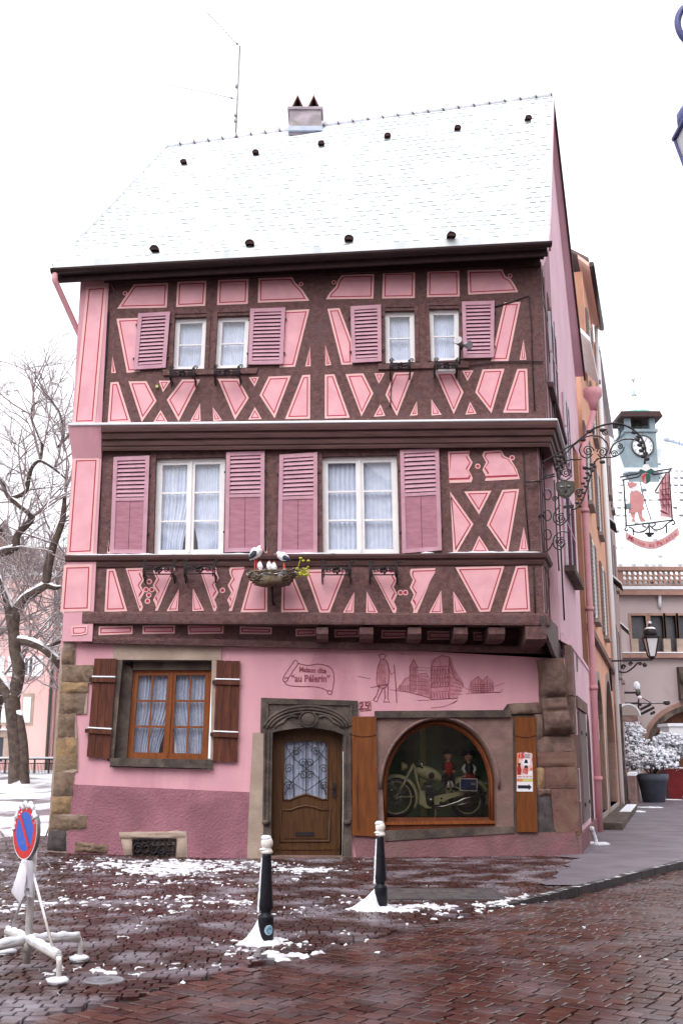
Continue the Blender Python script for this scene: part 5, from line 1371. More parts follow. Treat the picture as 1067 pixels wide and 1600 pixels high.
# ---- wrought-iron hanging sign
PS = PL((0, 19.5), (1, 0))
ZR = cvt(820, 620, 4.32)
sp0 = PS.px(*ZR([(100, 800)])[0])
HS = thing('hanging_sign', 'wrought-iron hanging sign with pilgrim and house on a scrolled arm at the street corner', 'sign', sp0)
b = MB()
def tb(lp, r=.014, sm=True, m='iron_snow', off=0.0):
    q = ZR(crv(lp, 5) if sm else lp); b.tube([PS.px(*p, off) for p in q], r, m, 5)
def spi(x, y, r, a, t): 
    c = PS.sz(*ZR([(x, y)])[0]); k = r / 4.32 * 20.3 / 1680; b.tube(spiral(PS, c[0], c[1], k, k * .18, a, t, 26), .012, 'iron_snow', 5)
tb([(100, 480), (104, 700), (112, 900), (125, 1055)], .016); tb([(196, 560), (205, 760), (215, 960), (228, 1175)], .016)
tb([(0, 575), (100, 570)], .018, False); tb([(120, 540), (200, 520)], .016, False); tb([(110, 555), (200, 535)], .016, False)
tb([(120, 440), (200, 395), (270, 350), (330, 320)], .016); tb([(330, 320), (390, 270), (450, 222), (540, 188), (620, 180), (700, 205), (755, 245), (795, 300), (812, 370), (806, 450)], .020)
tb([(200, 490), (240, 455), (300, 425), (340, 425), (380, 420)], .014); tb([(200, 400), (260, 390), (330, 325), (400, 275), (460, 262), (515, 275), (545, 310)], .015)
tb([(380, 320), (365, 360), (385, 400), (420, 412), (455, 385)], .013); spi(425, 365, 38, 0, 1.8)
tb([(545, 300), (560, 340), (545, 390), (515, 410), (488, 385)], .013); spi(520, 372, 34, math.pi, -1.8)
tb([(570, 385), (590, 330), (630, 300), (680, 285), (740, 290), (785, 320)], .016); tb([(480, 420), (540, 410), (600, 405), (650, 375), (668, 340)], .013); spi(600, 385, 24, 0, 1.6); spi(640, 335, 20, 2, -1.5)
tb([(600, 200), (640, 230), (630, 280), (600, 300)], .011); spi(540, 240, 24, 1, 1.8)
tb([(320, 760), (350, 748), (385, 700), (415, 620), (440, 530), (470, 440), (500, 415)], .015)
for i in range(16):
    t = i / 15; x = 355 + 105 * t; y = 740 - 280 * t - 25 * math.sin(t * 3); p = PS.px(*ZR([(x, y)])[0]); b.ball(p + V(((-1) ** i * .035, 0, 0)), (.045, .012, .03), 'iron_snow', 6, 4)
for i in range(9):
    t = i / 8; p = PS.px(*ZR([(755 + 55 * t ** .7, 270 + 150 * t)])[0]); b.ball(p + V(((-1) ** i * .03, 0, 0)), (.055, .02, .04), 'iron_snow', 6, 4)
for x, y in ((240, 400), (225, 430), (390, 290), (430, 235), (520, 225), (405, 480), (520, 440), (215, 480), (735, 240)): b.ball(PS.px(*ZR([(x, y)])[0]), (.06, .03, .04), 'iron_snow', 7, 4)
spi(275, 515, 34, 0, 1.9); spi(362, 640, 28, math.pi, 1.7); spi(240, 820, 36, 1, 2.0); spi(240, 980, 36, 1, 2.0); spi(200, 690, 20, 0, 1.5)
tb([(265, 490), (220, 500), (215, 540), (240, 560), (280, 560), (318, 530)], .012); tb([(235, 730), (195, 790), (195, 840), (240, 866), (285, 830), (305, 790)], .013); tb([(290, 915), (240, 910), (195, 950), (195, 1010), (235, 1030), (270, 990)], .013)
for y in (660, 800, 930): c = PS.px(*ZR([(150, y)])[0]); b.tube([c + V((.07 * math.cos(t), 0, .10 * math.sin(t))) for t in [2 * math.pi * i / 14 for i in range(14)]], .012, 'iron_snow', 5, closed=True)
tb([(130, 1050), (165, 1025), (185, 985)], .014); tb([(110, 480), (118, 460), (135, 500), (140, 540)], .012); tb([(110, 800), (125, 800)], .03, False)
b.bar(PS.px(*ZR([(258, 745)])[0]), PS.px(*ZR([(328, 738)])[0]), .04, .05, 'iron_snow')
for y in (570, 800, 1055): b.bar(PS.px(*ZR([(104, y)])[0]), PS.px(*ZR([(104, y)])[0]) + V((-.02, .35, 0)), .03, .03, 'iron')
b.build('scroll_arm', HS)
b = MB()
sh = ZR([(208, 580), (255, 572), (262, 566), (290, 570), (325, 572), (335, 600), (330, 645), (300, 678), (270, 688), (232, 668), (210, 625)])
b.ppoly(PS, [sh], .03, .05, 'shield', back=True); b.ppoly(PS, [[(x * .8 + 881.5 * .2, y * .8 + 765 * .2) for x, y in sh]], .045, .02, 'engine_metal')
b.ball(PS.px(*ZR([(268, 625)])[0], .05), (.03, .02, .09), 'shield', 8, 5); b.ball(PS.px(*ZR([(245, 612)])[0], .05), (.045, .02, .02), 'steel_grey', 8, 5); b.ball(PS.px(*ZR([(292, 608)])[0], .05), (.045, .02, .02), 'steel_grey', 8, 5)
b.build('shield', HS)
# frame
b = MB()
def bar2(p, q, wd=.022, scale=ZS): b.bar(PS.px(*scale([p])[0]), PS.px(*scale([q])[0]), wd, wd, 'iron')
for p, q in (((105, 922), (272, 890)), ((272, 890), (300, 850)), ((410, 862), (430, 868)), ((430, 868), (590, 842)), ((125, 950), (275, 920)), ((275, 920), (300, 900)), ((420, 900), (560, 875)), ((560, 875), (575, 850)), ((140, 945), (165, 1375)), ((560, 872), (590, 1320)), ((155, 1375), (600, 1318)), ((395, 880), (420, 900)), ((300, 850), (320, 845)), ((380, 840), (410, 862))): bar2(p, q)
for lp in ([(165, 1385), (152, 1405), (165, 1420), (180, 1405)], [(190, 1385), (225, 1400), (240, 1425), (290, 1432), (340, 1415), (375, 1370)], [(375, 1350), (380, 1440), (382, 1475)], [(385, 1370), (430, 1410), (500, 1395), (545, 1350), (600, 1320)], [(600, 1320), (612, 1345), (600, 1360), (588, 1350)], [(228, 1400), (230, 1460)], [(535, 1365), (538, 1440)], [(350, 1385), (320, 1375), (325, 1350), (350, 1355)], [(405, 1380), (430, 1365), (425, 1342), (402, 1350)]):
    b.tube([PS.px(*p) for p in ZS(crv(lp, 5))], .013, 'iron', 5)
for x, y in ((360, 1445), (400, 1445), (380, 1465)): b.ball(PS.px(*ZS([(x, y)])[0]), (.05, .02, .025), 'iron', 6, 4)
b.tube([PS.px(*p) for p in ZR([(806, 450), (808, 500)])], .02, 'iron', 5)
b.build('sign_frame', HS)
def flat(name, items, parent=HS, pl=PS, scale=ZS):
    bb = MB()
    for k, (lp, m) in enumerate(items): bb.ppoly(pl, [scale(lp)], .006 + .004 * k, .012 + .006 * k, m, back=True)
    return bb.build(name, parent)
flat('crest', [([(300, 910), (330, 885), (375, 885), (392, 920), (385, 965), (345, 990), (310, 965)], 'sign_banner'), ([(345, 890), (375, 888), (390, 920), (384, 960), (347, 985)], 'green_dark'), ([(272, 880), (300, 850), (400, 845), (430, 870), (385, 890), (345, 875), (305, 890)], 'green_dark'), ([(300, 850), (330, 805), (365, 805), (390, 845), (345, 870)], 'feather_white'), ([(305, 915), (330, 890), (345, 892), (318, 960)], 'sign_letter')])
flat('pilgrim_figure', [([(205, 1255), (225, 1255), (250, 1250), (240, 1310), (250, 1335), (215, 1335), (222, 1300)], 'sign_coat'), ([(270, 1240), (310, 1235), (312, 1290), (345, 1330), (300, 1335), (285, 1300)], 'sign_coat'),
     ([(200, 1070), (225, 1040), (270, 1045), (310, 1080), (328, 1150), (320, 1190), (335, 1220), (290, 1245), (250, 1250), (185, 1260), (195, 1180)], 'sign_coat'), ([(205, 1050), (215, 1010), (245, 1010), (255, 1045), (230, 1060)], 'feather_white'), ([(175, 965), (195, 975), (210, 965), (235, 975), (262, 980), (258, 1005), (225, 1012), (200, 1030), (185, 1000)], 'sign_coat'), ([(160, 1170), (200, 1165), (205, 1215), (165, 1220)], 'tower_blue'), ([(300, 1030), (345, 1030), (352, 1050), (305, 1055)], 'tower_blue')])
b = MB(); b.tube([PS.px(*p) for p in ZS([(290, 960), (320, 1090), (395, 1320)])], .009, 'iron', 4); b.build('staff', HS)
ho = flat('painted_house', [([(525, 890), (558, 885), (582, 1300), (480, 1280), (488, 1220), (470, 1130), (465, 1030)], 'sign_house'), ([(530, 885), (540, 890), (440, 1055), (425, 1050)], 'timber'), ([(462, 1125), (575, 1115), (575, 1132), (462, 1138)], 'mural_ink'), ([(480, 1225), (545, 1255), (548, 1268), (480, 1240)], 'mural_ink')])
b = MB()
for lp in ([(470, 1045), (560, 1030)], [(485, 985), (562, 975)], [(475, 1090), (570, 1085)], [(495, 960), (500, 1210)], [(520, 920), (530, 1240)], [(545, 900), (555, 1280)], [(475, 1050), (520, 1120)], [(520, 1050), (565, 1115)], [(480, 1140), (520, 1200)], [(530, 1140), (565, 1200)], [(475, 1185), (570, 1180)]): strip(b, PS, ZS(lp), .008, 'mural_ink', .035)
b.build('painted_timber', ho)
up = [(160 + (640 - 160) * t, 1450 - 80 * t + 118 * math.sin(math.pi * t * .95) - 20 * (1 - t)) for t in [i / 14 for i in range(15)]]
bn = []
for x, y in up: bn.append((x, y))
lo_ = [(x + 4 + 10 * (i / 14), y + 68) for i, (x, y) in enumerate(up)]
b = MB(); n = 15
for i in range(14): b.hexa([PS.px(*ZS([up[i]])[0], .01), PS.px(*ZS([up[i + 1]])[0], .01), PS.px(*ZS([lo_[i + 1]])[0], .01), PS.px(*ZS([lo_[i]])[0], .01)], [PS.px(*ZS([q])[0], -.01) for q in (up[i], up[i + 1], lo_[i + 1], lo_[i])], 'sign_banner')
S_ = 'Maison au P\u00e9lerin'
for i, ch_ in enumerate(S_):
    t = .075 + .86 * i / (len(S_) - 1); k = t * 14; j = min(13, int(k)); f = k - j
    x = up[j][0] * (1 - f) + up[j + 1][0] * f; y = up[j][1] * (1 - f) + up[j + 1][1] * f + 36
    rr = math.atan2(-(up[j + 1][1] - up[j][1]), up[j + 1][0] - up[j][0])
    if ch_ != ' ': text(b, PS, ch_, *PS.sz(*ZS([(x + 5, y)])[0]), .11 if ch_ not in 'MP' else .125, 'sign_letter', .014, rot=rr, bold=.001)
b.build('banner', HS)

# ---- motorcycle behind the glass
MO = .78
PM = PL((G.o - G.n * MO)[:2], G.u)
def mp(x, y, off=0.0): return PM.px(*ZW([(x, y)])[0], off)
fl = PM.at(*PM.sz(*ZW([(500, 915)])[0])); zfl = SF
MC = thing('motorcycle', 'cream vintage motorcycle standing on the floor behind the arched shop window', 'motorcycle', V((fl.x, fl.y, zfl)))
def dz(p): return p
def wheel(x, y, r):
    c = mp(x, y); k = r; up_ = V((0, 0, 1)); B = MB()
    circ = lambda q, o=0: [c + PM.u * (q * math.cos(t)) + up_ * (q * math.sin(t)) + PM.n * o for t in [2 * math.pi * i / 28 for i in range(28)]]
    B.tube(circ(k), .042, 'rubber', 7, closed=True)
    o = B.build('wheel', MC)
    B = MB(); B.tube(circ(k * .87), .016, 'cream_enamel', 6, closed=True); B.build('rim', o)
    B = MB()
    for i in range(26): t = 2 * math.pi * i / 26; B.tube([c + PM.n * (.03 * (-1) ** i), c + PM.u * (k * .87 * math.cos(t + .2 * (-1) ** i)) + up_ * (k * .87 * math.sin(t + .2 * (-1) ** i))], .0035, 'chrome', 3)
    B.build('spokes', o)
    B = MB(); B.lathe(c - PM.n * .05, [(.02, -.02), (.06, 0), (.065, .1), (.02, .12)], 'steel_grey', 14, PM.n); B.build('hub', o)
    return c
WR = (mp(150, 780).z - zfl - .045)
c1 = wheel(150, 780, WR); c2 = wheel(745, 800, mp(745, 800).z - zfl - .045)
def part(name, fn):
    global b
    b = MB(); fn(); return b.build(name, MC)
def fender(c, r, a0, a1, wd=.06):
    vs = []; n = 22; fs = []
    for i in range(n + 1):
        t = R(a0 + (a1 - a0) * i / n)
        for k, (o, dr_) in enumerate(((-wd, -.05), (-wd * .8, 0), (0, .018), (wd * .8, 0), (wd, -.05))): vs.append(c + PM.u * ((r + dr_) * math.cos(t)) + V((0, 0, (r + dr_) * math.sin(t))) + PM.n * o)
    for i in range(n): fs += [[i * 5 + j, i * 5 + j + 1, (i + 1) * 5 + j + 1, (i + 1) * 5 + j] for j in range(4)]
    b.add(vs, fs, 'cream_enamel', True)
part('front_fender', lambda: fender(c1, WR + .075, 118, -28))
part('rear_fender', lambda: fender(c2, WR + .085, 172, -12, .075))
def f_tank():
    P = [mp(x, y) for x, y in ((310, 555), (345, 562), (400, 575), (460, 590), (510, 612), (545, 640))]
    vs = []; n = 12; rz_ = [.03, .10, .135, .13, .10, .03]; ry_ = [.03, .10, .14, .14, .12, .05]
    for p, a, c in zip(P, rz_, ry_):
        for j in range(n): t = 2 * math.pi * j / n; vs.append(p + V((0, 0, 1)) * a * math.sin(t) + PM.n * c * math.cos(t))
    b.add(vs, [[i * n + j, i * n + (j + 1) % n, (i + 1) * n + (j + 1) % n, (i + 1) * n + j] for i in range(5) for j in range(n)] , 'cream_enamel', True)
tk = part('fuel_tank', f_tank)
b = MB(); b.lathe(mp(437, 595, .135), [(.062, 0), (.055, .012), (.01, .014)], 'leather', 16, PM.n); b.build('knee_pad', tk)
b = MB(); b.lathe(mp(365, 545, .02), [(.03, 0), (.035, .1), (.03, .12)], 'chrome', 12); b.build('filler_cap', tk)
def f_fork():
    for o in (-.06, .06):
        b.tube([mp(150, 775, o), mp(215, 660, o), mp(268, 560, o), mp(300, 495, o * .8)], .018, 'cream_enamel', 7); b.tube([mp(165, 740, o * 1.1), mp(255, 595, o * 1.1)], .012, 'chrome', 6)
    b.tube([mp(150, 778, .07), mp(300, 770, .07)], .009, 'cream_enamel', 5); b.tube([mp(115, 640, .06), mp(130, 705, .06)], .009, 'cream_enamel', 5); b.tube([mp(85, 717, .08), mp(138, 717, .08)], .018, 'chrome', 6)
    for o in (-.05, .05): b.tube([mp(215, 565, o), mp(268, 575, o), mp(250, 610, o)], .012, 'steel_grey', 5)
part('fork', f_fork)
part('handlebar', lambda: (b.tube([mp(275, 500, .36), mp(300, 492, .28), mp(318, 500, .12), mp(318, 505, 0), mp(318, 500, -.12), mp(300, 492, -.30)], .014, 'chrome', 6), b.tube([mp(345, 530, .38), mp(275, 500, .36)], .018, 'rubber', 6), b.tube([mp(330, 470, .15), mp(345, 500, .1)], .01, 'chrome', 5)))
part('headlamp', lambda: (b.lathe(mp(248, 522), [(.03, 0), (.075, .05), (.085, .12), (.08, .13), (.0, .14)], 'cream_enamel', 16, -PM.u), b.lathe(mp(196, 522), [(.07, 0), (.06, .015), (.01, .02)], 'chrome', 16, -PM.u)))
def f_frame():
    for lp, r in (([(300, 500), (325, 640), (350, 720), (345, 830), (400, 865), (480, 870), (560, 860), (760, 795)], .02), ([(545, 640), (570, 690), (575, 840)], .016), ([(545, 650), (640, 690), (745, 740)], .014), ([(600, 690), (660, 640), (690, 605)], .014), ([(570, 690), (745, 800)], .013)):
        for o in (-.06, .06): b.tube([mp(x, y, o) for x, y in lp], r, 'cream_enamel', 6)
part('frame', f_frame)
def f_eng():
    b.lathe(mp(430, 795, -.14), [(.06, 0), (.125, .02), (.135, .14), (.11, .22), (.05, .27), (.01, .28)], 'engine_metal', 18, PM.n)
    b.ball(mp(432, 795, .13), (.05, .05, .05), 'chrome', 10, 7)
    for k in range(7): q = mp(425, 742 - 13 * k); b.box(q, (.24 - .012 * k, .20, .016), 'engine_metal', math.atan2(PM.u.y, PM.u.x))
    b.box(mp(425, 700), (.13, .12, .22), 'leather'); b.tube([mp(385, 690, .1), mp(455, 686, .12)], .022, 'steel_grey', 7); b.tube([mp(470, 720, .1), mp(495, 735, .12), mp(520, 700, .08)], .018, 'engine_metal', 6)
part('engine', f_eng)
def quad(pts, off, th, m): b.ppoly(PM, [ZW(pts)], off, th, m, back=True)
part('leg_shield', lambda: (quad([(345, 722), (385, 722), (392, 790), (400, 835), (440, 868), (395, 868), (350, 835)], .10, .03, 'cream_enamel'),))
part('chain_guard', lambda: (quad([(458, 770), (560, 745), (700, 725), (720, 740), (700, 755), (580, 790), (490, 840), (462, 835)], .12, .05, 'cream_enamel'), b.lathe(mp(520, 785, .12), [(.02, 0), (.015, .012), (.001, .014)], 'leather', 8, PM.n), b.lathe(mp(518, 828, .12), [(.04, 0), (.03, .012), (.001, .014)], 'leather', 10, PM.n)))
part('exhaust', lambda: (b.tube([mp(440, 860, .10), mp(540, 850, .12), mp(650, 815, .12), mp(700, 790, .12), mp(890, 742, .12)], [.018, .02, .024, .034, .026], 'chrome', 8), b.tube([mp(620, 848, .14), mp(700, 830, .14), mp(830, 795, .14)], [.012, .018, .016], 'chrome', 6)))
part('seat', lambda: (b.ball(mp(565, 625), (.19, .13, .07), 'leather', 12, 7), b.ball(mp(600, 615), (.10, .14, .05), 'leather', 12, 6), b.tube([mp(545, 650), mp(560, 690)], .012, 'steel_grey', 5), b.tube([mp(590, 650), mp(600, 690)], .012, 'steel_grey', 5)))
part('carrier', lambda: (b.tube([mp(650, 600, .1), mp(760, 600, .1), mp(850, 640, .1)], .01, 'chrome', 5), b.tube([mp(650, 600, -.1), mp(760, 600, -.1), mp(850, 640, -.1)], .01, 'chrome', 5), b.tube([mp(690, 600, .1), mp(690, 600, -.1)], .01, 'chrome', 5), b.ball(mp(800, 615), (.13, .10, .05), 'leather', 10, 6)))
part('tail_light', lambda: (b.box(mp(893, 667), (.13, .05, .025), 'cream_enamel'), b.ball(mp(878, 790), .03, 'chrome', 8, 6)))
part('stand', lambda: (b.tube([mp(470, 870, .05), mp(478, 905, .09), mp(462, 945, .12)], .012, 'cream_enamel', 5), b.tube([mp(440, 940, .13), V((*mp(440, 945, .13)[:2], zfl))], .01, 'steel_grey', 4)))
# slate leaning on the rear wheel
PB = PL((G.o - G.n * (MO - .26))[:2], G.u)
sc_ = PB.sz(*ZW([(756, 672)])[0])
b = MB(); cc_ = PB.at(*sc_)
sq = [PB.sz(*p) for p in ZW([(684, 618), (830, 622), (828, 728), (682, 722)])]
b.qbox(PB, sq, 0, 1, 0, 1, 0, .02, 'cloth_white'); b.qbox(PB, sq, .05, .95, .07, .93, .004, .01, 'navy')
for k, (a0, a1) in enumerate(((.12, .5), (.12, .62), (.12, .45), (.12, .55), (.12, .4))): b.qbox(PB, sq, a0, a1, .2 + .14 * k, .225 + .14 * k, .007, .004, 'sign_blue')
b.qbox(PB, sq, .62, .88, .34, .52, .007, .004, 'steel_grey')
b.tube([PB.at(*sq[2], -.01), V((*PB.at(*sq[2], -.10)[:2], sq[2][1] + .02)), V((*PB.at(*sq[2], -.18)[:2], sq[2][1] + .12))], .008, 'steel_grey', 4)
tag(b.build('notice_board', origin=PB.at(*qp(sq, .5, 1))), 'small dark blue notice board in a white frame propped on the cream motorcycle', 'notice')
# dolls riding on it
def doll(label, x, y, sc, body, skirt, hat, apron):
    c = mp(x, y + 55 * sc, .02); D = thing('doll', label, 'doll', V((c.x, c.y, c.z - .25 * sc)), 'dolls on the motorcycle')
    u = .0105 * sc
    P = lambda dx, dz_, o=0: c + PM.u * (dx * u) + V((0, 0, dz_ * u)) + PM.n * o
    B = MB(); B.tube([P(0, -22), P(0, -12), P(0, 0), P(0, 5), P(0, 8), P(0, 12), P(0, 17), P(0, 21), P(0, 23)], [.07 * sc, .10 * sc, .075 * sc, .035 * sc, .035 * sc, .075 * sc, .085 * sc, .06 * sc, .01], 'skin', 12)
    B.ball(P(0, 14, .085 * sc), .012 * sc, 'skin', 6, 4)
    B.build('body', D)
    B = MB(); B.tube([P(0, -21), P(0, -10), P(0, 0), P(0, 4.5)], [.085 * sc, .112 * sc, .09 * sc, .045 * sc], body, 12); B.tube([P(-7, 1), P(-12, -6, .03), P(-9, -13, .08)], [.035 * sc, .032 * sc, .028 * sc], apron, 7); B.tube([P(7, 1), P(12, -6, .03), P(8, -13, .08)], [.035 * sc, .032 * sc, .028 * sc], apron, 7); B.build('jacket', D)
    B = MB()
    if skirt: B.lathe(P(0, -30), [(.20 * sc, 0), (.19 * sc, .04), (.13 * sc, .11 * sc), (.08 * sc, .16 * sc)], 'cloth_red', 14)
    else:
        for s in (-1, 1): B.tube([P(4 * s, -20), P(6 * s, -24, .10), P(7 * s, -38, .12)], [.05 * sc, .045 * sc, .035 * sc], 'cloth_black', 7)
    B.build('skirt' if skirt else 'trousers', D)
    B = MB()
    for s in (-1, 1): B.tube([P(3 * s, -32, .10), P(4 * s, -38, .14), P(4 * s, -44, .14)], [.03 * sc, .028 * sc, .025 * sc], 'cloth_white', 6); B.ball(P(4 * s, -46, .17), (.035 * sc, .05 * sc, .025 * sc), 'cloth_black', 7, 5)
    B.build('stockings', D)
    for s in (-1, 1): B = MB(); B.ball(P(9 * s * 1.0, -14, .09), .03 * sc, 'skin', 7, 5); B.build('hand', D)
    B = MB(); B.ball(P(0, 18.5, -.015), (.09 * sc, .085 * sc, .065 * sc), 'hair', 10, 7); B.build('hair', D)
    B = MB()
    for s in (-1, 1): B.ball(P(3 * s, 15.5, .074 * sc), .010 * sc, 'ink_black', 5, 4)
    B.tube([P(-2.4, 11.6, .074 * sc), P(0, 11, .078 * sc), P(2.4, 11.6, .074 * sc)], .005 * sc, 'cloth_red', 4); B.build('face', D)
    B = MB()
    if hat == 'hat': B.lathe(P(0, 20), [(.13 * sc, 0), (.13 * sc, .012), (.085 * sc, .02), (.08 * sc, .09 * sc), (.0, .10 * sc)], 'cloth_black', 14)
    else:
        for s in (-1, 1): B.ball(P(8 * s, 23), (.085 * sc, .025, .06 * sc), 'cloth_black', 10, 6)
        B.ball(P(0, 22), (.03 * sc, .04, .03 * sc), 'cloth_black', 8, 5)
    B.build('hat' if hat == 'hat' else 'bow', D)
doll('doll in black jacket, red waistcoat and black hat riding the motorcycle saddle', 585, 448, .95, 'cloth_red', False, 'hat', 'cloth_black')
doll('doll in white blouse, red skirt and black bow riding on the motorcycle carrier', 755, 462, .95, 'cloth_black', True, 'bow', 'cloth_white')
# ---- poster and arrow notice on the right shutter
PP = PL((G.o + G.n * .104)[:2], G.u)
b = MB()
ps = lambda lp: [PP.sz(*p) for p in ZP(lp)]
b.poly(PP, [ps([(275, 285), (310, 260), (400, 255), (440, 270), (490, 235), (540, 260), (640, 270), (662, 300), (670, 890), (272, 885)])], .004, .004, 'poster_pink')
for lp, m, o in (([(275, 290), (320, 330), (330, 520), (290, 560), (276, 700)], 'poster_orange', .005), ([(660, 320), (640, 420), (665, 560)], 'poster_red', .005), ([(420, 420), (600, 420), (600, 560), (560, 600), (440, 590), (400, 520)], 'poster_white', .0055), ([(290, 520), (370, 520), (365, 570), (300, 580)], 'hair', .006), ([(300, 570), (360, 570), (390, 700), (370, 810), (280, 810), (276, 640)], 'cloth_red', .0065), ([(460, 575), (540, 575), (550, 640), (455, 640)], 'hair', .006), ([(450, 640), (555, 640), (545, 800), (400, 760), (420, 660)], 'poster_red', .0065), ([(600, 640), (660, 620), (665, 700), (600, 720)], 'poster_orange', .006),
              ([(550, 740), (665, 700), (665, 820), (530, 820)], 'poster_white', .006), ([(272, 828), (670, 828), (670, 890), (272, 885)], 'poster_white', .007), ([(475, 430), (530, 430), (550, 520), (450, 520)], 'ink_black', .0065)):
    b.poly(PP, [ps(lp)], o, 0, m)
a = PP.sz(*ZP([(372, 338)])[0]); text(b, PP, '15', a[0], a[1], .115, 'sign_red', .009, bold=.008)
for y, x1 in ((305, 600), (340, 590), (372, 600)): strip(b, PP, ZP([(452, y), (x1, y)]), .007, 'tower_blue', .008)
for x0, x1 in ((285, 400), (420, 470), (490, 560), (580, 650)): strip(b, PP, ZP([(x0, 856), (x1, 856)]), .008, 'poster_red', .0085)
tag(b.build('poster', origin=PP.at(*ps([(470, 890)])[0])), 'colourful red and pink poster with a 15 stuck on the orange wooden shutter', 'poster')
b = MB()
b.poly(PP, [ps([(272, 892), (670, 897), (672, 1230), (268, 1228)])], .004, .004, 'poster_white')
b.poly(PP, [ps([(274, 908), (425, 908), (405, 980), (272, 980)])], .006, 0, 'poster_orange'); b.poly(PP, [ps([(425, 908), (670, 912), (670, 980), (405, 980)])], .006, 0, 'poster_yellow')
b.poly(PP, [ps([(292, 1070), (560, 1072), (562, 1042), (640, 1115), (568, 1195), (562, 1155), (292, 1152)])], .006, 0, 'ink_black')
tag(b.build('arrow_notice', origin=PP.at(*ps([(470, 1230)])[0])), 'white notice with a dark arrow pointing right, directly under the red poster', 'notice')
# ================================================================== ground
K0 = V((1.91, 13.76, 0)); KD = V((.571, .821, 0)).normalized(); KR = V((KD.y, -KD.x, 0))
def gz(x, y):
    """ground height: rises towards the square on the left, sinks a kerb's height on the road side"""
    x = np.asarray(x, float); y = np.asarray(y, float)
    s5 = lambda t: np.clip(t, 0, 1) ** 2 * (3 - 2 * np.clip(t, 0, 1))
    z = .95 * s5((y - 21) / 27) * s5((1 - x) / 6) + .13 * s5((y - 16) / 4) * s5((-1.5 - x) / 4)
    sr = (x - K0.x) * KR.x + (y - K0.y) * KR.y; al = (x - K0.x) * KD.x + (y - K0.y) * KD.y
    return z - np.where(sr > 0, .10 * s5((al + .4) / 2.5), 0)
def gz1(x, y): return float(gz(x, y))
def npmesh(name, vs, fs, mats, kind=None, attr=None, smooth=True, uvs=None):
    me = bpy.data.meshes.new(name); vs = np.asarray(vs, np.float32); fs = np.asarray(fs, np.int32)
    me.vertices.add(len(vs)); me.vertices.foreach_set('co', vs.ravel())
    me.loops.add(fs.size); me.polygons.add(len(fs)); me.loops.foreach_set('vertex_index', fs.ravel())
    me.polygons.foreach_set('loop_start', np.arange(0, fs.size, fs.shape[1], dtype=np.int32))
    me.update(calc_edges=True); me.validate()
    for m in mats: me.materials.append(MATS[m])
    if attr is not None:
        a = me.attributes.new('rnd', 'FLOAT', 'POINT'); a.data.foreach_set('value', np.asarray(attr, np.float32))
    me.polygons.foreach_set('use_smooth', [smooth] * len(me.polygons))
    o = bpy.data.objects.new(name, me); COL.objects.link(o)
    if kind: o['kind'] = kind
    return o
def sheet(name, xs, ys, zfun, m, mask=None):
    X, Y = np.meshgrid(xs, ys); Z = zfun(X, Y); nx, ny = len(xs), len(ys)
    idx = np.arange(nx * ny).reshape(ny, nx)
    f = np.stack([idx[:-1, :-1], idx[:-1, 1:], idx[1:, 1:], idx[1:, :-1]], -1).reshape(-1, 4)
    if mask is not None:
        cx = (X[:-1, :-1] + X[1:, 1:]) / 2; cy = (Y[:-1, :-1] + Y[1:, 1:]) / 2; f = f[mask(cx, cy).ravel()]
    return npmesh(name, np.stack([X, Y, Z], -1).reshape(-1, 3), f, [m], 'structure')
far = lambda a, b_, n: list(np.linspace(a, b_, n))
xs = far(-400, -42, 8) + far(-40, -12, 15) + far(-11, 13, 97) + far(14, 40, 14) + far(50, 400, 8)
ys = far(-40, 4, 8) + far(5, 30, 101) + far(31, 70, 40) + far(80, 900, 12)
sheet('ground', xs, ys, lambda x, y: gz(x, y) - .035, 'ground_base')
AS = lambda x, y: (x - 2.8) * (20.6 - 15.75) - (y - 15.75) * (4.35 - 2.8)      # >0: right of the line from kerb to house corner
road = lambda x, y: (x - K0.x) * KR.x + (y - K0.y) * KR.y
def street():
    ys = np.concatenate([np.linspace(15.78, 20.2, 16), np.linspace(20.5, 30, 20), np.linspace(31, 75, 30)]); nu = 24; P = []
    for y in ys:
        xl = 2.8 + (y - 15.75) * .32 if y < 20.2 else 4.2 + (y - 20.2) * .2793 - .3; xr = 1.91 + (y - 13.76) * .6955 - .02
        xl += .07 * math.sin(y * 7.3) + .05 * math.sin(y * 17.1) if y < 20.2 else 0
        for i in range(nu + 1): x = xl + (xr - xl) * i / nu; P.append((x, y, .014 + .004 * math.sin(x * 1.7 + y * .6)))
    n = len(ys); F = [[j * (nu + 1) + i, j * (nu + 1) + i + 1, (j + 1) * (nu + 1) + i + 1, (j + 1) * (nu + 1) + i] for j in range(n - 1) for i in range(nu)]
    npmesh('street', P, F, ['asphalt'], 'structure')
street()
sheet('square', list(np.linspace(-60, -4.0, 150)), list(np.linspace(20.2, 110, 180)), lambda x, y: gz(x, y) + .004 + .02 * np.sin(x * 1.3) * np.sin(y * .9), 'square_snowy', lambda x, y: (y > 21.8) | (x < -9))
rng = np.random.default_rng(5)
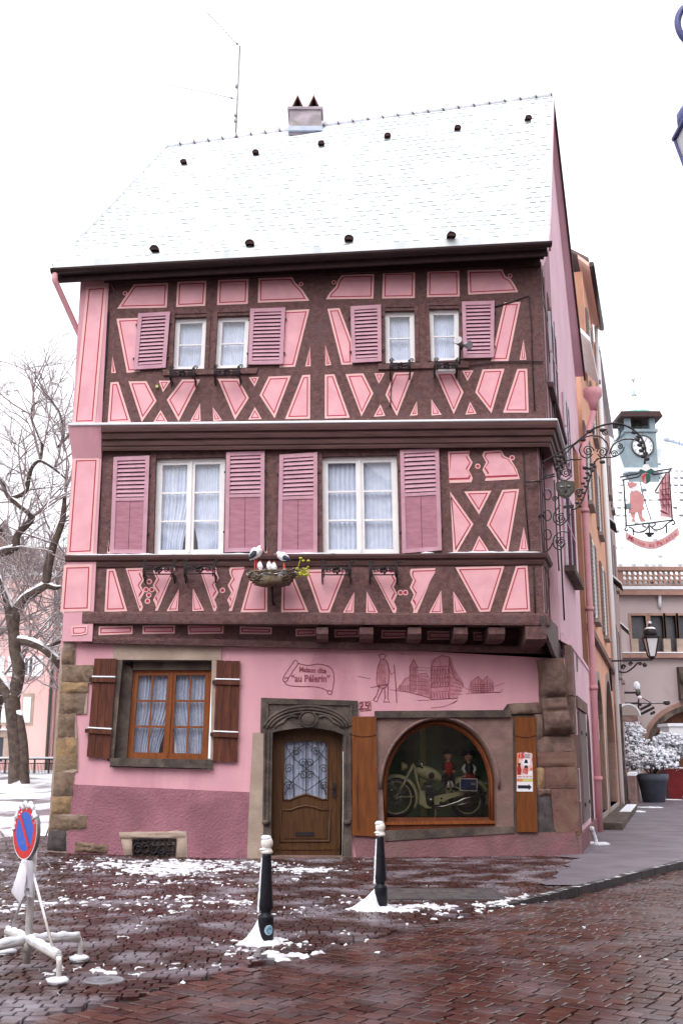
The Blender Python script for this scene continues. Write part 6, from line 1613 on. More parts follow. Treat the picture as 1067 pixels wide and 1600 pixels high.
def setts(name, org, ang, ulen, vlen, su, sv, mask, m, tilt=.02, lift=.006, arc=0.0):
    c, s = math.cos(ang), math.sin(ang); C_ = []
    nv = int(vlen / sv)
    for j in range(nv):
        u = rng.uniform(-su, 0); v = j * sv
        while u < ulen:
            l = su * rng.uniform(.72, 1.3); C_.append((u + l / 2, v + rng.normal(0, sv * .03) + sv / 2, l, sv)); u += l
    C_ = np.array(C_); 
    vv = C_[:, 1] + arc * np.sin(C_[:, 0] * .9)
    X = org[0] + C_[:, 0] * c - vv * s; Y = org[1] + C_[:, 0] * s + vv * c
    k = mask(X, Y); C_, X, Y = C_[k], X[k], Y[k]; n = len(X)
    g = .015; hu = C_[:, 2] / 2 - g * .5; hv = C_[:, 3] / 2 - g * .5
    Z = gz(X, Y) + rng.normal(0, lift, n); rot = ang + rng.normal(0, .022, n); tu, tv = rng.normal(0, tilt, n), rng.normal(0, tilt, n)
    sg = np.array([(-1, -1), (1, -1), (1, 1), (-1, 1)])
    V_ = np.zeros((n, 13, 3))
    for r, (ins, dz_) in enumerate(((0, -.045), (.001, -.005), (.007, 0))):
        for q in range(4):
            jx = rng.normal(0, .003, n); jy = rng.normal(0, .003, n)
            a = sg[q, 0] * (hu - ins) + jx; d = sg[q, 1] * (hv - ins) + jy
            V_[:, r * 4 + q, 0] = X + a * np.cos(rot) - d * np.sin(rot); V_[:, r * 4 + q, 1] = Y + a * np.sin(rot) + d * np.cos(rot)
            V_[:, r * 4 + q, 2] = Z + dz_ + a * tu + d * tv
    V_[:, 12, 0] = X; V_[:, 12, 1] = Y; V_[:, 12, 2] = Z + rng.uniform(.0, .002, n)
    F = []
    for r in (0, 4):
        for q in range(4): F.append([r + q, r + (q + 1) % 4, r + 4 + (q + 1) % 4, r + 4 + q])
    F = np.array(F); base = (np.arange(n) * 13)[:, None, None]
    f4 = (base + F[None]).reshape(-1, 4)
    T = np.array([[8 + q, 8 + (q + 1) % 4, 12, 12] for q in range(4)])
    # top fan as quads split: use triangles in a second mesh pass
    at = np.repeat(rng.random(n), 13)
    me_f = f4.tolist() + (base + T[None]).reshape(-1, 4)[:, :3].tolist()
    me = bpy.data.meshes.new(name); me.from_pydata(V_.reshape(-1, 3).tolist(), [], me_f)
    a = me.attributes.new('rnd', 'FLOAT', 'POINT'); a.data.foreach_set('value', at.astype(np.float32))
    me.materials.append(MATS[m]); o = bpy.data.objects.new(name, me); COL.objects.link(o); o['kind'] = 'structure'; return o
KANG = math.atan2(KD.y, KD.x)
# big setts of the road: everything right of a line that runs on from the kerb; small ones on the house side
RB = lambda x, y: (x - K0.x) * KR.x + (y - K0.y) * KR.y + .0 * x
inview = lambda x, y: (np.abs(x) < .345 * y + .6) & (y > 5.9)
ROADM = lambda x, y: (RB(x, y) > .06) & inview(x, y)
corner = V((-1.0, 4.0, 0))
setts('road_setts', (K0.x - KD.x * 13, K0.y - KD.y * 13), KANG - math.pi / 2, 16, 30, .175, .155, ROADM, 'setts_road', .009, .0018)
GL = lambda x, y: y < 19.68 + .1075 * (x + 5.1) + .25
setts('pavement_setts', (-13, 5.5), .02, 18.5, 20.5, .135, .125, lambda x, y: (RB(x, y) < -.0) & inview(x, y) & ((AS(x, y) < .7) | (y < 15.95)) & (GL(x, y) | (x < -4.9)) & (y < 23.5), 'setts_small', .009, .0018, .05)
# kerb
n = int(13 / .8)
for i in range(1):
    b = MB()
    for k in range(26):
        a0 = -.2 + k * .62; a1 = a0 + .60; p = K0 + KD * a0; q = K0 + KD * a1; j = random.uniform(-.008, .008)
        zt_ = .008 + j; w2 = .065
        P = [p + KR * w2, p - KR * w2, q - KR * w2, q + KR * w2]
        b.hexa([V((v.x, v.y, -.25)) for v in P], [V((v.x, v.y, zt_)) for v in P], 'kerb_stone')
    b.build('kerb', kind='structure')
# ---- snow lying on the setts
def vnoise(x, y, seed=0):
    xi, yi = np.floor(x).astype(int), np.floor(y).astype(int); fx, fy = x - xi, y - yi
    fx, fy = fx * fx * (3 - 2 * fx), fy * fy * (3 - 2 * fy)
    def h(a, c): 
        t = (a * 374761393 + c * 668265263 + seed * 974634777) & 0x7fffffff; t = ((t ^ (t >> 13)) * 1274126177) & 0x7fffffff; return ((t ^ (t >> 16)) & 0xffff) / 65535.0
    return (h(xi, yi) * (1 - fx) + h(xi + 1, yi) * fx) * (1 - fy) + (h(xi, yi + 1) * (1 - fx) + h(xi + 1, yi + 1) * fx) * fy
def fbm(x, y, sc, seed=0, oc=4):
    t = 0; a = .5; k = 0
    for i in range(oc): t = t + a * vnoise(x * sc, y * sc, seed + i); k += a; a *= .55; sc *= 2.1
    return t / k
BL1, BL2 = PG(415, 1473), PG(595, 1419)
def snow_field():
    st = .022; xs = np.arange(-9, 5.2, st); ys = np.arange(8.2, 20.6, st); X, Y = np.meshgrid(xs, ys)
    f = .30 * fbm(X, Y, 1.5, 3) + .70 * fbm(X, Y, 12.5, 21, 3)
    d = np.zeros_like(X)                       # where it has been swept or has drifted
    def blob(cx, cy, rx_, ry_, k): 
        nonlocal d; d = np.maximum(d, k * np.exp(-((X - cx) / rx_) ** 2 - ((Y - cy) / ry_) ** 2))
    wall = 19.6 + .1075 * (X + 5.1)
    d = np.maximum(d, .285 * np.exp(-((Y - wall + 1.2) / .95) ** 2) * np.exp(-((X + 2.7) / 2.3) ** 2))
    blob(-2.4, 17.8, 1.3, .9, .31); blob(-.4, 18.0, .7, .6, .24); blob(-4.6, 15.9, .8, .5, .2)
    blob(BL1.x - .05, BL1.y, .36, .30, .40); blob(BL2.x + .1, BL2.y, .6, .38, .40); blob(BL2.x + .7, BL2.y + .1, .8, .4, .27); blob(BL1.x + .2, BL1.y - .6, .5, .3, .24)
    for a in np.arange(-1.6, 1.2, .25): p = K0 + KD * float(a) - KR * .1; blob(p.x, p.y, .4, .3, .24)
    blob(-2.1, 9.7, .6, .35, .22); blob(-1.5, 9.9, .5, .3, .2); blob(-1.0, 14.0, 2.4, 1.2, .16); blob(-3.4, 13.8, 1.8, 1.0, .17); blob(-1.0, 10.6, .6, .4, .19); blob(-6.5, 17, 1.4, 2.2, .24); blob(-2.6, 16.2, 2.2, .7, .17)
    hgt = f + d - .79
    hgt = np.where((road(X, Y) > .15) & (Y > 12.5), -1, hgt); hgt = np.where(Y > wall - .03, -1, hgt); hgt = np.where((X > 3.3), -1, hgt)
    ok = hgt > 0
    Z = gz(X, Y) - .004 + np.clip(hgt * .12, -.01, .018)
    idx = np.arange(X.size).reshape(X.shape); c = ok[:-1, :-1].astype(int) + ok[1:, :-1] + ok[:-1, 1:] + ok[1:, 1:]
    fm = c >= 1
    Z = np.where(ok, Z + .006, gz(X, Y) - .02)
    fs = np.stack([idx[:-1, :-1], idx[:-1, 1:], idx[1:, 1:], idx[1:, :-1]], -1)[fm]
    used = np.unique(fs); mp_ = np.zeros(X.size, int); mp_[used] = np.arange(len(used))
    P = np.stack([X, Y, Z], -1).reshape(-1, 3)[used]; P[:, :2] += rng.normal(0, st * .18, (len(P), 2))
    o = npmesh('snow_patches', P, mp_[fs], ['snow_slush'], 'stuff'); return o
o = snow_field(); tag(o, 'thin broken patches of snow left on the wet red setts', 'snow')
# far-side snow tufts along the street
b = MB()
for px_, py_, r in ((990, 1268, .55), (975, 1270, .3), (1020, 1262, .4), (925, 1318, .18), (930, 1320, .12), (1002, 1262, .2), (1060, 1245, .8), (1050, 1250, .5)):
    p = PG(px_, py_); b.ball(p, (r, r * 1.6, .03), 'snow', 12, 5, .25)
o = b.build('street_snow', kind='stuff'); tag(o, 'small heaps of snow along the grey pavement of the side street', 'snow')
b = MB(); p = S0.at(2.3, 0, .12)
for k in range(8): b.ball(p + V((.02 * k, .03 * k, .33 - .05 * k)), (.05, .05, .05), 'snow', 7, 5, .2)
b.ball(p + V((.18, 0, .02)), (.18, .14, .05), 'snow', 9, 5, .2)
tag(b.build('snow_drip', origin=p, kind='stuff'), 'streak of snow running down the pink plinth beside the street door', 'snow')
# ---- bollards
def bollard(label, sticker, mound):
    o = thing('bollard', label, 'bollard', (0, 0, 0), 'black bollards with white heads')
    b = MB()
    b.lathe((0, 0, 0), [(.088, -.04), (.088, .25), (.084, .27), (.058, .285), (.055, .315), (.078, .34), (.082, .36), (.074, .45), (.058, .72), (.05, .86), (.05, .885), (.01, .89)], 'bollard_black', 20)
    b.build('post', o)
    b = MB(); b.lathe((0, 0, .885), [(.052, 0), (.068, .012), (.066, .03), (.052, .05), (.050, .062), (.06, .075), (.068, .10), (.066, .13), (.052, .158), (.025, .175), (.002, .178)], 'cap_white', 18); h = b.build('head', o)
    b = MB(); b.ball((-.012, -.0, 1.045), (.062, .06, .032), 'snow', 11, 6, .12); b.build('snow_cap', h); b = MB(); b.ball((-.02, -.005, .93), (.064, .055, .022), 'snow', 10, 5, .15); b.build('snow_cap', h)
    if sticker:
        b = MB(); a0 = R(-62)
        for rr, m, ex in ((.050, 'feather_white', .0905), (.046, 'sticker_blue', .092)):
            vs = [V((0, 0, 0))]; 
            for j in range(20):
                t = 2 * math.pi * j / 20; aa = a0 + rr * math.cos(t) / .088; vs.append(V((ex * math.cos(aa), ex * math.sin(aa), .135 + rr * math.sin(t))))
            vs[0] = V((ex * 1.002 * math.cos(a0), ex * 1.002 * math.sin(a0), .135)); b.add(vs, [[0, 1 + j, 1 + (j + 1) % 20] for j in range(20)], m)
        for rr in (.03, .018): 
            pts = []
            for j in range(12): t = .6 + 4.2 * j / 11; aa = a0 + rr * math.cos(t) / .088; pts.append(V((.0935 * math.cos(aa), .0935 * math.sin(aa), .13 + rr * math.sin(t))))
            b.tube(pts, .0035, 'tower_blue', 4)
        b.build('sticker', o)
    b = MB()                                       # snow blown against one side
    n = 22; vs = []; fs = []
    for i in range(n + 1):
        z = .30 + .55 * i / n; r0 = .082 - .032 * i / n + .003
        for j in range(5):
            a = math.pi * (.97 + .13 * (j - 2) / 2 * (1.2 - .5 * i / n)); r = r0 + (.016 * (1 - abs(j - 2) / 2)) * random.uniform(.6, 1.2) - (.004 if j in (0, 4) else 0)
            vs.append((r * math.cos(a), r * math.sin(a), z))
    fs = [[i * 5 + j, i * 5 + j + 1, (i + 1) * 5 + j + 1, (i + 1) * 5 + j] for i in range(n) for j in range(4)]
    b.add(vs, fs, 'snow', True)
    n = 26; vs = []; fs = []
    for j in range(n):
        a = 2 * math.pi * j / n; side = max(0, math.cos(a - math.pi * .93)); rim = .17 + mound * (.5 + .5 * math.cos(a - math.pi * 1.05)) + random.uniform(-.025, .025)
        hh_ = .03 + .21 * side ** 1.3
        for i in range(7): t = i / 6; r = .085 + (rim - .085) * t; z = hh_ * (1 - t) ** 1.9 + .022 * math.sin(math.pi * t) + random.uniform(-.004, .006) - .008 * (t > .95); vs.append((r * math.cos(a), r * math.sin(a), z))
    for j in range(n): fs += [[j * 7 + i, ((j + 1) % n) * 7 + i, ((j + 1) % n) * 7 + i + 1, j * 7 + i + 1] for i in range(6)]
    b.add(vs, fs, 'snow', True); b.build('snow_mound', o)
    return o
o = bollard('black bollard with a round blue sticker on its base, standing in a snow mound', True, .12); o.location = BL1; o.scale = (.88, .88, .93)
o = bollard('black bollard without sticker standing in snow before the orange shutter', False, .26); o.location = BL2; o.scale = (.88, .88, .93)
# ---- temporary no-parking sign
hub = V((-2.66, 9.72, 0))
NS = thing('no_parking_sign', 'round red and blue no-parking sign on a snow-covered white tube stand', 'sign', hub)
hz = .235
arms = ((PG(122, 1503), 0), (PG(90, 1537), 1), (PG(10, 1492), 2), (hub * 2 - PG(122, 1503), 3))
for g, k in arms:
    b = MB(); top = V((g.x, g.y, .20)); h0 = hub + V((0, 0, hz)); d = (top - h0)
    b.tube([h0, top], .033, 'steel_white', 10); b.tube([top + V((0, 0, -.0)), top + d.normalized() * .02 + V((0, 0, -.06)), V((g.x, g.y, .012)) + d.normalized() * .02], .022, 'steel_white', 8)
    b.lathe(V((g.x, g.y, .0)) + d.normalized() * .02, [(.075, 0), (.075, .015), (.03, .022)], 'steel_grey', 14)
    lg = b.build('leg', NS)
    b = MB(); m = 9; q = [h0.lerp(top, i / m) + V((0, 0, .024 + .008 * math.sin(i * 2.3))) for i in range(m + 1)]; b.tube(q, [.024] + [.032 + random.uniform(-.003, .004) for _ in range(m - 1)] + [.022], 'snow', 9)
    b.ball(V((g.x, g.y, .03)) + d.normalized() * .02, (.095, .08, .03), 'snow', 10, 5, .15); b.build('snow_cover', lg)
b = MB(); b.tube([hub + V((0, 0, .05)), hub + V((0, 0, 1.05))], .032, 'steel_white', 12); b.lathe(hub + V((0, 0, .15)), [(.05, 0), (.055, .06), (.05, .12)], 'steel_white', 12); b.build('post', NS)
for k in (1, 2):
    b = MB(); g = arms[k][0]; tp = hub + V((0, 0, .80)); bt = hub.lerp(V((g.x, g.y, 0)), .82); b.tube([tp, V((bt.x, bt.y, .24))], .012, 'steel_white', 7); b.build('brace', NS)
ax = R(112 - 180 + 0.0); nrm = V((math.cos(R(-139)), math.sin(R(-139)), 0)); sdv = V((-nrm.y, nrm.x, 0))
sdv = V((-nrm.y, nrm.x, 0))
dc = hub + V((.01, 0, 1.24)); dc = V((*(PY(40, 1299, 9.72)[:2]), PY(40, 1299, 9.72).z))
RADI = .235
def disc(r0, r1, off, m, b, a0=0, a1=2 * math.pi, n=40):
    vs = []
    for i in range(n + 1):
        t = a0 + (a1 - a0) * i / n
        for r in (r0, r1): vs.append(dc + sdv * (r * math.cos(t)) + V((0, 0, r * math.sin(t))) + nrm * off)
    b.add(vs, [[2 * i, 2 * i + 1, 2 * i + 3, 2 * i + 2] for i in range(n)], m)
b = MB(); b.lathe(dc - nrm * .03, [(RADI, 0), (RADI + .006, .005), (RADI + .006, .028), (RADI, .033)], 'steel_grey', 40, nrm, False); disc(RADI * .965, RADI, .006, 'poster_white', b); disc(RADI * .70, RADI * .965, .006, 'sign_red', b); disc(0.0, RADI * .70, .006, 'sign_blue', b)
dsk = b.build('sign_disc', NS)
b = MB(); vs = []; rr = RADI * .70; hw = .022; dirv = (sdv * .62 + V((0, 0, -.78))).normalized(); per = dirv.cross(nrm).normalized(); l = math.sqrt(rr * rr - hw * hw)
b.add([dc + dirv * x * l + per * y * hw + nrm * .009 for x, y in ((-1, -1), (1, -1), (1, 1), (-1, 1))], [[0, 1, 2, 3]], 'sign_red'); b.build('slash', dsk)
b = MB()
for i in range(26): t = math.pi * (.12 + .86 * i / 25); r = RADI * random.uniform(.86, 1.02); b.ball(dc + sdv * (r * math.cos(t)) + V((0, 0, r * math.sin(t))) + nrm * random.uniform(-.02, .012), (.022, .022, .016 + .012 * math.sin(t)), 'snow', 7, 5, .2)
for i in range(30): t = random.uniform(.3, 2.9); r = RADI * random.uniform(.74, .97); b.ball(dc + sdv * (r * math.cos(t)) + V((0, 0, r * math.sin(t))) + nrm * .008, random.uniform(.004, .009), 'snow', 5, 4)
b.build('snow_rim', dsk)
b = MB(); b.tube([hub + V((0, 0, .9)), V((hub.x, hub.y, dc.z))], .022, 'steel_grey', 8); b.box(V((hub.x, hub.y, dc.z - .02)), (.05, .05, .26), 'steel_grey'); b.build('clamp', NS)
# papers tied round the post
def sheet3(rows, m, th=.004):
    bb = MB(); nR, nC = len(rows), len(rows[0]); flat_ = [p for r in rows for p in r]
    f = [[j * nC + i, j * nC + i + 1, (j + 1) * nC + i + 1, (j + 1) * nC + i] for j in range(nR - 1) for i in range(nC - 1)]
    bb.add(flat_, f, m, True); bb.add([p + V((.001, th, 0)) for p in flat_], f, m, True); return bb
def PH(x, y, o=0.0): return PY(*[(x / 5.0, 1240 + y / 5.0)][0], 9.64 + o)
TN = thing('paper_notice', 'crumpled white papers tied round the post below the no-parking disc', 'notice', hub + V((0, -.05, .62)))
sheet3([[PH(175, 515, .0), PH(200, 515, -.03), PH(215, 518, -.03)], [PH(150, 580, -.01), PH(180, 590, -.06), PH(212, 600, -.06)], [PH(120, 680, .0), PH(160, 690, -.08), PH(205, 680, -.07)], [PH(90, 765, .02), PH(125, 795, -.07), PH(188, 760, -.08)], [PH(92, 770, .02), PH(160, 860, -.06), PH(196, 790, -.08)]], 'paper').build('paper_sheet', TN)
sheet3([[PH(178, 510, -.03), PH(210, 520, -.05), PH(258, 525, .0)], [PH(185, 580, -.02), PH(215, 600, -.07), PH(262, 610, .0)], [PH(200, 690, -.02), PH(225, 700, -.05), PH(262, 700, .0)], [PH(200, 800, -.02), PH(230, 808, -.05), PH(258, 812, .0)]], 'paper').build('paper_sheet', TN)
b = MB(); strip_pts = [PH(205, 745, -.062), PH(232, 752, -.062)]
for y in (740, 748, 756): b.bar(PH(207, y, -.075), PH(234, y + 4, -.062), .002, .006, 'feather_dark')
b.build('print_mark', TN)
# ---- covers in the paving
p = PG(163, 1532)
b = MB(); b.lathe(p + V((0, 0, -.03)), [(.16, 0), (.165, .036), (.15, .040), (.145, .036), (.001, .037)], 'cover_grey', 28); b.tube([p + V((.06 * math.cos(t), .06 * math.sin(t), .008)) for t in [2 * math.pi * i / 16 for i in range(16)]], .006, 'cover_grey', 4, closed=True)
tag(b.build('manhole_cover', origin=p), 'small round grey metal cover in the setts beside the no-parking stand', 'manhole cover')
c = PG(690, 1398); b = MB()
b.box(c + V((0, 0, -.010)), (1.55, 1.15, .05), 'cover_dark' if 'cover_dark' in MATS else 'stone_dark'); b.bar(c + V((.05, -.05, .018)), c + V((.35, -.05, .018)), .02, .012, 'steel_grey')
for k in range(8): b.bar(c + V((-.74 + .21 * k, -.55, .017)), c + V((-.74 + .21 * k, .55, .017)), .012, .006, 'stone_dark')
tag(b.build('cellar_hatch', origin=c), 'dark flat cellar hatch set in the pavement before the shop window', 'hatch')
# thin bars seen at the edges of the forecourt
b = MB(); b.tube([PG(12, 1333), PG(12, 1333) + V((-.05, 0, .25)), PY(2, 1300, PG(12, 1333).y), PY(-14, 1285, PG(12, 1333).y) + V((-.1, 0, 0)), PG(-40, 1333) + V((0, 0, .3)), PG(-46, 1333)], .018, 'steel_grey', 6)
tag(b.build('hoop_barrier', origin=PG(12, 1333)), 'thin grey metal hoop standing in the snow at the edge of the square', 'barrier')
b = MB(); p = PG(68, 1320); q = PY(78, 1290, p.y + .3); b.tube([p, q], .015, 'iron', 5); tag(b.build('iron_rod', origin=p), 'short black iron rod leaning against the rough stone house corner', 'rod')
# ================================================================== houses down the side street
OD0 = V((S0.at(6.9, 0).x, S0.at(6.9, 0).y, 0)); OE = PY(967, 1250, 38.5); OE.z = 0
SO = PL(OD0[:2], (OE - OD0)[:2]); LO = (OE - OD0).length
OH = thing('orange_house', 'orange plastered house with arcades and grey louvred shutters down the side street', 'house', OD0)
def archp(t0, t1, z0, z1, k=10):
    r = (t1 - t0) / 2; c = (t0 + t1) / 2
    return [(t0, z0)] + [(c - r * math.cos(math.pi * i / k), z1 - r * 1.15 + r * 1.15 * math.sin(math.pi * i / k)) for i in range(k + 1)] + [(t1, z0)]
ZO = 17.7; ZL_ = 13.6; TS = 6.4; TL = 2.5; ZM = 9.6
def tpx(px_):
    return SO.sz(px_, 1240)[0]
AT = [max(.3, tpx(938)), tpx(946.5), tpx(950.5), min(LO - .6, tpx(964))]
b = MB()
A1, A2 = archp(AT[0], AT[1], .3, 3.9), archp(AT[2], AT[3], .3, 4.2)
b.poly(SO, [[(0, -.2), (LO, -.2), (LO, ZO), (TS, ZO), (TS, ZL_), (TL, ZL_), (TL, ZM), (0, ZM)], A1, A2], 0, .5, 'orange_wall')
b.hexa([SO.at(0, -.2, -.01), SO.at(0, -.2, -9), SO.at(.3, -.2, -9), SO.at(.3, -.2, -.01)], [SO.at(0, ZM, -.01), SO.at(0, ZM, -9), SO.at(.3, ZM, -9), SO.at(.3, ZM, -.01)], 'orange_wall')
b.hexa([SO.at(TS, ZL_ - .2, -.01), SO.at(TS, ZL_ - .2, -9), SO.at(TS + .3, ZL_ - .2, -9), SO.at(TS + .3, ZL_ - .2, -.01)], [SO.at(TS, ZO, -.01), SO.at(TS, ZO, -9), SO.at(TS + .3, ZO, -9), SO.at(TS + .3, ZO, -.01)], 'orange_wall')
b.poly(SO, [[(.2, 0), (LO - .2, 0), (LO - .2, 4), (.2, 4)]], -2.0, .1, 'stone_grey')
b.build('wall', OH)
for a in (A1, A2):
    b = MB(); ii = inset(a, -.22); b.poly(SO, [ii, a], .03, .3, 'far_stone'); b.build('arcade', OH)
b = MB(); b.poly(SO, [[(0.0, 4.9), (LO, 4.6), (LO, 4.78), (0, 5.08)]], .12, .12, 'stone_pink'); b.build('string_course', OH)
b = MB(); b.poly(SO, [[(.2, .0), (LO - .5, .0), (LO - .5, .18), (.2, .18)]], .6, .65, 'stone_grey'); b.hexa([SO.at(6, .182, .58), SO.at(LO - .5, .182, .58), SO.at(LO - .5, .182, .25), SO.at(6, .182, .25)], [SO.at(6, .20, .56), SO.at(LO - .5, .20, .56), SO.at(LO - .5, .20, .27), SO.at(6, .20, .27)], 'snow'); b.build('step', OH)
def lou(pl, par, t0, t1, z0, z1, m='wood_grey', off=.06):
    B = MB(); B.poly(pl, [[(t0, z0), (t1, z0), (t1, z1), (t0, z1)]], off, .05, m); n = int((z1 - z0) / .12)
    for k in range(n): z = z0 + .06 + k * .12; B.poly(pl, [[(t0 + .05, z), (t1 - .05, z), (t1 - .05, z + .05), (t0 + .05, z + .05)]], off + .015, .015, 'shutter_panel' if m != 'wood_grey' else 'far_stone')
    B.build('shutter', par)
def glazed(pl, par, t0, t1, z0, z1, fr='white_paint'):
    B = MB(); B.poly(pl, [[(t0, z0), (t1, z0), (t1, z1), (t0, z1)], [(t0 + .09, z0 + .09), (t1 - .09, z0 + .09), (t1 - .09, z1 - .09), (t0 + .09, z1 - .09)]], .05, .06, fr)
    B.poly(pl, [[((t0 + t1) / 2 - .04, z0 + .09), ((t0 + t1) / 2 + .04, z0 + .09), ((t0 + t1) / 2 + .04, z1 - .09), ((t0 + t1) / 2 - .04, z1 - .09)]], .045, .05, fr)
    o = B.build('window', par); B = MB(); B.poly(pl, [[(t0 + .05, z0 + .05), (t1 - .05, z0 + .05), (t1 - .05, z1 - .05), (t0 + .05, z1 - .05)]], .012, 0, 'far_glass'); B.build('pane', o)
    B = MB(); B.poly(pl, [[(t0 - .1, z0 - .14), (t1 + .1, z0 - .14), (t1 + .1, z0 - .02), (t0 - .1, z0 - .02)]], .16, .18, 'far_stone'); B.build('sill', o)
for z0, z1 in ((5.6, 7.9), (9.0, 11.2), (12.3, 14.0), (15.0, 16.6)):
    for t in (3.0, 7.6):
        if t < TS and z1 > 13: continue
        glazed(SO, OH, t, t + 1.1, z0, z1); lou(SO, OH, t - .7, t - .05, z0, z1); lou(SO, OH, t + 1.15, t + 1.8, z0, z1)
b = MB()       # eaves, boarded soffit and gutter, snowy roof behind
e = [SO.at(TS - .3, ZO, .26), SO.at(LO, ZO - .1, .26), SO.at(LO, ZO + .3, -.1), SO.at(TS - .3, ZO + .35, -.1)]
b.hexa(e, [p + V((0, 0, .14)) for p in e], 'orange_eave'); b.build('eaves', OH)
b = MB(); b.tube([SO.at(TS - .3, ZO + .08, .33), SO.at(LO, ZO - .02, .33)], .09, 'gutter', 8); b.build('gutter', OH)
b = MB(); r0, r1 = SO.at(TS - .3, ZO + .2, .25), SO.at(LO, ZO + .1, .25); r2, r3 = SO.at(LO, ZO + 4.0, -5), SO.at(TS - .3, ZO + 4.0, -5)
b.hexa([r0, r1, r2, r3], [p + V((0, 0, .12)) for p in (r0, r1, r2, r3)], 'far_roof'); b.hexa([SO.at(TS - .3, ZO, -10), SO.at(LO, ZO, -10), r2, r3], [p + V((0, 0, .12)) for p in (SO.at(TS - .3, ZO, -10), SO.at(LO, ZO, -10), r2, r3)], 'snow'); b.build('roof', OH)
b = MB(); r0, r1 = SO.at(TL - .1, ZL_, .35), SO.at(TS + .02, ZL_, .35); r2, r3 = SO.at(TS + .02, ZL_ + 5, -3.6), SO.at(TL - .1, ZL_ + 5, -3.6); b.hexa([r0, r1, r2, r3], [p + V((0, 0, .14)) for p in (r0, r1, r2, r3)], 'snow')
for k in range(17):
    p = r1.lerp(r2, k / 17) + V((0, 0, .14)); b.box(p, (.16, .10, .10), 'tile_red', math.atan2(SO.u.y, SO.u.x))
b.build('low_roof', OH)
b = MB(); b.tube([SO.at(LO - .3, ZO, .12), SO.at(LO - .3, 0, .12)], .07, 'far_white', 8); b.build('downpipe', OH)
b = MB(); b.poly(SO, [[(AT[0] - .5, 2.2), (AT[0] - .15, 2.2), (AT[0] - .15, 2.75), (AT[0] - .5, 2.75)]], .05, .05, 'far_white'); b.build('wall_plate', OH)

GE = PY(984, 1252, 50.0); GE.z = 0
SG = PL(OE[:2], (GE - OE)[:2]); LG = (GE - OE).length
GH = thing('grey_house', 'tall mauve grey plastered house with pointed arch beyond the orange house', 'house', OE)
ZG = 16.8
b = MB(); ga = [(2.0, 4.8), (2.0, 6.6), (2.9, 8.2), (3.8, 6.6), (3.8, 4.8)]
b.poly(SG, [[(0.02, -.2), (LG, -.2), (LG, ZG), (0.02, ZG)], ga], .02, .5, 'grey_wall')
b.hexa([SG.at(LG, -.2, .0), SG.at(LG, -.2, -9), SG.at(LG - .3, -.2, -9), SG.at(LG - .3, -.2, .0)], [SG.at(LG, ZG, .0), SG.at(LG, ZG, -9), SG.at(LG - .3, ZG, -9), SG.at(LG - .3, ZG, .0)], 'grey_wall')
b.build('wall', GH)
b = MB(); b.poly(SG, [[(2.0, 4.8), (3.8, 4.8), (3.8, 8.2), (2.0, 8.2)]], -.3, .05, 'far_glass'); b.build('arched_opening', GH)
for z0, z1 in ((5.0, 7.0), (9.0, 10.8), (12.6, 14.4)):
    for t in (5.5, 8.5): glazed(SG, GH, t, t + 1.0, z0, z1, 'far_stone'); lou(SG, GH, t - .6, t - .05, z0, z1)
b = MB(); r = [SG.at(-.1, ZG, .22), SG.at(LG + .2, ZG, .22), SG.at(LG + .2, ZG + 5, -5), SG.at(-.1, ZG + 5, -5)]; b.hexa(r, [p + V((0, 0, .15)) for p in r], 'snow')
r = [SG.at(-.1, ZG, -10), SG.at(LG + .2, ZG, -10), SG.at(LG + .2, ZG + 5, -5), SG.at(-.1, ZG + 5, -5)]; b.hexa(r, [p + V((0, 0, .15)) for p in r], 'snow'); b.build('roof', GH)
b = MB(); b.tube([SG.at(.2, ZG, .14), SG.at(.2, 0, .14)], .06, 'far_white', 8); b.build('downpipe', GH)
for t, z, s in ((.8, 10.6, 1), (4.6, 8.9, 1), (LG - .5, 7.8, 1)):
    b = MB(); q = [SG.at(t, z, .02), SG.at(t + 1.6, z, .02), SG.at(t + 1.6, z - .35, .38), SG.at(t, z - .35, .38)]; b.hexa(q, [p + V((0, 0, .07)) for p in q], 'snow'); b.hexa([p + V((0, 0, -.08)) for p in q], [p + V((0, 0, -.002)) for p in q], 'timber_dark'); b.build('snowy_hood', GH)
b = MB(); cp = PY(982, 1118, 44.0); hd = [V((.42 * math.cos(math.pi * i / 12), 0, .42 * math.sin(math.pi * i / 12))) for i in range(13)]
b.hexa([cp + p for p in hd], [cp + p + V((-.25, .9, 0)) for p in hd], 'far_stone')
for i in range(12): b.hexa([cp + hd[i] * 1.02, cp + hd[i + 1] * 1.02, cp + hd[i + 1] * 1.14, cp + hd[i] * 1.14], [cp + k + V((-.25, .9, 0)) for k in (hd[i] * 1.02, hd[i + 1] * 1.02, hd[i + 1] * 1.14, hd[i] * 1.14)], 'snow')
b.box(cp + V((-.05, .4, -.12)), (.8, .8, .2), 'stone_pink'); b.build('door_canopy', GH)
b = MB(); b.poly(SG, [[(2, 0), (9, 0), (9, 1.1), (2, 1.1)]], .5, .2, 'stone_pink'); b.poly(SG, [[(2, 1.1), (9, 1.1), (9, 1.2), (2, 1.2)]], .55, .3, 'snow'); b.build('parapet', GH)
b = MB(); b.poly(SG, [[(.1, 0), (.5, 0), (.5, 3.6), (.1, 3.6)]], .25, .25, 'bark'); b.build('climber_stem', GH)

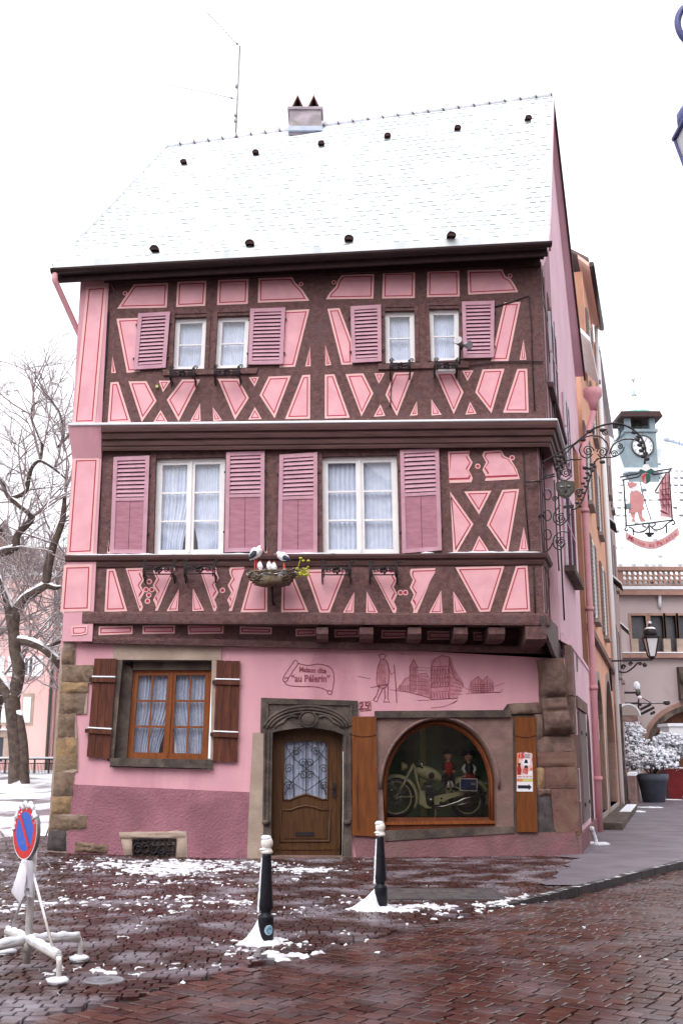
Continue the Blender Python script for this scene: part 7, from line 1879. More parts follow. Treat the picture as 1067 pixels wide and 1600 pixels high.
# ---- the big hall closing the street, with its snowy roof and clock turret
HY = 54.0
PH_ = PL((0, HY), (1, .0))
HX0, HX1 = PY(962, 1000, HY).x, 34.0
HA = thing('market_hall', 'pale stone hall with pierced roof balustrade and large arched gateway closing the street', 'building', V((HX0 + 6, HY, 0)))
zE = zat(893, HY); arc_c = PY(1098, 1190, HY); ar = arc_c.x - PY(1022, 1190, HY).x
zsp = zat(1165, HY)
gate = [(arc_c.x - ar, -.1)] + [(arc_c.x - ar * math.cos(math.pi * i / 18), zsp + (zat(1108, HY) - zsp) * math.sin(math.pi * i / 18)) for i in range(19)] + [(arc_c.x + ar, -.1)]
zw0, zw1 = zat(1018, HY), zat(962, HY)
wins = []
for x0, x1 in ((987, 1010), (1017, 1037), (1041, 1057), (1061, 1078), (1084, 1102)): wins.append([(PY(x0, 1000, HY).x, zw0), (PY(x1, 1000, HY).x, zw0), (PY(x1, 1000, HY).x, zw1), (PY(x0, 1000, HY).x, zw1)])
b = MB(); b.poly(PH_, [[(HX0, -.2), (HX1, -.2), (HX1, zat(917, HY)), (HX0, zat(917, HY))], gate] + wins, 0, .6, 'hall_wall')
b.hexa([V((HX0, HY + .6, -.2)), V((HX0 + .4, HY + .6, -.2)), V((HX0 + .4, HY + 14, -.2)), V((HX0, HY + 14, -.2))], [V((HX0, HY + .6, zE)), V((HX0 + .4, HY + .6, zE)), V((HX0 + .4, HY + 14, zE)), V((HX0, HY + 14, zE))], 'hall_wall'); b.build('wall', HA)
for wq in wins:
    B = MB(); B.poly(PH_, [inset(wq, -.12), wq], .05, .4, 'hall_stone'); o = B.build('window', HA)
    B = MB(); B.poly(PH_, [wq], -.25, 0, 'hall_glass')
    for k in range(1, 9): z = wq[0][1] + (wq[2][1] - wq[0][1]) * k / 9; B.poly(PH_, [[(wq[0][0], z - .015), (wq[1][0], z - .015), (wq[1][0], z + .015), (wq[0][0], z + .015)]], -.24, 0, 'engine_metal')
    B.build('pane', o)
b = MB(); b.box(((wins[0][0][0] + HX1) / 2 - .3, HY - .1, zw0 - .22), (HX1 - wins[0][0][0] + .6, .4, .24), 'hall_stone'); b.box(((wins[0][0][0] + HX1) / 2 - .3, HY - .12, zw0 - .08), (HX1 - wins[0][0][0] + .6, .42, .05), 'snow'); b.build('sill', HA)
for x0 in (985, 1011, 1035, 1056):
    b = MB(); b.box((PY(x0, 1000, HY).x + .15, HY - .06, zw0 + .25), (.36, .2, .75), 'stone_buff'); b.build('mullion_foot', HA)
b = MB(); go = [(arc_c.x + (x - arc_c.x) * 1.22, zsp + (z - zsp) * 1.26 if z > zsp else z) for x, z in gate]; gm = [(arc_c.x + (x - arc_c.x) * 1.12, zsp + (z - zsp) * 1.14 if z > zsp else z) for x, z in gate]
b.poly(PH_, [go, gm], .04, .2, 'hall_stone'); b.poly(PH_, [gm, gate], .12, .6, 'stone_grey'); b.build('gate_arch', HA)
b = MB(); b.poly(PH_, [gate], -.55, .1, 'hall_wood')
for k in range(14): x = arc_c.x - ar + 2 * ar * k / 14; b.poly(PH_, [[(x, 0), (x + .03, 0), (x + .03, zsp + 1.2), (x, zsp + 1.2)]], -.53, .02, 'timber_dark')
b.build('gate', HA)
b = MB(); b.box((PY(1062, 1060, HY).x + .4, HY - .2, zat(1068, HY)), (1.1, .4, 1.6), 'stone_grey'); b.ball((PY(1062, 1060, HY).x + .3, HY - .5, zat(1060, HY)), (.5, .4, .5), 'stone_grey', 10, 7); b.build('carved_bracket', HA)
zg = zat(922, HY)
b = MB(); b.box(((HX0 + HX1) / 2, HY - .16, zg - .15), (HX1 - HX0, .45, .3), 'hall_stone'); b.box(((HX0 + HX1) / 2, HY - .28, zg + .06), (HX1 - HX0, .28, .16), 'far_white'); b.build('gutter', HA)
b = MB(); d_ = PY(1028, 930, HY); b.tube([V((d_.x, HY - .3, zg)), V((d_.x, HY - .12, zg - .6)), V((d_.x, HY - .12, zg - .9))], .09, 'far_white', 7); b.build('downpipe', HA)
# pierced balustrade: three rows of rings
b = MB(); zb0, zb1 = zat(918, HY) + .1, zat(894, HY) + .05; rr = (zb1 - zb0) / 6
x = HX0 + .6; holes = []
while x < HX1 - 14:
    for k in range(3): holes.append([(x + (rr * .6 if k == 1 else 0) * 0 + rr * .84 * math.cos(t), zb0 + rr * (2 * k + 1) + rr * .84 * math.sin(t)) for t in [2 * math.pi * i / 9 for i in range(9)]])
    x += rr * 2.15
b.poly(PH_, [[(HX0, zb0), (HX1 - 13, zb0), (HX1 - 13, zb1), (HX0, zb1)]] + holes, .15, .16, 'hall_stone', back=True); b.box(((HX0 + HX1) / 2, HY - .05, zb1 + .1), (HX1 - HX0, .4, .2), 'hall_stone'); b.build('balustrade', HA)
# roof with hipped end
e0, e1 = V((HX0 - .2, HY + .3, zb0 - .1)), V((HX1, HY + .3, zb0 - .1)); rl, rm = V((HX0 - .2, HY + 8, zE + 9.7)), PY(1037, 692, HY + 8); rdn = V((HX1, HY + 8, zat(762, HY + 8)))
rm2 = V((HX1, HY + 8, rm.z - 4.5))
b = MB(); b.hexa([e0, e1, rm2, rm, V((HX0 - .2, HY + 8, rm.z + .1))], [p + V((0, .1, .25)) for p in (e0, e1, rm2, rm, V((HX0 - .2, HY + 8, rm.z + .1)))], 'roof_snow_far')
ro = b.build('roof', HA); uvl = ro.data.uv_layers.new(name='UVMap')
for lp in ro.data.loops: c = ro.data.vertices[lp.vertex_index].co; uvl.data[lp.index].uv = (c.x * .55, math.hypot(c.y, c.z) * .55)
b = MB()
for i in range(44): p = rm.lerp(rm2, i / 44); q = rm.lerp(rm2, (i + .8) / 44); b.tube([p + V((0, 0, .2)), q + V((0, 0, .25))], [.10, .16], 'lead', 6)
b.build('ridge_tile', ro)
# turret
TY = HY + 5.5
def TP(x, y): return PY(x, y, TY)
t0, t1 = TP(980, 722), TP(1027, 722); tw = t1.x - t0.x; tc = V(((t0.x + t1.x) / 2, TY + tw / 2, 0)); zb_, zm_, zt_ = TP(1003, 730).z, TP(1003, 674).z, TP(1003, 652).z
b = MB(); b.box((tc.x, tc.y, (zb_ + zm_) / 2 - .8), (tw, tw, zm_ - zb_ + 1.6), 'tower_blue')
for x in (-1, 1):
    for y in (-1, 1): b.box((tc.x + x * (tw / 2 - .16), tc.y + y * (tw / 2 - .16), (zm_ + zt_) / 2), (.32, .32, zt_ - zm_ + .02), 'tower_blue')
b.box((tc.x, tc.y, zm_ + .04), (tw + .2, tw + .2, .16), 'tower_blue'); b.box((tc.x, tc.y, zb_ - .2), (tw + .5, tw + .5, .2), 'snow')
tu = b.build('clock_turret', HA)
b = MB(); b.hexa([V((tc.x + x * (tw / 2 + .36), tc.y + y * (tw / 2 + .36), zt_ - .05)) for x, y in ((-1, -1), (1, -1), (1, 1), (-1, 1))], [V((tc.x + x * (tw / 2 + .25), tc.y + y * (tw / 2 + .25), zt_ + .3)) for x, y in ((-1, -1), (1, -1), (1, 1), (-1, 1))], 'timber_dark')
b.lathe(V((tc.x, tc.y, zt_ + .3)), [(tw * .66, 0), (tw * .52, .25), (tw * .30, .7), (tw * .12, 1.1), (.06, 1.5), (.04, 2.1)], 'copper', 12); b.ball((tc.x, tc.y, TP(1003, 612).z), .17, 'steel_grey', 8, 6); b.tube([V((tc.x, tc.y, zt_ + 2.2)), V((tc.x, tc.y, TP(1003, 584).z))], .04, 'steel_grey', 5); b.ball((tc.x, tc.y, TP(1003, 584).z), .14, 'far_white', 6, 5)
b.build('turret_roof', tu)
b = MB(); b.lathe((tc.x, tc.y, zm_ + .35), [(.42, 0), (.40, .1), (.27, .35), (.2, .7), (.08, .8)], 'engine_metal', 14); b.tube([V((tc.x, tc.y, zm_ + 1)), V((tc.x, tc.y, zt_))], .06, 'engine_metal', 6); b.build('bell', tu)
cf = V((TP(1003, 697).x, TY - .02, TP(1003, 697).z)); cr = TP(1021, 697).x - cf.x
b = MB(); b.lathe(cf, [(cr, 0), (cr, .06), (cr * .88, .07), (cr * .86, .03)], 'engine_metal', 30, (0, -1, 0)); b.add([cf + V((cr * .87 * math.cos(t), -.04, cr * .87 * math.sin(t))) for t in [2 * math.pi * i / 30 for i in range(30)]], [list(range(30))], 'clock_white')
for k in range(12): t = 2 * math.pi * k / 12; b.bar(cf + V((cr * .68 * math.cos(t), -.045, cr * .68 * math.sin(t))), cf + V((cr * .80 * math.cos(t), -.045, cr * .80 * math.sin(t))), .06, .02, 'engine_metal')
for t, l in ((1.1, .62), (2.4, .42)): b.bar(cf + V((0, -.05, 0)), cf + V((cr * l * math.cos(t), -.05, cr * l * math.sin(t))), .07, .02, 'ink_black')
b.build('clock_face', tu)

# ---- street lamps
def lantern(par, c, s, mi='iron', mg='lamp_glass'):
    """c: centre of the lantern's foot"""
    B = MB(); B.lathe(c, [(.03 * s, -.05 * s), (.09 * s, 0), (.10 * s, .03 * s)], mi, 4)
    for k in range(4):
        a = math.pi / 4 + k * math.pi / 2; B.bar(c + V((.10 * s * math.cos(a), .10 * s * math.sin(a), .02 * s)), c + V((.21 * s * math.cos(a), .21 * s * math.sin(a), .46 * s)), .025 * s, .025 * s, mi)
    B.lathe(c + V((0, 0, .46 * s)), [(.235 * s, 0), (.245 * s, .03 * s), (.20 * s, .06 * s)], mi, 4); B.lathe(c + V((0, 0, .50 * s)), [(.16 * s, 0), (.165 * s, .13 * s), (.12 * s, .20 * s), (.05 * s, .24 * s), (.03 * s, .32 * s), (.0, .34 * s)], mi, 14)
    for v in B.v: pass
    o = B.build('lantern', par)
    B = MB(); vs = []
    for z, r in ((.03, .092), (.455, .20)):
        for k in range(4): a = math.pi / 4 + k * math.pi / 2; vs.append(c + V((r * s * math.cos(a), r * s * math.sin(a), z * s)))
    B.add(vs, [[0, 1, 5, 4], [1, 2, 6, 5], [2, 3, 7, 6], [3, 0, 4, 7]], mg); B.build('lamp_glass', o)
    B = MB(); B.ball(c + V((0, 0, .68 * s)), (.14 * s, .14 * s, .06 * s), 'snow', 10, 5); B.ball(c + V((0, 0, .84 * s)), (.05 * s, .05 * s, .035 * s), 'snow', 8, 5); B.build('snow_cap', o)
LY = 36.5
l0, l1 = PY(966, 1033, LY), PY(1018, 1031, LY)
WL = thing('wall_lamp', 'old-style lantern on a scrolled iron bracket fixed to the orange house', 'street lamp', V((l0.x, l0.y, l0.z - .4)))
b = MB(); PLm = PL((0, LY), (1, 0)); b.bar(l0 + V((-.35, 0, 0)), l1, .05, .06, 'iron_snow'); fz = lambda lp: [PY(x, y, LY) for x, y in ZQ(crv(lp, 5))]
b.tube(fz([(-20, 290), (10, 300), (60, 290), (110, 255), (150, 215), (180, 205)]), .03, 'iron_snow', 6)
for x, y, r, t in ((18, 250, 24, 1.7), (215, 228, 20, -1.6), (85, 222, 20, 1.5), (175, 222, 14, 1.4)):
    c = PLm.sz(*ZQ([(x, y)])[0]); k = r / 5.926 * 37 / 1680; b.tube(spiral(PLm, c[0], c[1], k, k * .2, 0, t, 20), .022, 'iron', 5)
b.tube([l0 + V((-.3, 0, .1)), l0 + V((-.3, 0, -1.0))], .04, 'iron', 6); b.build('bracket', WL)
lantern(WL, l1 + V((0, 0, .08)), 1.4)
# lamp at the right edge of the picture: mostly outside the frame
lc = PY(1085, 236, 7.2)
SLm = thing('street_lamp', 'large blue-grey lantern hanging from a scrolled arm at the upper right picture edge', 'street lamp', V((lc.x + .75, lc.y, -.1)))
lantern(SLm, V((PY(1088, 203, 7.2).x, 7.2, PY(1088, 203, 7.2).z - .40)), .85, 'lamp_blue')
b = MB(); s_ = PY(1095, 38, 7.2); rr_ = s_.x - PY(1058, 38, 7.2).x
b.tube([s_ + V((rr_ * math.cos(t), 0, rr_ * 1.1 * math.sin(t))) for t in [R(60 + 300 * i / 24) for i in range(25)]], .026, 'lamp_blue', 8)
top = s_ + V((rr_ * math.cos(R(60)), 0, rr_ * 1.1 * math.sin(R(60))))
lx = PY(1088, 203, 7.2).x
b.tube([V((lx, 7.2, PY(1088, 203, 7.2).z + .2)), V((lx, 7.2, s_.z - .35)), V((lx + .5, 7.5, s_.z - .2)), V((5.0, 7.5, s_.z - .1))], .024, 'lamp_blue', 8); b.tube([s_ + V((rr_ * .9, 0, -.1)), V((lx + .8, 7.5, s_.z - .2))], .02, 'lamp_blue', 6)
b.build('scroll_arm', SLm)

# ---- big plant pots with snowy shrubs
def pot(name, label, c, rb, rt, h, m, cat='plant pot'):
    b = MB(); b.lathe(c, [(rb, 0), (rb + (rt - rb) * .78, h * .74), (rt * 1.02, h * .75), (rt * 1.06, h * .98), (rt * 1.0, h), (rt * .92, h), (rt * .9, h * .9), (.01, h * .9)], m, 28)
    return tag(b.build(name, origin=c), label, cat)
pc = PG(1021, 1254); k_ = pc.y / 43.9; 
pot('plant_pot', 'large dark grey plastic plant pot on the street pavement', pc, .42, .60, 1.12, 'pot_grey')
pr_ = PY(1053, 1248, 48.0); pr_.z = 0; b = MB()
b.hexa([pr_ + V((x * .27, y * .27, 0)) for x, y in ((-1, -1), (1, -1), (1, 1), (-1, 1))], [pr_ + V((x * .45, y * .45, 1.22)) for x, y in ((-1, -1), (1, -1), (1, 1), (-1, 1))], 'pot_red'); b.box(pr_ + V((0, 0, 1.25)), (.95, .95, .08), 'pot_red'); b.box(pr_ + V((0, 0, 1.31)), (.86, .86, .06), 'snow')
tag(b.build('plant_pot', origin=pr_), 'tapered dark red square plant pot behind the grey one', 'plant pot')
def shrub(label, c, rx_, rz_, n, seed):
    rnd = random.Random(seed); S = thing('snowy_shrub', label, 'shrub', c)
    b = MB()
    for i in range(10): a = rnd.uniform(0, 6.28); b.tube([c, c + V((rx_ * .4 * math.cos(a), rx_ * .4 * math.sin(a), rz_ * .8)), c + V((rx_ * .7 * math.cos(a), rx_ * .7 * math.sin(a), rz_ * 1.5))], [.03, .02, .008], 'bark', 5)
    b.build('stem', S)
    b = MB(); b2 = MB()
    for i in range(n):
        t = rnd.uniform(-.35, 1); a = rnd.uniform(0, 6.28); q = math.sqrt(max(0, 1 - t * t)); r = rnd.uniform(.55, 1.05) * (1 + .18 * math.sin(3 * a + seed) * q)
        p = c + V((rx_ * r * q * math.cos(a), rx_ * r * q * math.sin(a), rz_ * (.9 + r * t)))
        for k in range(4):
            d = V((rnd.gauss(0, 1), rnd.gauss(0, 1), rnd.gauss(.2, .8))).normalized() * rnd.uniform(.06, .12); s = d.cross(V((0, 0, 1))).normalized() * .03 if abs(d.z) < .11 else V((.03, 0, 0))
            b.add([p, p + d * .5 + s, p + d, p + d * .5 - s], [[0, 1, 2, 3]], 'leaf')
        if rnd.random() < .62: s = rnd.uniform(.05, .10); b2.ball(p + V((0, 0, .05)), (s, s, s * .7), 'leaf_snow', 6, 4, .25)
    b.build('foliage', S); b2.build('snow_clumps', S); return S
shrub('broad shrub thick with snow growing in the grey pot', pc + V((0, 0, .95)), .98, .62, 950, 1)
shrub('tall narrow snowy shrub against the wall left of the grey pot', PG(1000, 1250) + V((-.1, .5, .9)), .62, 1.25, 620, 2)
shrub('round snowy shrub with green leaves showing in the red pot', pr_ + V((0, 0, 1.15)), 1.05, .85, 820, 3)
# market cart with snow on its roof, in front of the gateway
kc = PG(1085, 1240); kc.z = 0; ky = 50.6
kx0 = PY(1045, 1150, ky).x
K = thing('market_stall', 'small pale green and white stall with snow on its flat roof before the gateway', 'stall', V((kx0 + 1.2, ky + .6, 0)))
zt_, zb_ = zat(1135, ky), zat(1163, ky)
b = MB(); b.box((kx0 + 1.3, ky + .7, (zt_ + zb_) / 2), (2.6, 1.5, zt_ - zb_), 'far_white'); b.box((kx0 + 1.3, ky + .7, zb_ + .1), (2.66, 1.56, .06), 'green_dark'); b.box((kx0 + 1.3, ky + .7, zb_ + .36), (2.64, 1.54, .05), 'tower_blue'); b.build('fascia', K)
b = MB(); b.box((kx0 + 1.3, ky + .7, zt_ + .07), (2.75, 1.65, .14), 'snow'); b.build('snow_ridge', K)
b = MB(); b.box((kx0 + 1.4, ky + .8, .55), (2.3, 1.2, 1.0), 'timber_dark'); b.build('counter', K)
b = MB()
for x in (.15, 2.45):
    for y in (.1, 1.3): b.bar(V((kx0 + x, ky + y, 0)), V((kx0 + x, ky + y, zb_)), .08, .08, 'timber_dark')
b.build('stall_post', K)
b = MB(); wl_ = PY(1005, 1100, 52.5); b.tube([PY(997, 1099, 52.5), PY(1040, 1099, 52.5)], .025, 'iron_snow', 6); b.tube([PY(998, 1088, 52.5), PY(1016, 1098, 52.5)], .02, 'iron', 5); b.ball(PY(1041, 1098, 52.5), (.17, .14, .12), 'iron_snow', 9, 6)
b.tube([PY(997, 1080, 52.5), PY(997, 1115, 52.5)], .04, 'iron', 6)
for i in range(22): b.ball(PY(1000 + 1.0 * i % 24, 1101 + (i * 7) % 15, 52.5), .07, 'iron', 5, 4)
b.tube([PY(997, 1099, 52.5), PY(970, 1099, 52.5) ], .05, 'iron', 5)
tag(b.build('shop_bracket', origin=PY(997, 1115, 52.5)), 'iron arm with dark garland reaching out from the grey house before the gateway', 'bracket')
b = MB(); p = PY(994, 1072, 50.0); b.ball(p, (.16, .14, .22), 'snow', 9, 6); b.ball(p + V((.03, -.04, -.30)), (.13, .13, .17), 'engine_metal', 9, 6); b.ball(p + V((.09, -.05, -.52)), (.12, .11, .09), 'feather_white', 8, 5); b.tube([p + V((0, 0, -.3)), V((SG.at(LG - .2, 0).x, 50.0, p.z - .3))], .05, 'iron', 5)
tag(b.build('wall_light', origin=p), 'small snow-capped light fixed at the far edge of the grey house', 'light')

# ================================================================== the square on the left
TB = PG(25, 1238, .55); TB.z = gz1(TB.x, TB.y) - .05
Tt = thing('plane_tree', 'bare tree with twisted dark trunk and snow-laden limbs standing on the square', 'tree', TB)
TYy = TB.y
rt = random.Random(11)
def limb(b, px, rad, n=8, m='bark', jy=0.0, y0=0.0):
    P = [PY(x, y, TYy + y0 + jy * i) for i, (x, y) in enumerate(px)]
    b.tube(crv3(P, 4), crv1([q * (1.3 if n == 8 else 1) for q in rad], 4), m, n); return P
b = MB()
limb(b, [(32, 1244), (28, 1215), (27, 1180), (23, 1140), (20, 1100), (17, 1085)], [.60, .32, .27, .25, .28, .24], 12)
limb(b, [(36, 1240), (38, 1200), (37, 1160), (30, 1110)], [.28, .18, .16, .12], 9, y0=-.10)
b.build('trunk', Tt)
b = MB()
limb(b, [(18, 1090), (6, 1068), (-14, 1040), (-40, 1000)], [.21, .17, .14, .11])
limb(b, [(20, 1095), (30, 1050), (24, 1015), (22, 990), (15, 955), (8, 925), (-2, 900)], [.20, .18, .17, .16, .13, .10, .07])
limb(b, [(22, 985), (26, 955), (38, 935), (58, 922), (75, 912)], [.15, .15, .14, .14, .12])
limb(b, [(73, 912), (76, 885), (85, 850), (98, 815), (102, 770)], [.13, .13, .11, .09, .05])
limb(b, [(75, 914), (88, 918), (96, 916)], [.10, .08, .03])
limb(b, [(26, 1000), (45, 1002), (68, 1012), (88, 1030), (97, 1045)], [.14, .14, .13, .12, .10])
limb(b, [(40, 1003), (58, 1010), (75, 1010), (98, 1000)], [.09, .08, .07, .05])
limb(b, [(-10, 868), (5, 862), (24, 855), (28, 835), (50, 808), (30, 788), (15, 775), (5, 755), (-6, 740)], [.14, .14, .13, .11, .11, .10, .09, .08, .06])
limb(b, [(18, 778), (40, 768), (46, 745), (52, 728), (64, 720), (85, 732), (104, 748)], [.085, .075, .065, .06, .055, .04, .03])
limb(b, [(64, 720), (66, 695), (58, 675), (50, 650), (52, 630)], [.05, .04, .03, .02, .01])
limb(b, [(90, 700), (100, 680), (92, 640), (75, 622), (66, 615)], [.04, .035, .03, .02, .01])
b.build('limb', Tt)
twn = [0]
def twigs(b, p, d, l, r, dep, m='twig'):
    if dep == 0 or twn[0] > 12000: return
    k = 4; P = [p]; c = p.copy(); dd = d.copy()
    for i in range(k):
        dd = (dd + V((rt.gauss(0, .17), rt.gauss(0, .17), rt.gauss(.03, .17)))).normalized(); c = c + dd * (l / k); P.append(c.copy())
    b.tube(P, [r * (1 - .13 * i) for i in range(k + 1)], m, 4 if r > .012 else 3, False); twn[0] += 1
    for q in range(rt.choice((2, 3, 3))):
        i = rt.randint(1, k); nd = (dd + V((rt.gauss(0, .65), rt.gauss(0, .5), rt.gauss(0.0, .5)))).normalized()
        twigs(b, P[i], nd, l * rt.uniform(.55, .8), r * .58, dep - 1, m)
b = MB()
for (x, y), l, dx, dz_ in (((5, 755), 3, -.3, 1), ((28, 835), 2.2, .6, .8), ((50, 808), 2.6, .7, .6), ((46, 745), 2.6, -.4, .9), ((85, 732), 2.4, .7, .4), ((64, 720), 2.8, .1, 1), ((52, 650), 2.0, -.4, .8), ((100, 690), 2.4, .2, .9), ((90, 640), 2.2, -.3, .8), ((102, 770), 2.6, .1, 1), ((85, 850), 2.2, -.8, .5), ((98, 815), 2.4, .6, .8), ((75, 912), 2.0, .8, .2), ((58, 922), 2.0, -.2, .5), ((15, 955), 2.0, -.6, .5), ((68, 1012), 1.6, .5, -.4), ((88, 1030), 1.5, .5, .2), ((45, 1002), 1.8, .3, .5), ((75, 1010), 1.6, .6, .3), ((30, 788), 2.4, -.6, .7), ((24, 855), 2, -.2, -.5), ((8, 925), 2.4, -.3, .8), ((10, 770), 3.0, -.6, .7), ((40, 768), 2.6, .4, .8)):
    for k in range(3):
        d = V((dx + rt.gauss(0, .35), rt.gauss(0, .5), dz_ + rt.gauss(0, .3))).normalized(); twigs(b, PY(x, y, TYy), d, l * rt.uniform(.66, 1.02), .044, 5)
b.build('crown', Tt)
b = MB(); 
for px_, py_, rx_ in ((25, 1246, 1.1), (5, 1250, 1.3), (45, 1250, .9), (-10, 1255, 1.2), (15, 1258, 1.4)): p = PG(px_, py_, .5); p.z = gz1(p.x, p.y); b.ball(p, (rx_, .7, .12), 'snow', 14, 6, .15)
tag(b.build('snow_heap', origin=TB, kind='stuff'), 'heaped snow round the foot of the tree', 'snow')
# further bare trees behind
rt = random.Random(4)
def far_tree(label, px_, Y, top_px, spread, gp, dep=6, seed=1):
    global rt; rt = random.Random(seed); twn[0] = 1500
    base = PY(px_, 1210, Y); base.z = gz1(base.x, base.y) - .1; hgt = PY(px_, top_px, Y).z - base.z
    T = thing('bare_tree', label, 'tree', base, gp)
    b = MB(); P = [base + V((rt.gauss(0, .12) * i, rt.gauss(0, .12) * i, hgt * .42 * i / 5)) for i in range(6)]; b.tube(crv3(P, 3), crv1([.30, .24, .22, .2, .17, .12], 3), 'bark', 8); b.build('trunk', T)
    b = MB()
    for i in range(2, 6):
        for k in range(4):
            a = rt.uniform(0, 6.28); d = V((math.cos(a) * spread, math.sin(a) * .6, rt.uniform(.5, 1.1))).normalized(); twigs(b, P[i], d, hgt * .27, .07, dep)
    b.build('crown', T)
far_tree('tall bare tree with fine twigs rising behind the twisted tree', 118, 47, 620, 1.1, 'bare trees on the square', 6, 3)
far_tree('bare tree with spreading twigs reaching in from the edge of the square', -20, 44, 640, 1.0, 'bare trees on the square', 6, 8)
# railing along the far side of the square
b = MB(); RY = 48.0
x0, x1 = PY(-60, 1200, RY).x, PY(100, 1200, RY).x; zr = gz1(x0, RY)
z0, z1 = zat(1216, RY), zat(1186, RY)
RA = thing('railing', 'low iron railing with snow on its top rail along the far edge of the square', 'railing', V(((x0 + x1) / 2, RY, zr)))
b.bar((x0, RY, z1), (x1, RY, z1), .06, .06, 'iron_snow'); b.bar((x0, RY, z1 - .18), (x1, RY, z1 - .18), .04, .04, 'iron'); b.bar((x0, RY, z0 + .1), (x1, RY, z0 + .1), .04, .04, 'iron'); b.build('rail', RA)
b = MB(); n = 70
for i in range(n + 1):
    x = x0 + (x1 - x0) * i / n; b.bar((x, RY, z0 + .1), (x, RY, z1 - .18), .02, .02, 'iron')
    if i % 10 == 0: b.bar((x, RY, zr - .1), (x, RY, z1 + .03), .06, .06, 'iron')
b.build('bars', RA)
b = MB(); b.box(((x0 + x1) / 2, RY, z1 + .06), (x1 - x0, .12, .07), 'snow'); b.build('snow_ridge', RA)
# pink house across the square
FY = 60.0
PF = PL((0, FY), (1, .03))
PHs = thing('pink_house', 'pale pink house with white shutters and shop lettering across the square', 'house', V((-18, FY, .9)))
fx = lambda x, y: PF.sz(x, y)
xe = fx(86, 1100)[0]; xw = xe - 13
b = MB(); ztp = zat(985, FY) + 3
b.poly(PF, [[(xw, 0), (xe, 0), (xe, ztp), (xw, ztp)]], 0, .4, 'far_pink'); b.hexa([PF.at(xe, 0, 0), PF.at(xe, 0, -9), PF.at(xe - .3, 0, -9), PF.at(xe - .3, 0, 0)], [PF.at(xe, ztp, 0), PF.at(xe, ztp, -9), PF.at(xe - .3, ztp, -9), PF.at(xe - .3, ztp, 0)], 'far_pink'); b.build('wall', PHs)
def fwin(x0, x1, y0, y1, sh, closed=False):
    a = fx(x0, y1); c = fx(x1, y0)
    if not closed:
        glazed(PF, PHs, a[0], c[0], a[1], c[1])
    B = MB()
    for s0, s1 in sh: q0, q1 = fx(s0, y0)[0], fx(s1, y0)[0]; B.poly(PF, [[(q0, a[1]), (q1, a[1]), (q1, c[1]), (q0, c[1])]], .07, .06, 'far_white')
    B.build('shutter', PHs)
    if closed: B = MB(); B.poly(PF, [[(a[0] - .15, a[1] - .15), (c[0] + .15, a[1] - .15), (c[0] + .15, c[1] + .2), (a[0] - .15, c[1] + .2)]], .03, .03, 'stone_buff'); B.build('window_surround', PHs)
fwin(36, 55, 1026, 1057, ((14, 22), (56, 69))); fwin(38, 50, 1089, 1129, ((38, 50),), True); fwin(2, 14, 1089, 1129, ((2, 14),), True); fwin(-20, -2, 1026, 1057, ((-30, -21), (-1, 9)))
b = MB(); a = fx(-14, 1190); c = fx(7, 1152); b.poly(PF, [[(a[0], a[1]), (c[0], a[1]), (c[0], c[1]), (a[0], c[1])]], .02, .02, 'far_glass'); c2_ = fx(16, 1147); b.poly(PF, [[(c[0], a[1]), (c2_[0], a[1]), (c2_[0], c2_[1]), (c[0], c2_[1])]], .05, .05, 'stone_buff'); b.poly(PF, [[(a[0], c[1]), (c2_[0], c[1]), (c2_[0], c2_[1] + .2), (a[0], c2_[1] + .2)]], .1, .1, 'stone_buff'); b.poly(PF, [[(a[0], c2_[1] + .2), (c2_[0], c2_[1] + .2), (c2_[0], c2_[1] + .28), (a[0], c2_[1] + .28)]], .3, .3, 'snow'); b.build('shop_front', PHs)
b = MB(); text(b, PF, 'BOUTIQUE', fx(-7, 1137)[0], fx(0, 1137)[1], .42, 'stone_grey', .02, wscale=1.25); b.build('shop_lettering', PHs)
b = MB(); b.poly(PF, [[(xw - .3, ztp), (xe + .2, ztp), (xe + .2, ztp + .2), (xw - .3, ztp + .2)]], .3, .4, 'far_white'); r = [PF.at(xw - .3, ztp + .2, .4), PF.at(xe + .3, ztp + .2, .4), PF.at(xe + .3, ztp + 2.2, -4), PF.at(xw - .3, ztp + 2.2, -4)]; b.hexa(r, [p + V((0, 0, .2)) for p in r], 'far_roof'); b.build('roof', PHs)
b = MB(); b.tube([PF.at(xe - .25, ztp, .1), PF.at(xe - .25, .8, .1)], .08, 'engine_metal', 7); b.build('downpipe', PHs)
# narrow grey house to its right
PF2 = PL((0, FY + 1.5), (1, .03)); NH = thing('narrow_house', 'strip of a grey house with pale blue shutters beside the pink house', 'house', PF2.at(xe + 2.5, .9))
b = MB(); b.poly(PF2, [[(xe + .1, 0), (xe + 7, 0), (xe + 7, ztp + .4), (xe + .1, ztp + .4)]], 0, .5, 'far_stone'); b.build('wall', NH)
for y0, y1 in ((1045, 1075), (1105, 1140)):
    b = MB(); a = PF2.sz(83, y1); c = PF2.sz(93, y0); b.poly(PF2, [[(a[0] + .2, a[1]), (c[0], a[1]), (c[0], c[1]), (a[0] + .2, c[1])]], .08, .08, 'clock_white'); b.build('shutter', NH)
b = MB(); r = [PF2.at(xe, ztp + .4, .3), PF2.at(xe + 7, ztp + .4, .3), PF2.at(xe + 7, ztp + 3, -4), PF2.at(xe, ztp + 3, -4)]; b.hexa(r, [p + V((0, 0, .2)) for p in r], 'far_roof'); b.build('roof', NH)
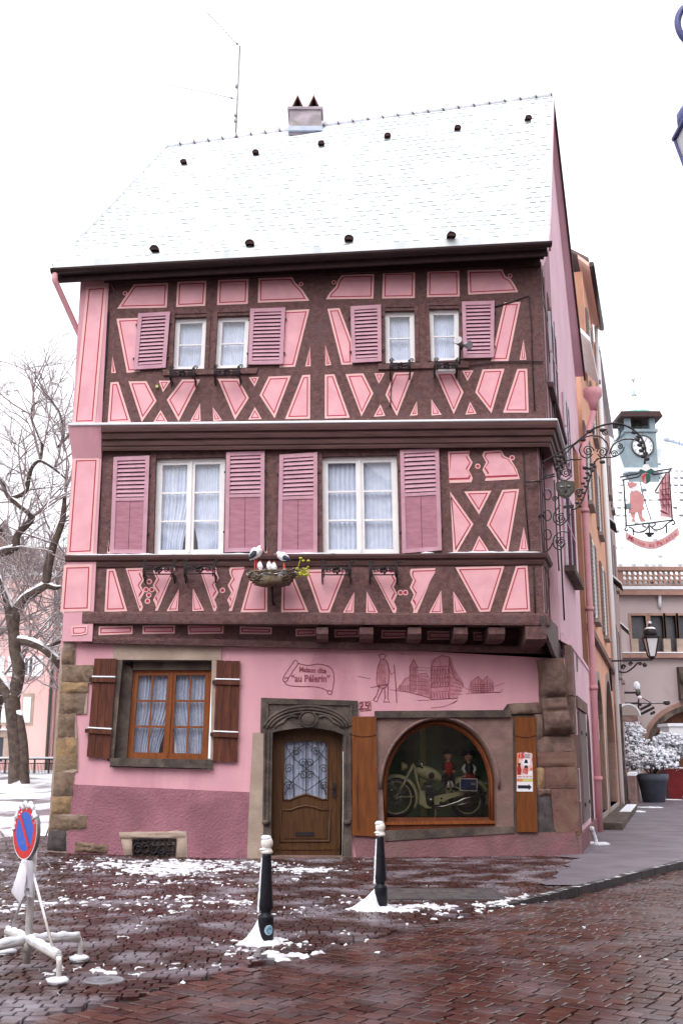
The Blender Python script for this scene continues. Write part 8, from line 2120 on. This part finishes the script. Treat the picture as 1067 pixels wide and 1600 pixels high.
# steep-roofed house further back
BY = 78.0
PB_ = PL((0, BY), (1, .2)); bz = lambda x, y: PB_.sz(x, y)
BH = thing('gabled_house', 'brick-red gabled house with steep brown roof behind the bare trees', 'house', PB_.at(bz(20, 1100)[0], 1.0))
b = MB(); gp_ = [bz(-60, 1100), bz(62, 1100), bz(62, 960), bz(2, 832), bz(-60, 950)]; b.poly(PB_, [[(gp_[0][0], 0), (gp_[1][0], 0)] + gp_[2:]], 0, .5, 'far_brick'); b.build('wall', BH)
b = MB()
g0_, g1_, g2_ = PB_.at(*bz(66, 968), .5), PB_.at(*bz(2, 822), .5), PB_.at(*bz(-66, 960), .5); bk = -PB_.n * 12
b.hexa([g0_, g1_, g1_ + bk, g0_ + bk], [p + V((.3, 0, .35)) for p in (g0_, g1_, g1_ + bk, g0_ + bk)], 'far_roof'); b.hexa([g1_, g2_, g2_ + bk, g1_ + bk], [p + V((-.3, 0, .35)) for p in (g1_, g2_, g2_ + bk, g1_ + bk)], 'far_roof'); b.build('roof', BH)
for x0, x1, y0, y1 in ((28, 40, 890, 915), (2, 14, 930, 955), (38, 52, 935, 960)):
    a = bz(x0, y1); c = bz(x1, y0); glazed(PB_, BH, a[0], c[0], a[1], c[1], 'stone_buff')
# ================================================================== houses across the street, behind the viewer (out of view, added to shade the lower storeys and show in the panes)
def facing(label, x0, x1, y, ze, m, mr, nw):
    pl = PL((x1, y), (-1, 0)); Lw = x1 - x0
    T = thing('unseen_house', label, 'house', V(((x0 + x1) / 2, y, 0)))
    zs = [(1.0, 2.8), (4.3, 6.1), (7.4, 9.1)]
    qs = [[(Lw * (k + .5) / nw - .55, a), (Lw * (k + .5) / nw + .55, a), (Lw * (k + .5) / nw + .55, c), (Lw * (k + .5) / nw - .55, c)] for a, c in zs for k in range(nw)]
    b = MB(); b.poly(pl, [[(0, -.2), (Lw, -.2), (Lw, ze), (Lw / 2, ze + 4.5), (0, ze)]] + qs, 0, .4, m)
    for s in (0, Lw): b.hexa([pl.at(s, -.2, 0), pl.at(s, -.2, -9), pl.at(s, ze, -9), pl.at(s, ze, 0)], [pl.at(abs(s - .3), -.2, 0), pl.at(abs(s - .3), -.2, -9), pl.at(abs(s - .3), ze, -9), pl.at(abs(s - .3), ze, 0)], m)
    b.build('wall', T)
    for q in qs:
        B = MB(); B.poly(pl, [q, inset(q, .08)], -.12, .06, 'far_white'); o = B.build('window', T)
        B = MB(); B.poly(pl, [inset(q, .08)], -.16, 0, 'far_glass'); B.build('pane', o)
    for s, e in ((-.4, Lw / 2), (Lw + .4, Lw / 2)):
        b = MB(); r = [pl.at(s, ze - .3, .5), pl.at(e, ze + 4.6, .5), pl.at(e, ze + 4.6, -9), pl.at(s, ze - .3, -9)]; b.hexa(r, [p + V((0, 0, .2)) for p in r], mr); b.build('roof', T)
def lane(label, p0, d, Lw, ze, nw):  # unseen house, added to block sky light from the right
    pl = PL(p0, d); T = thing('unseen_house', label, 'house', V((p0[0], p0[1], 0)))
    if pl.n.x > 0: pl.n = -pl.n
    qs = [[(Lw * (k + .5) / nw - .55, a), (Lw * (k + .5) / nw + .55, a), (Lw * (k + .5) / nw + .55, c), (Lw * (k + .5) / nw - .55, c)] for a, c in ((1.0, 2.9), (4.3, 6.2), (7.3, 9.0)) for k in range(nw)]
    b = MB(); b.poly(pl, [[(0, -.3), (Lw, -.3), (Lw, ze), (0, ze)]] + qs, 0, .4, 'grey_wall'); b.hexa([pl.at(0, -.3, 0), pl.at(0, -.3, -8), pl.at(0, ze, -8), pl.at(0, ze, 0)], [pl.at(.3, -.3, 0), pl.at(.3, -.3, -8), pl.at(.3, ze, -8), pl.at(.3, ze, 0)], 'grey_wall'); b.build('wall', T)
    for q in qs:
        B = MB(); B.poly(pl, [q, inset(q, .08)], -.12, .06, 'far_white'); o = B.build('window', T); B = MB(); B.poly(pl, [inset(q, .08)], -.16, 0, 'far_glass'); B.build('pane', o)
    b = MB(); r = [pl.at(-.2, ze, .4), pl.at(Lw + .2, ze, .4), pl.at(Lw + .2, ze + 4.5, -4), pl.at(-.2, ze + 4.5, -4)]; b.hexa(r, [p + V((0, 0, .2)) for p in r], 'far_roof'); b.build('roof', T)
lane('unseen plastered house added along the right side of the lane, carrying the blue lantern', (3.9, 4.5), (.571, .821), 17, 9.5, 5)
facing('ochre gabled house added out of view across the street, seen only mirrored in the windows', -18, -6.2, -10, 10.0, 'stone_buff', 'far_roof', 4)
facing('tall mauve gabled house added out of view across the street, facing the shop window', -6, 6, -9, 11.0, 'grey_wall', 'far_roof', 4)
facing('stone gabled house added out of view across the street at the corner of the side street', 6.2, 18, -10, 10.5, 'far_stone', 'far_roof', 4)
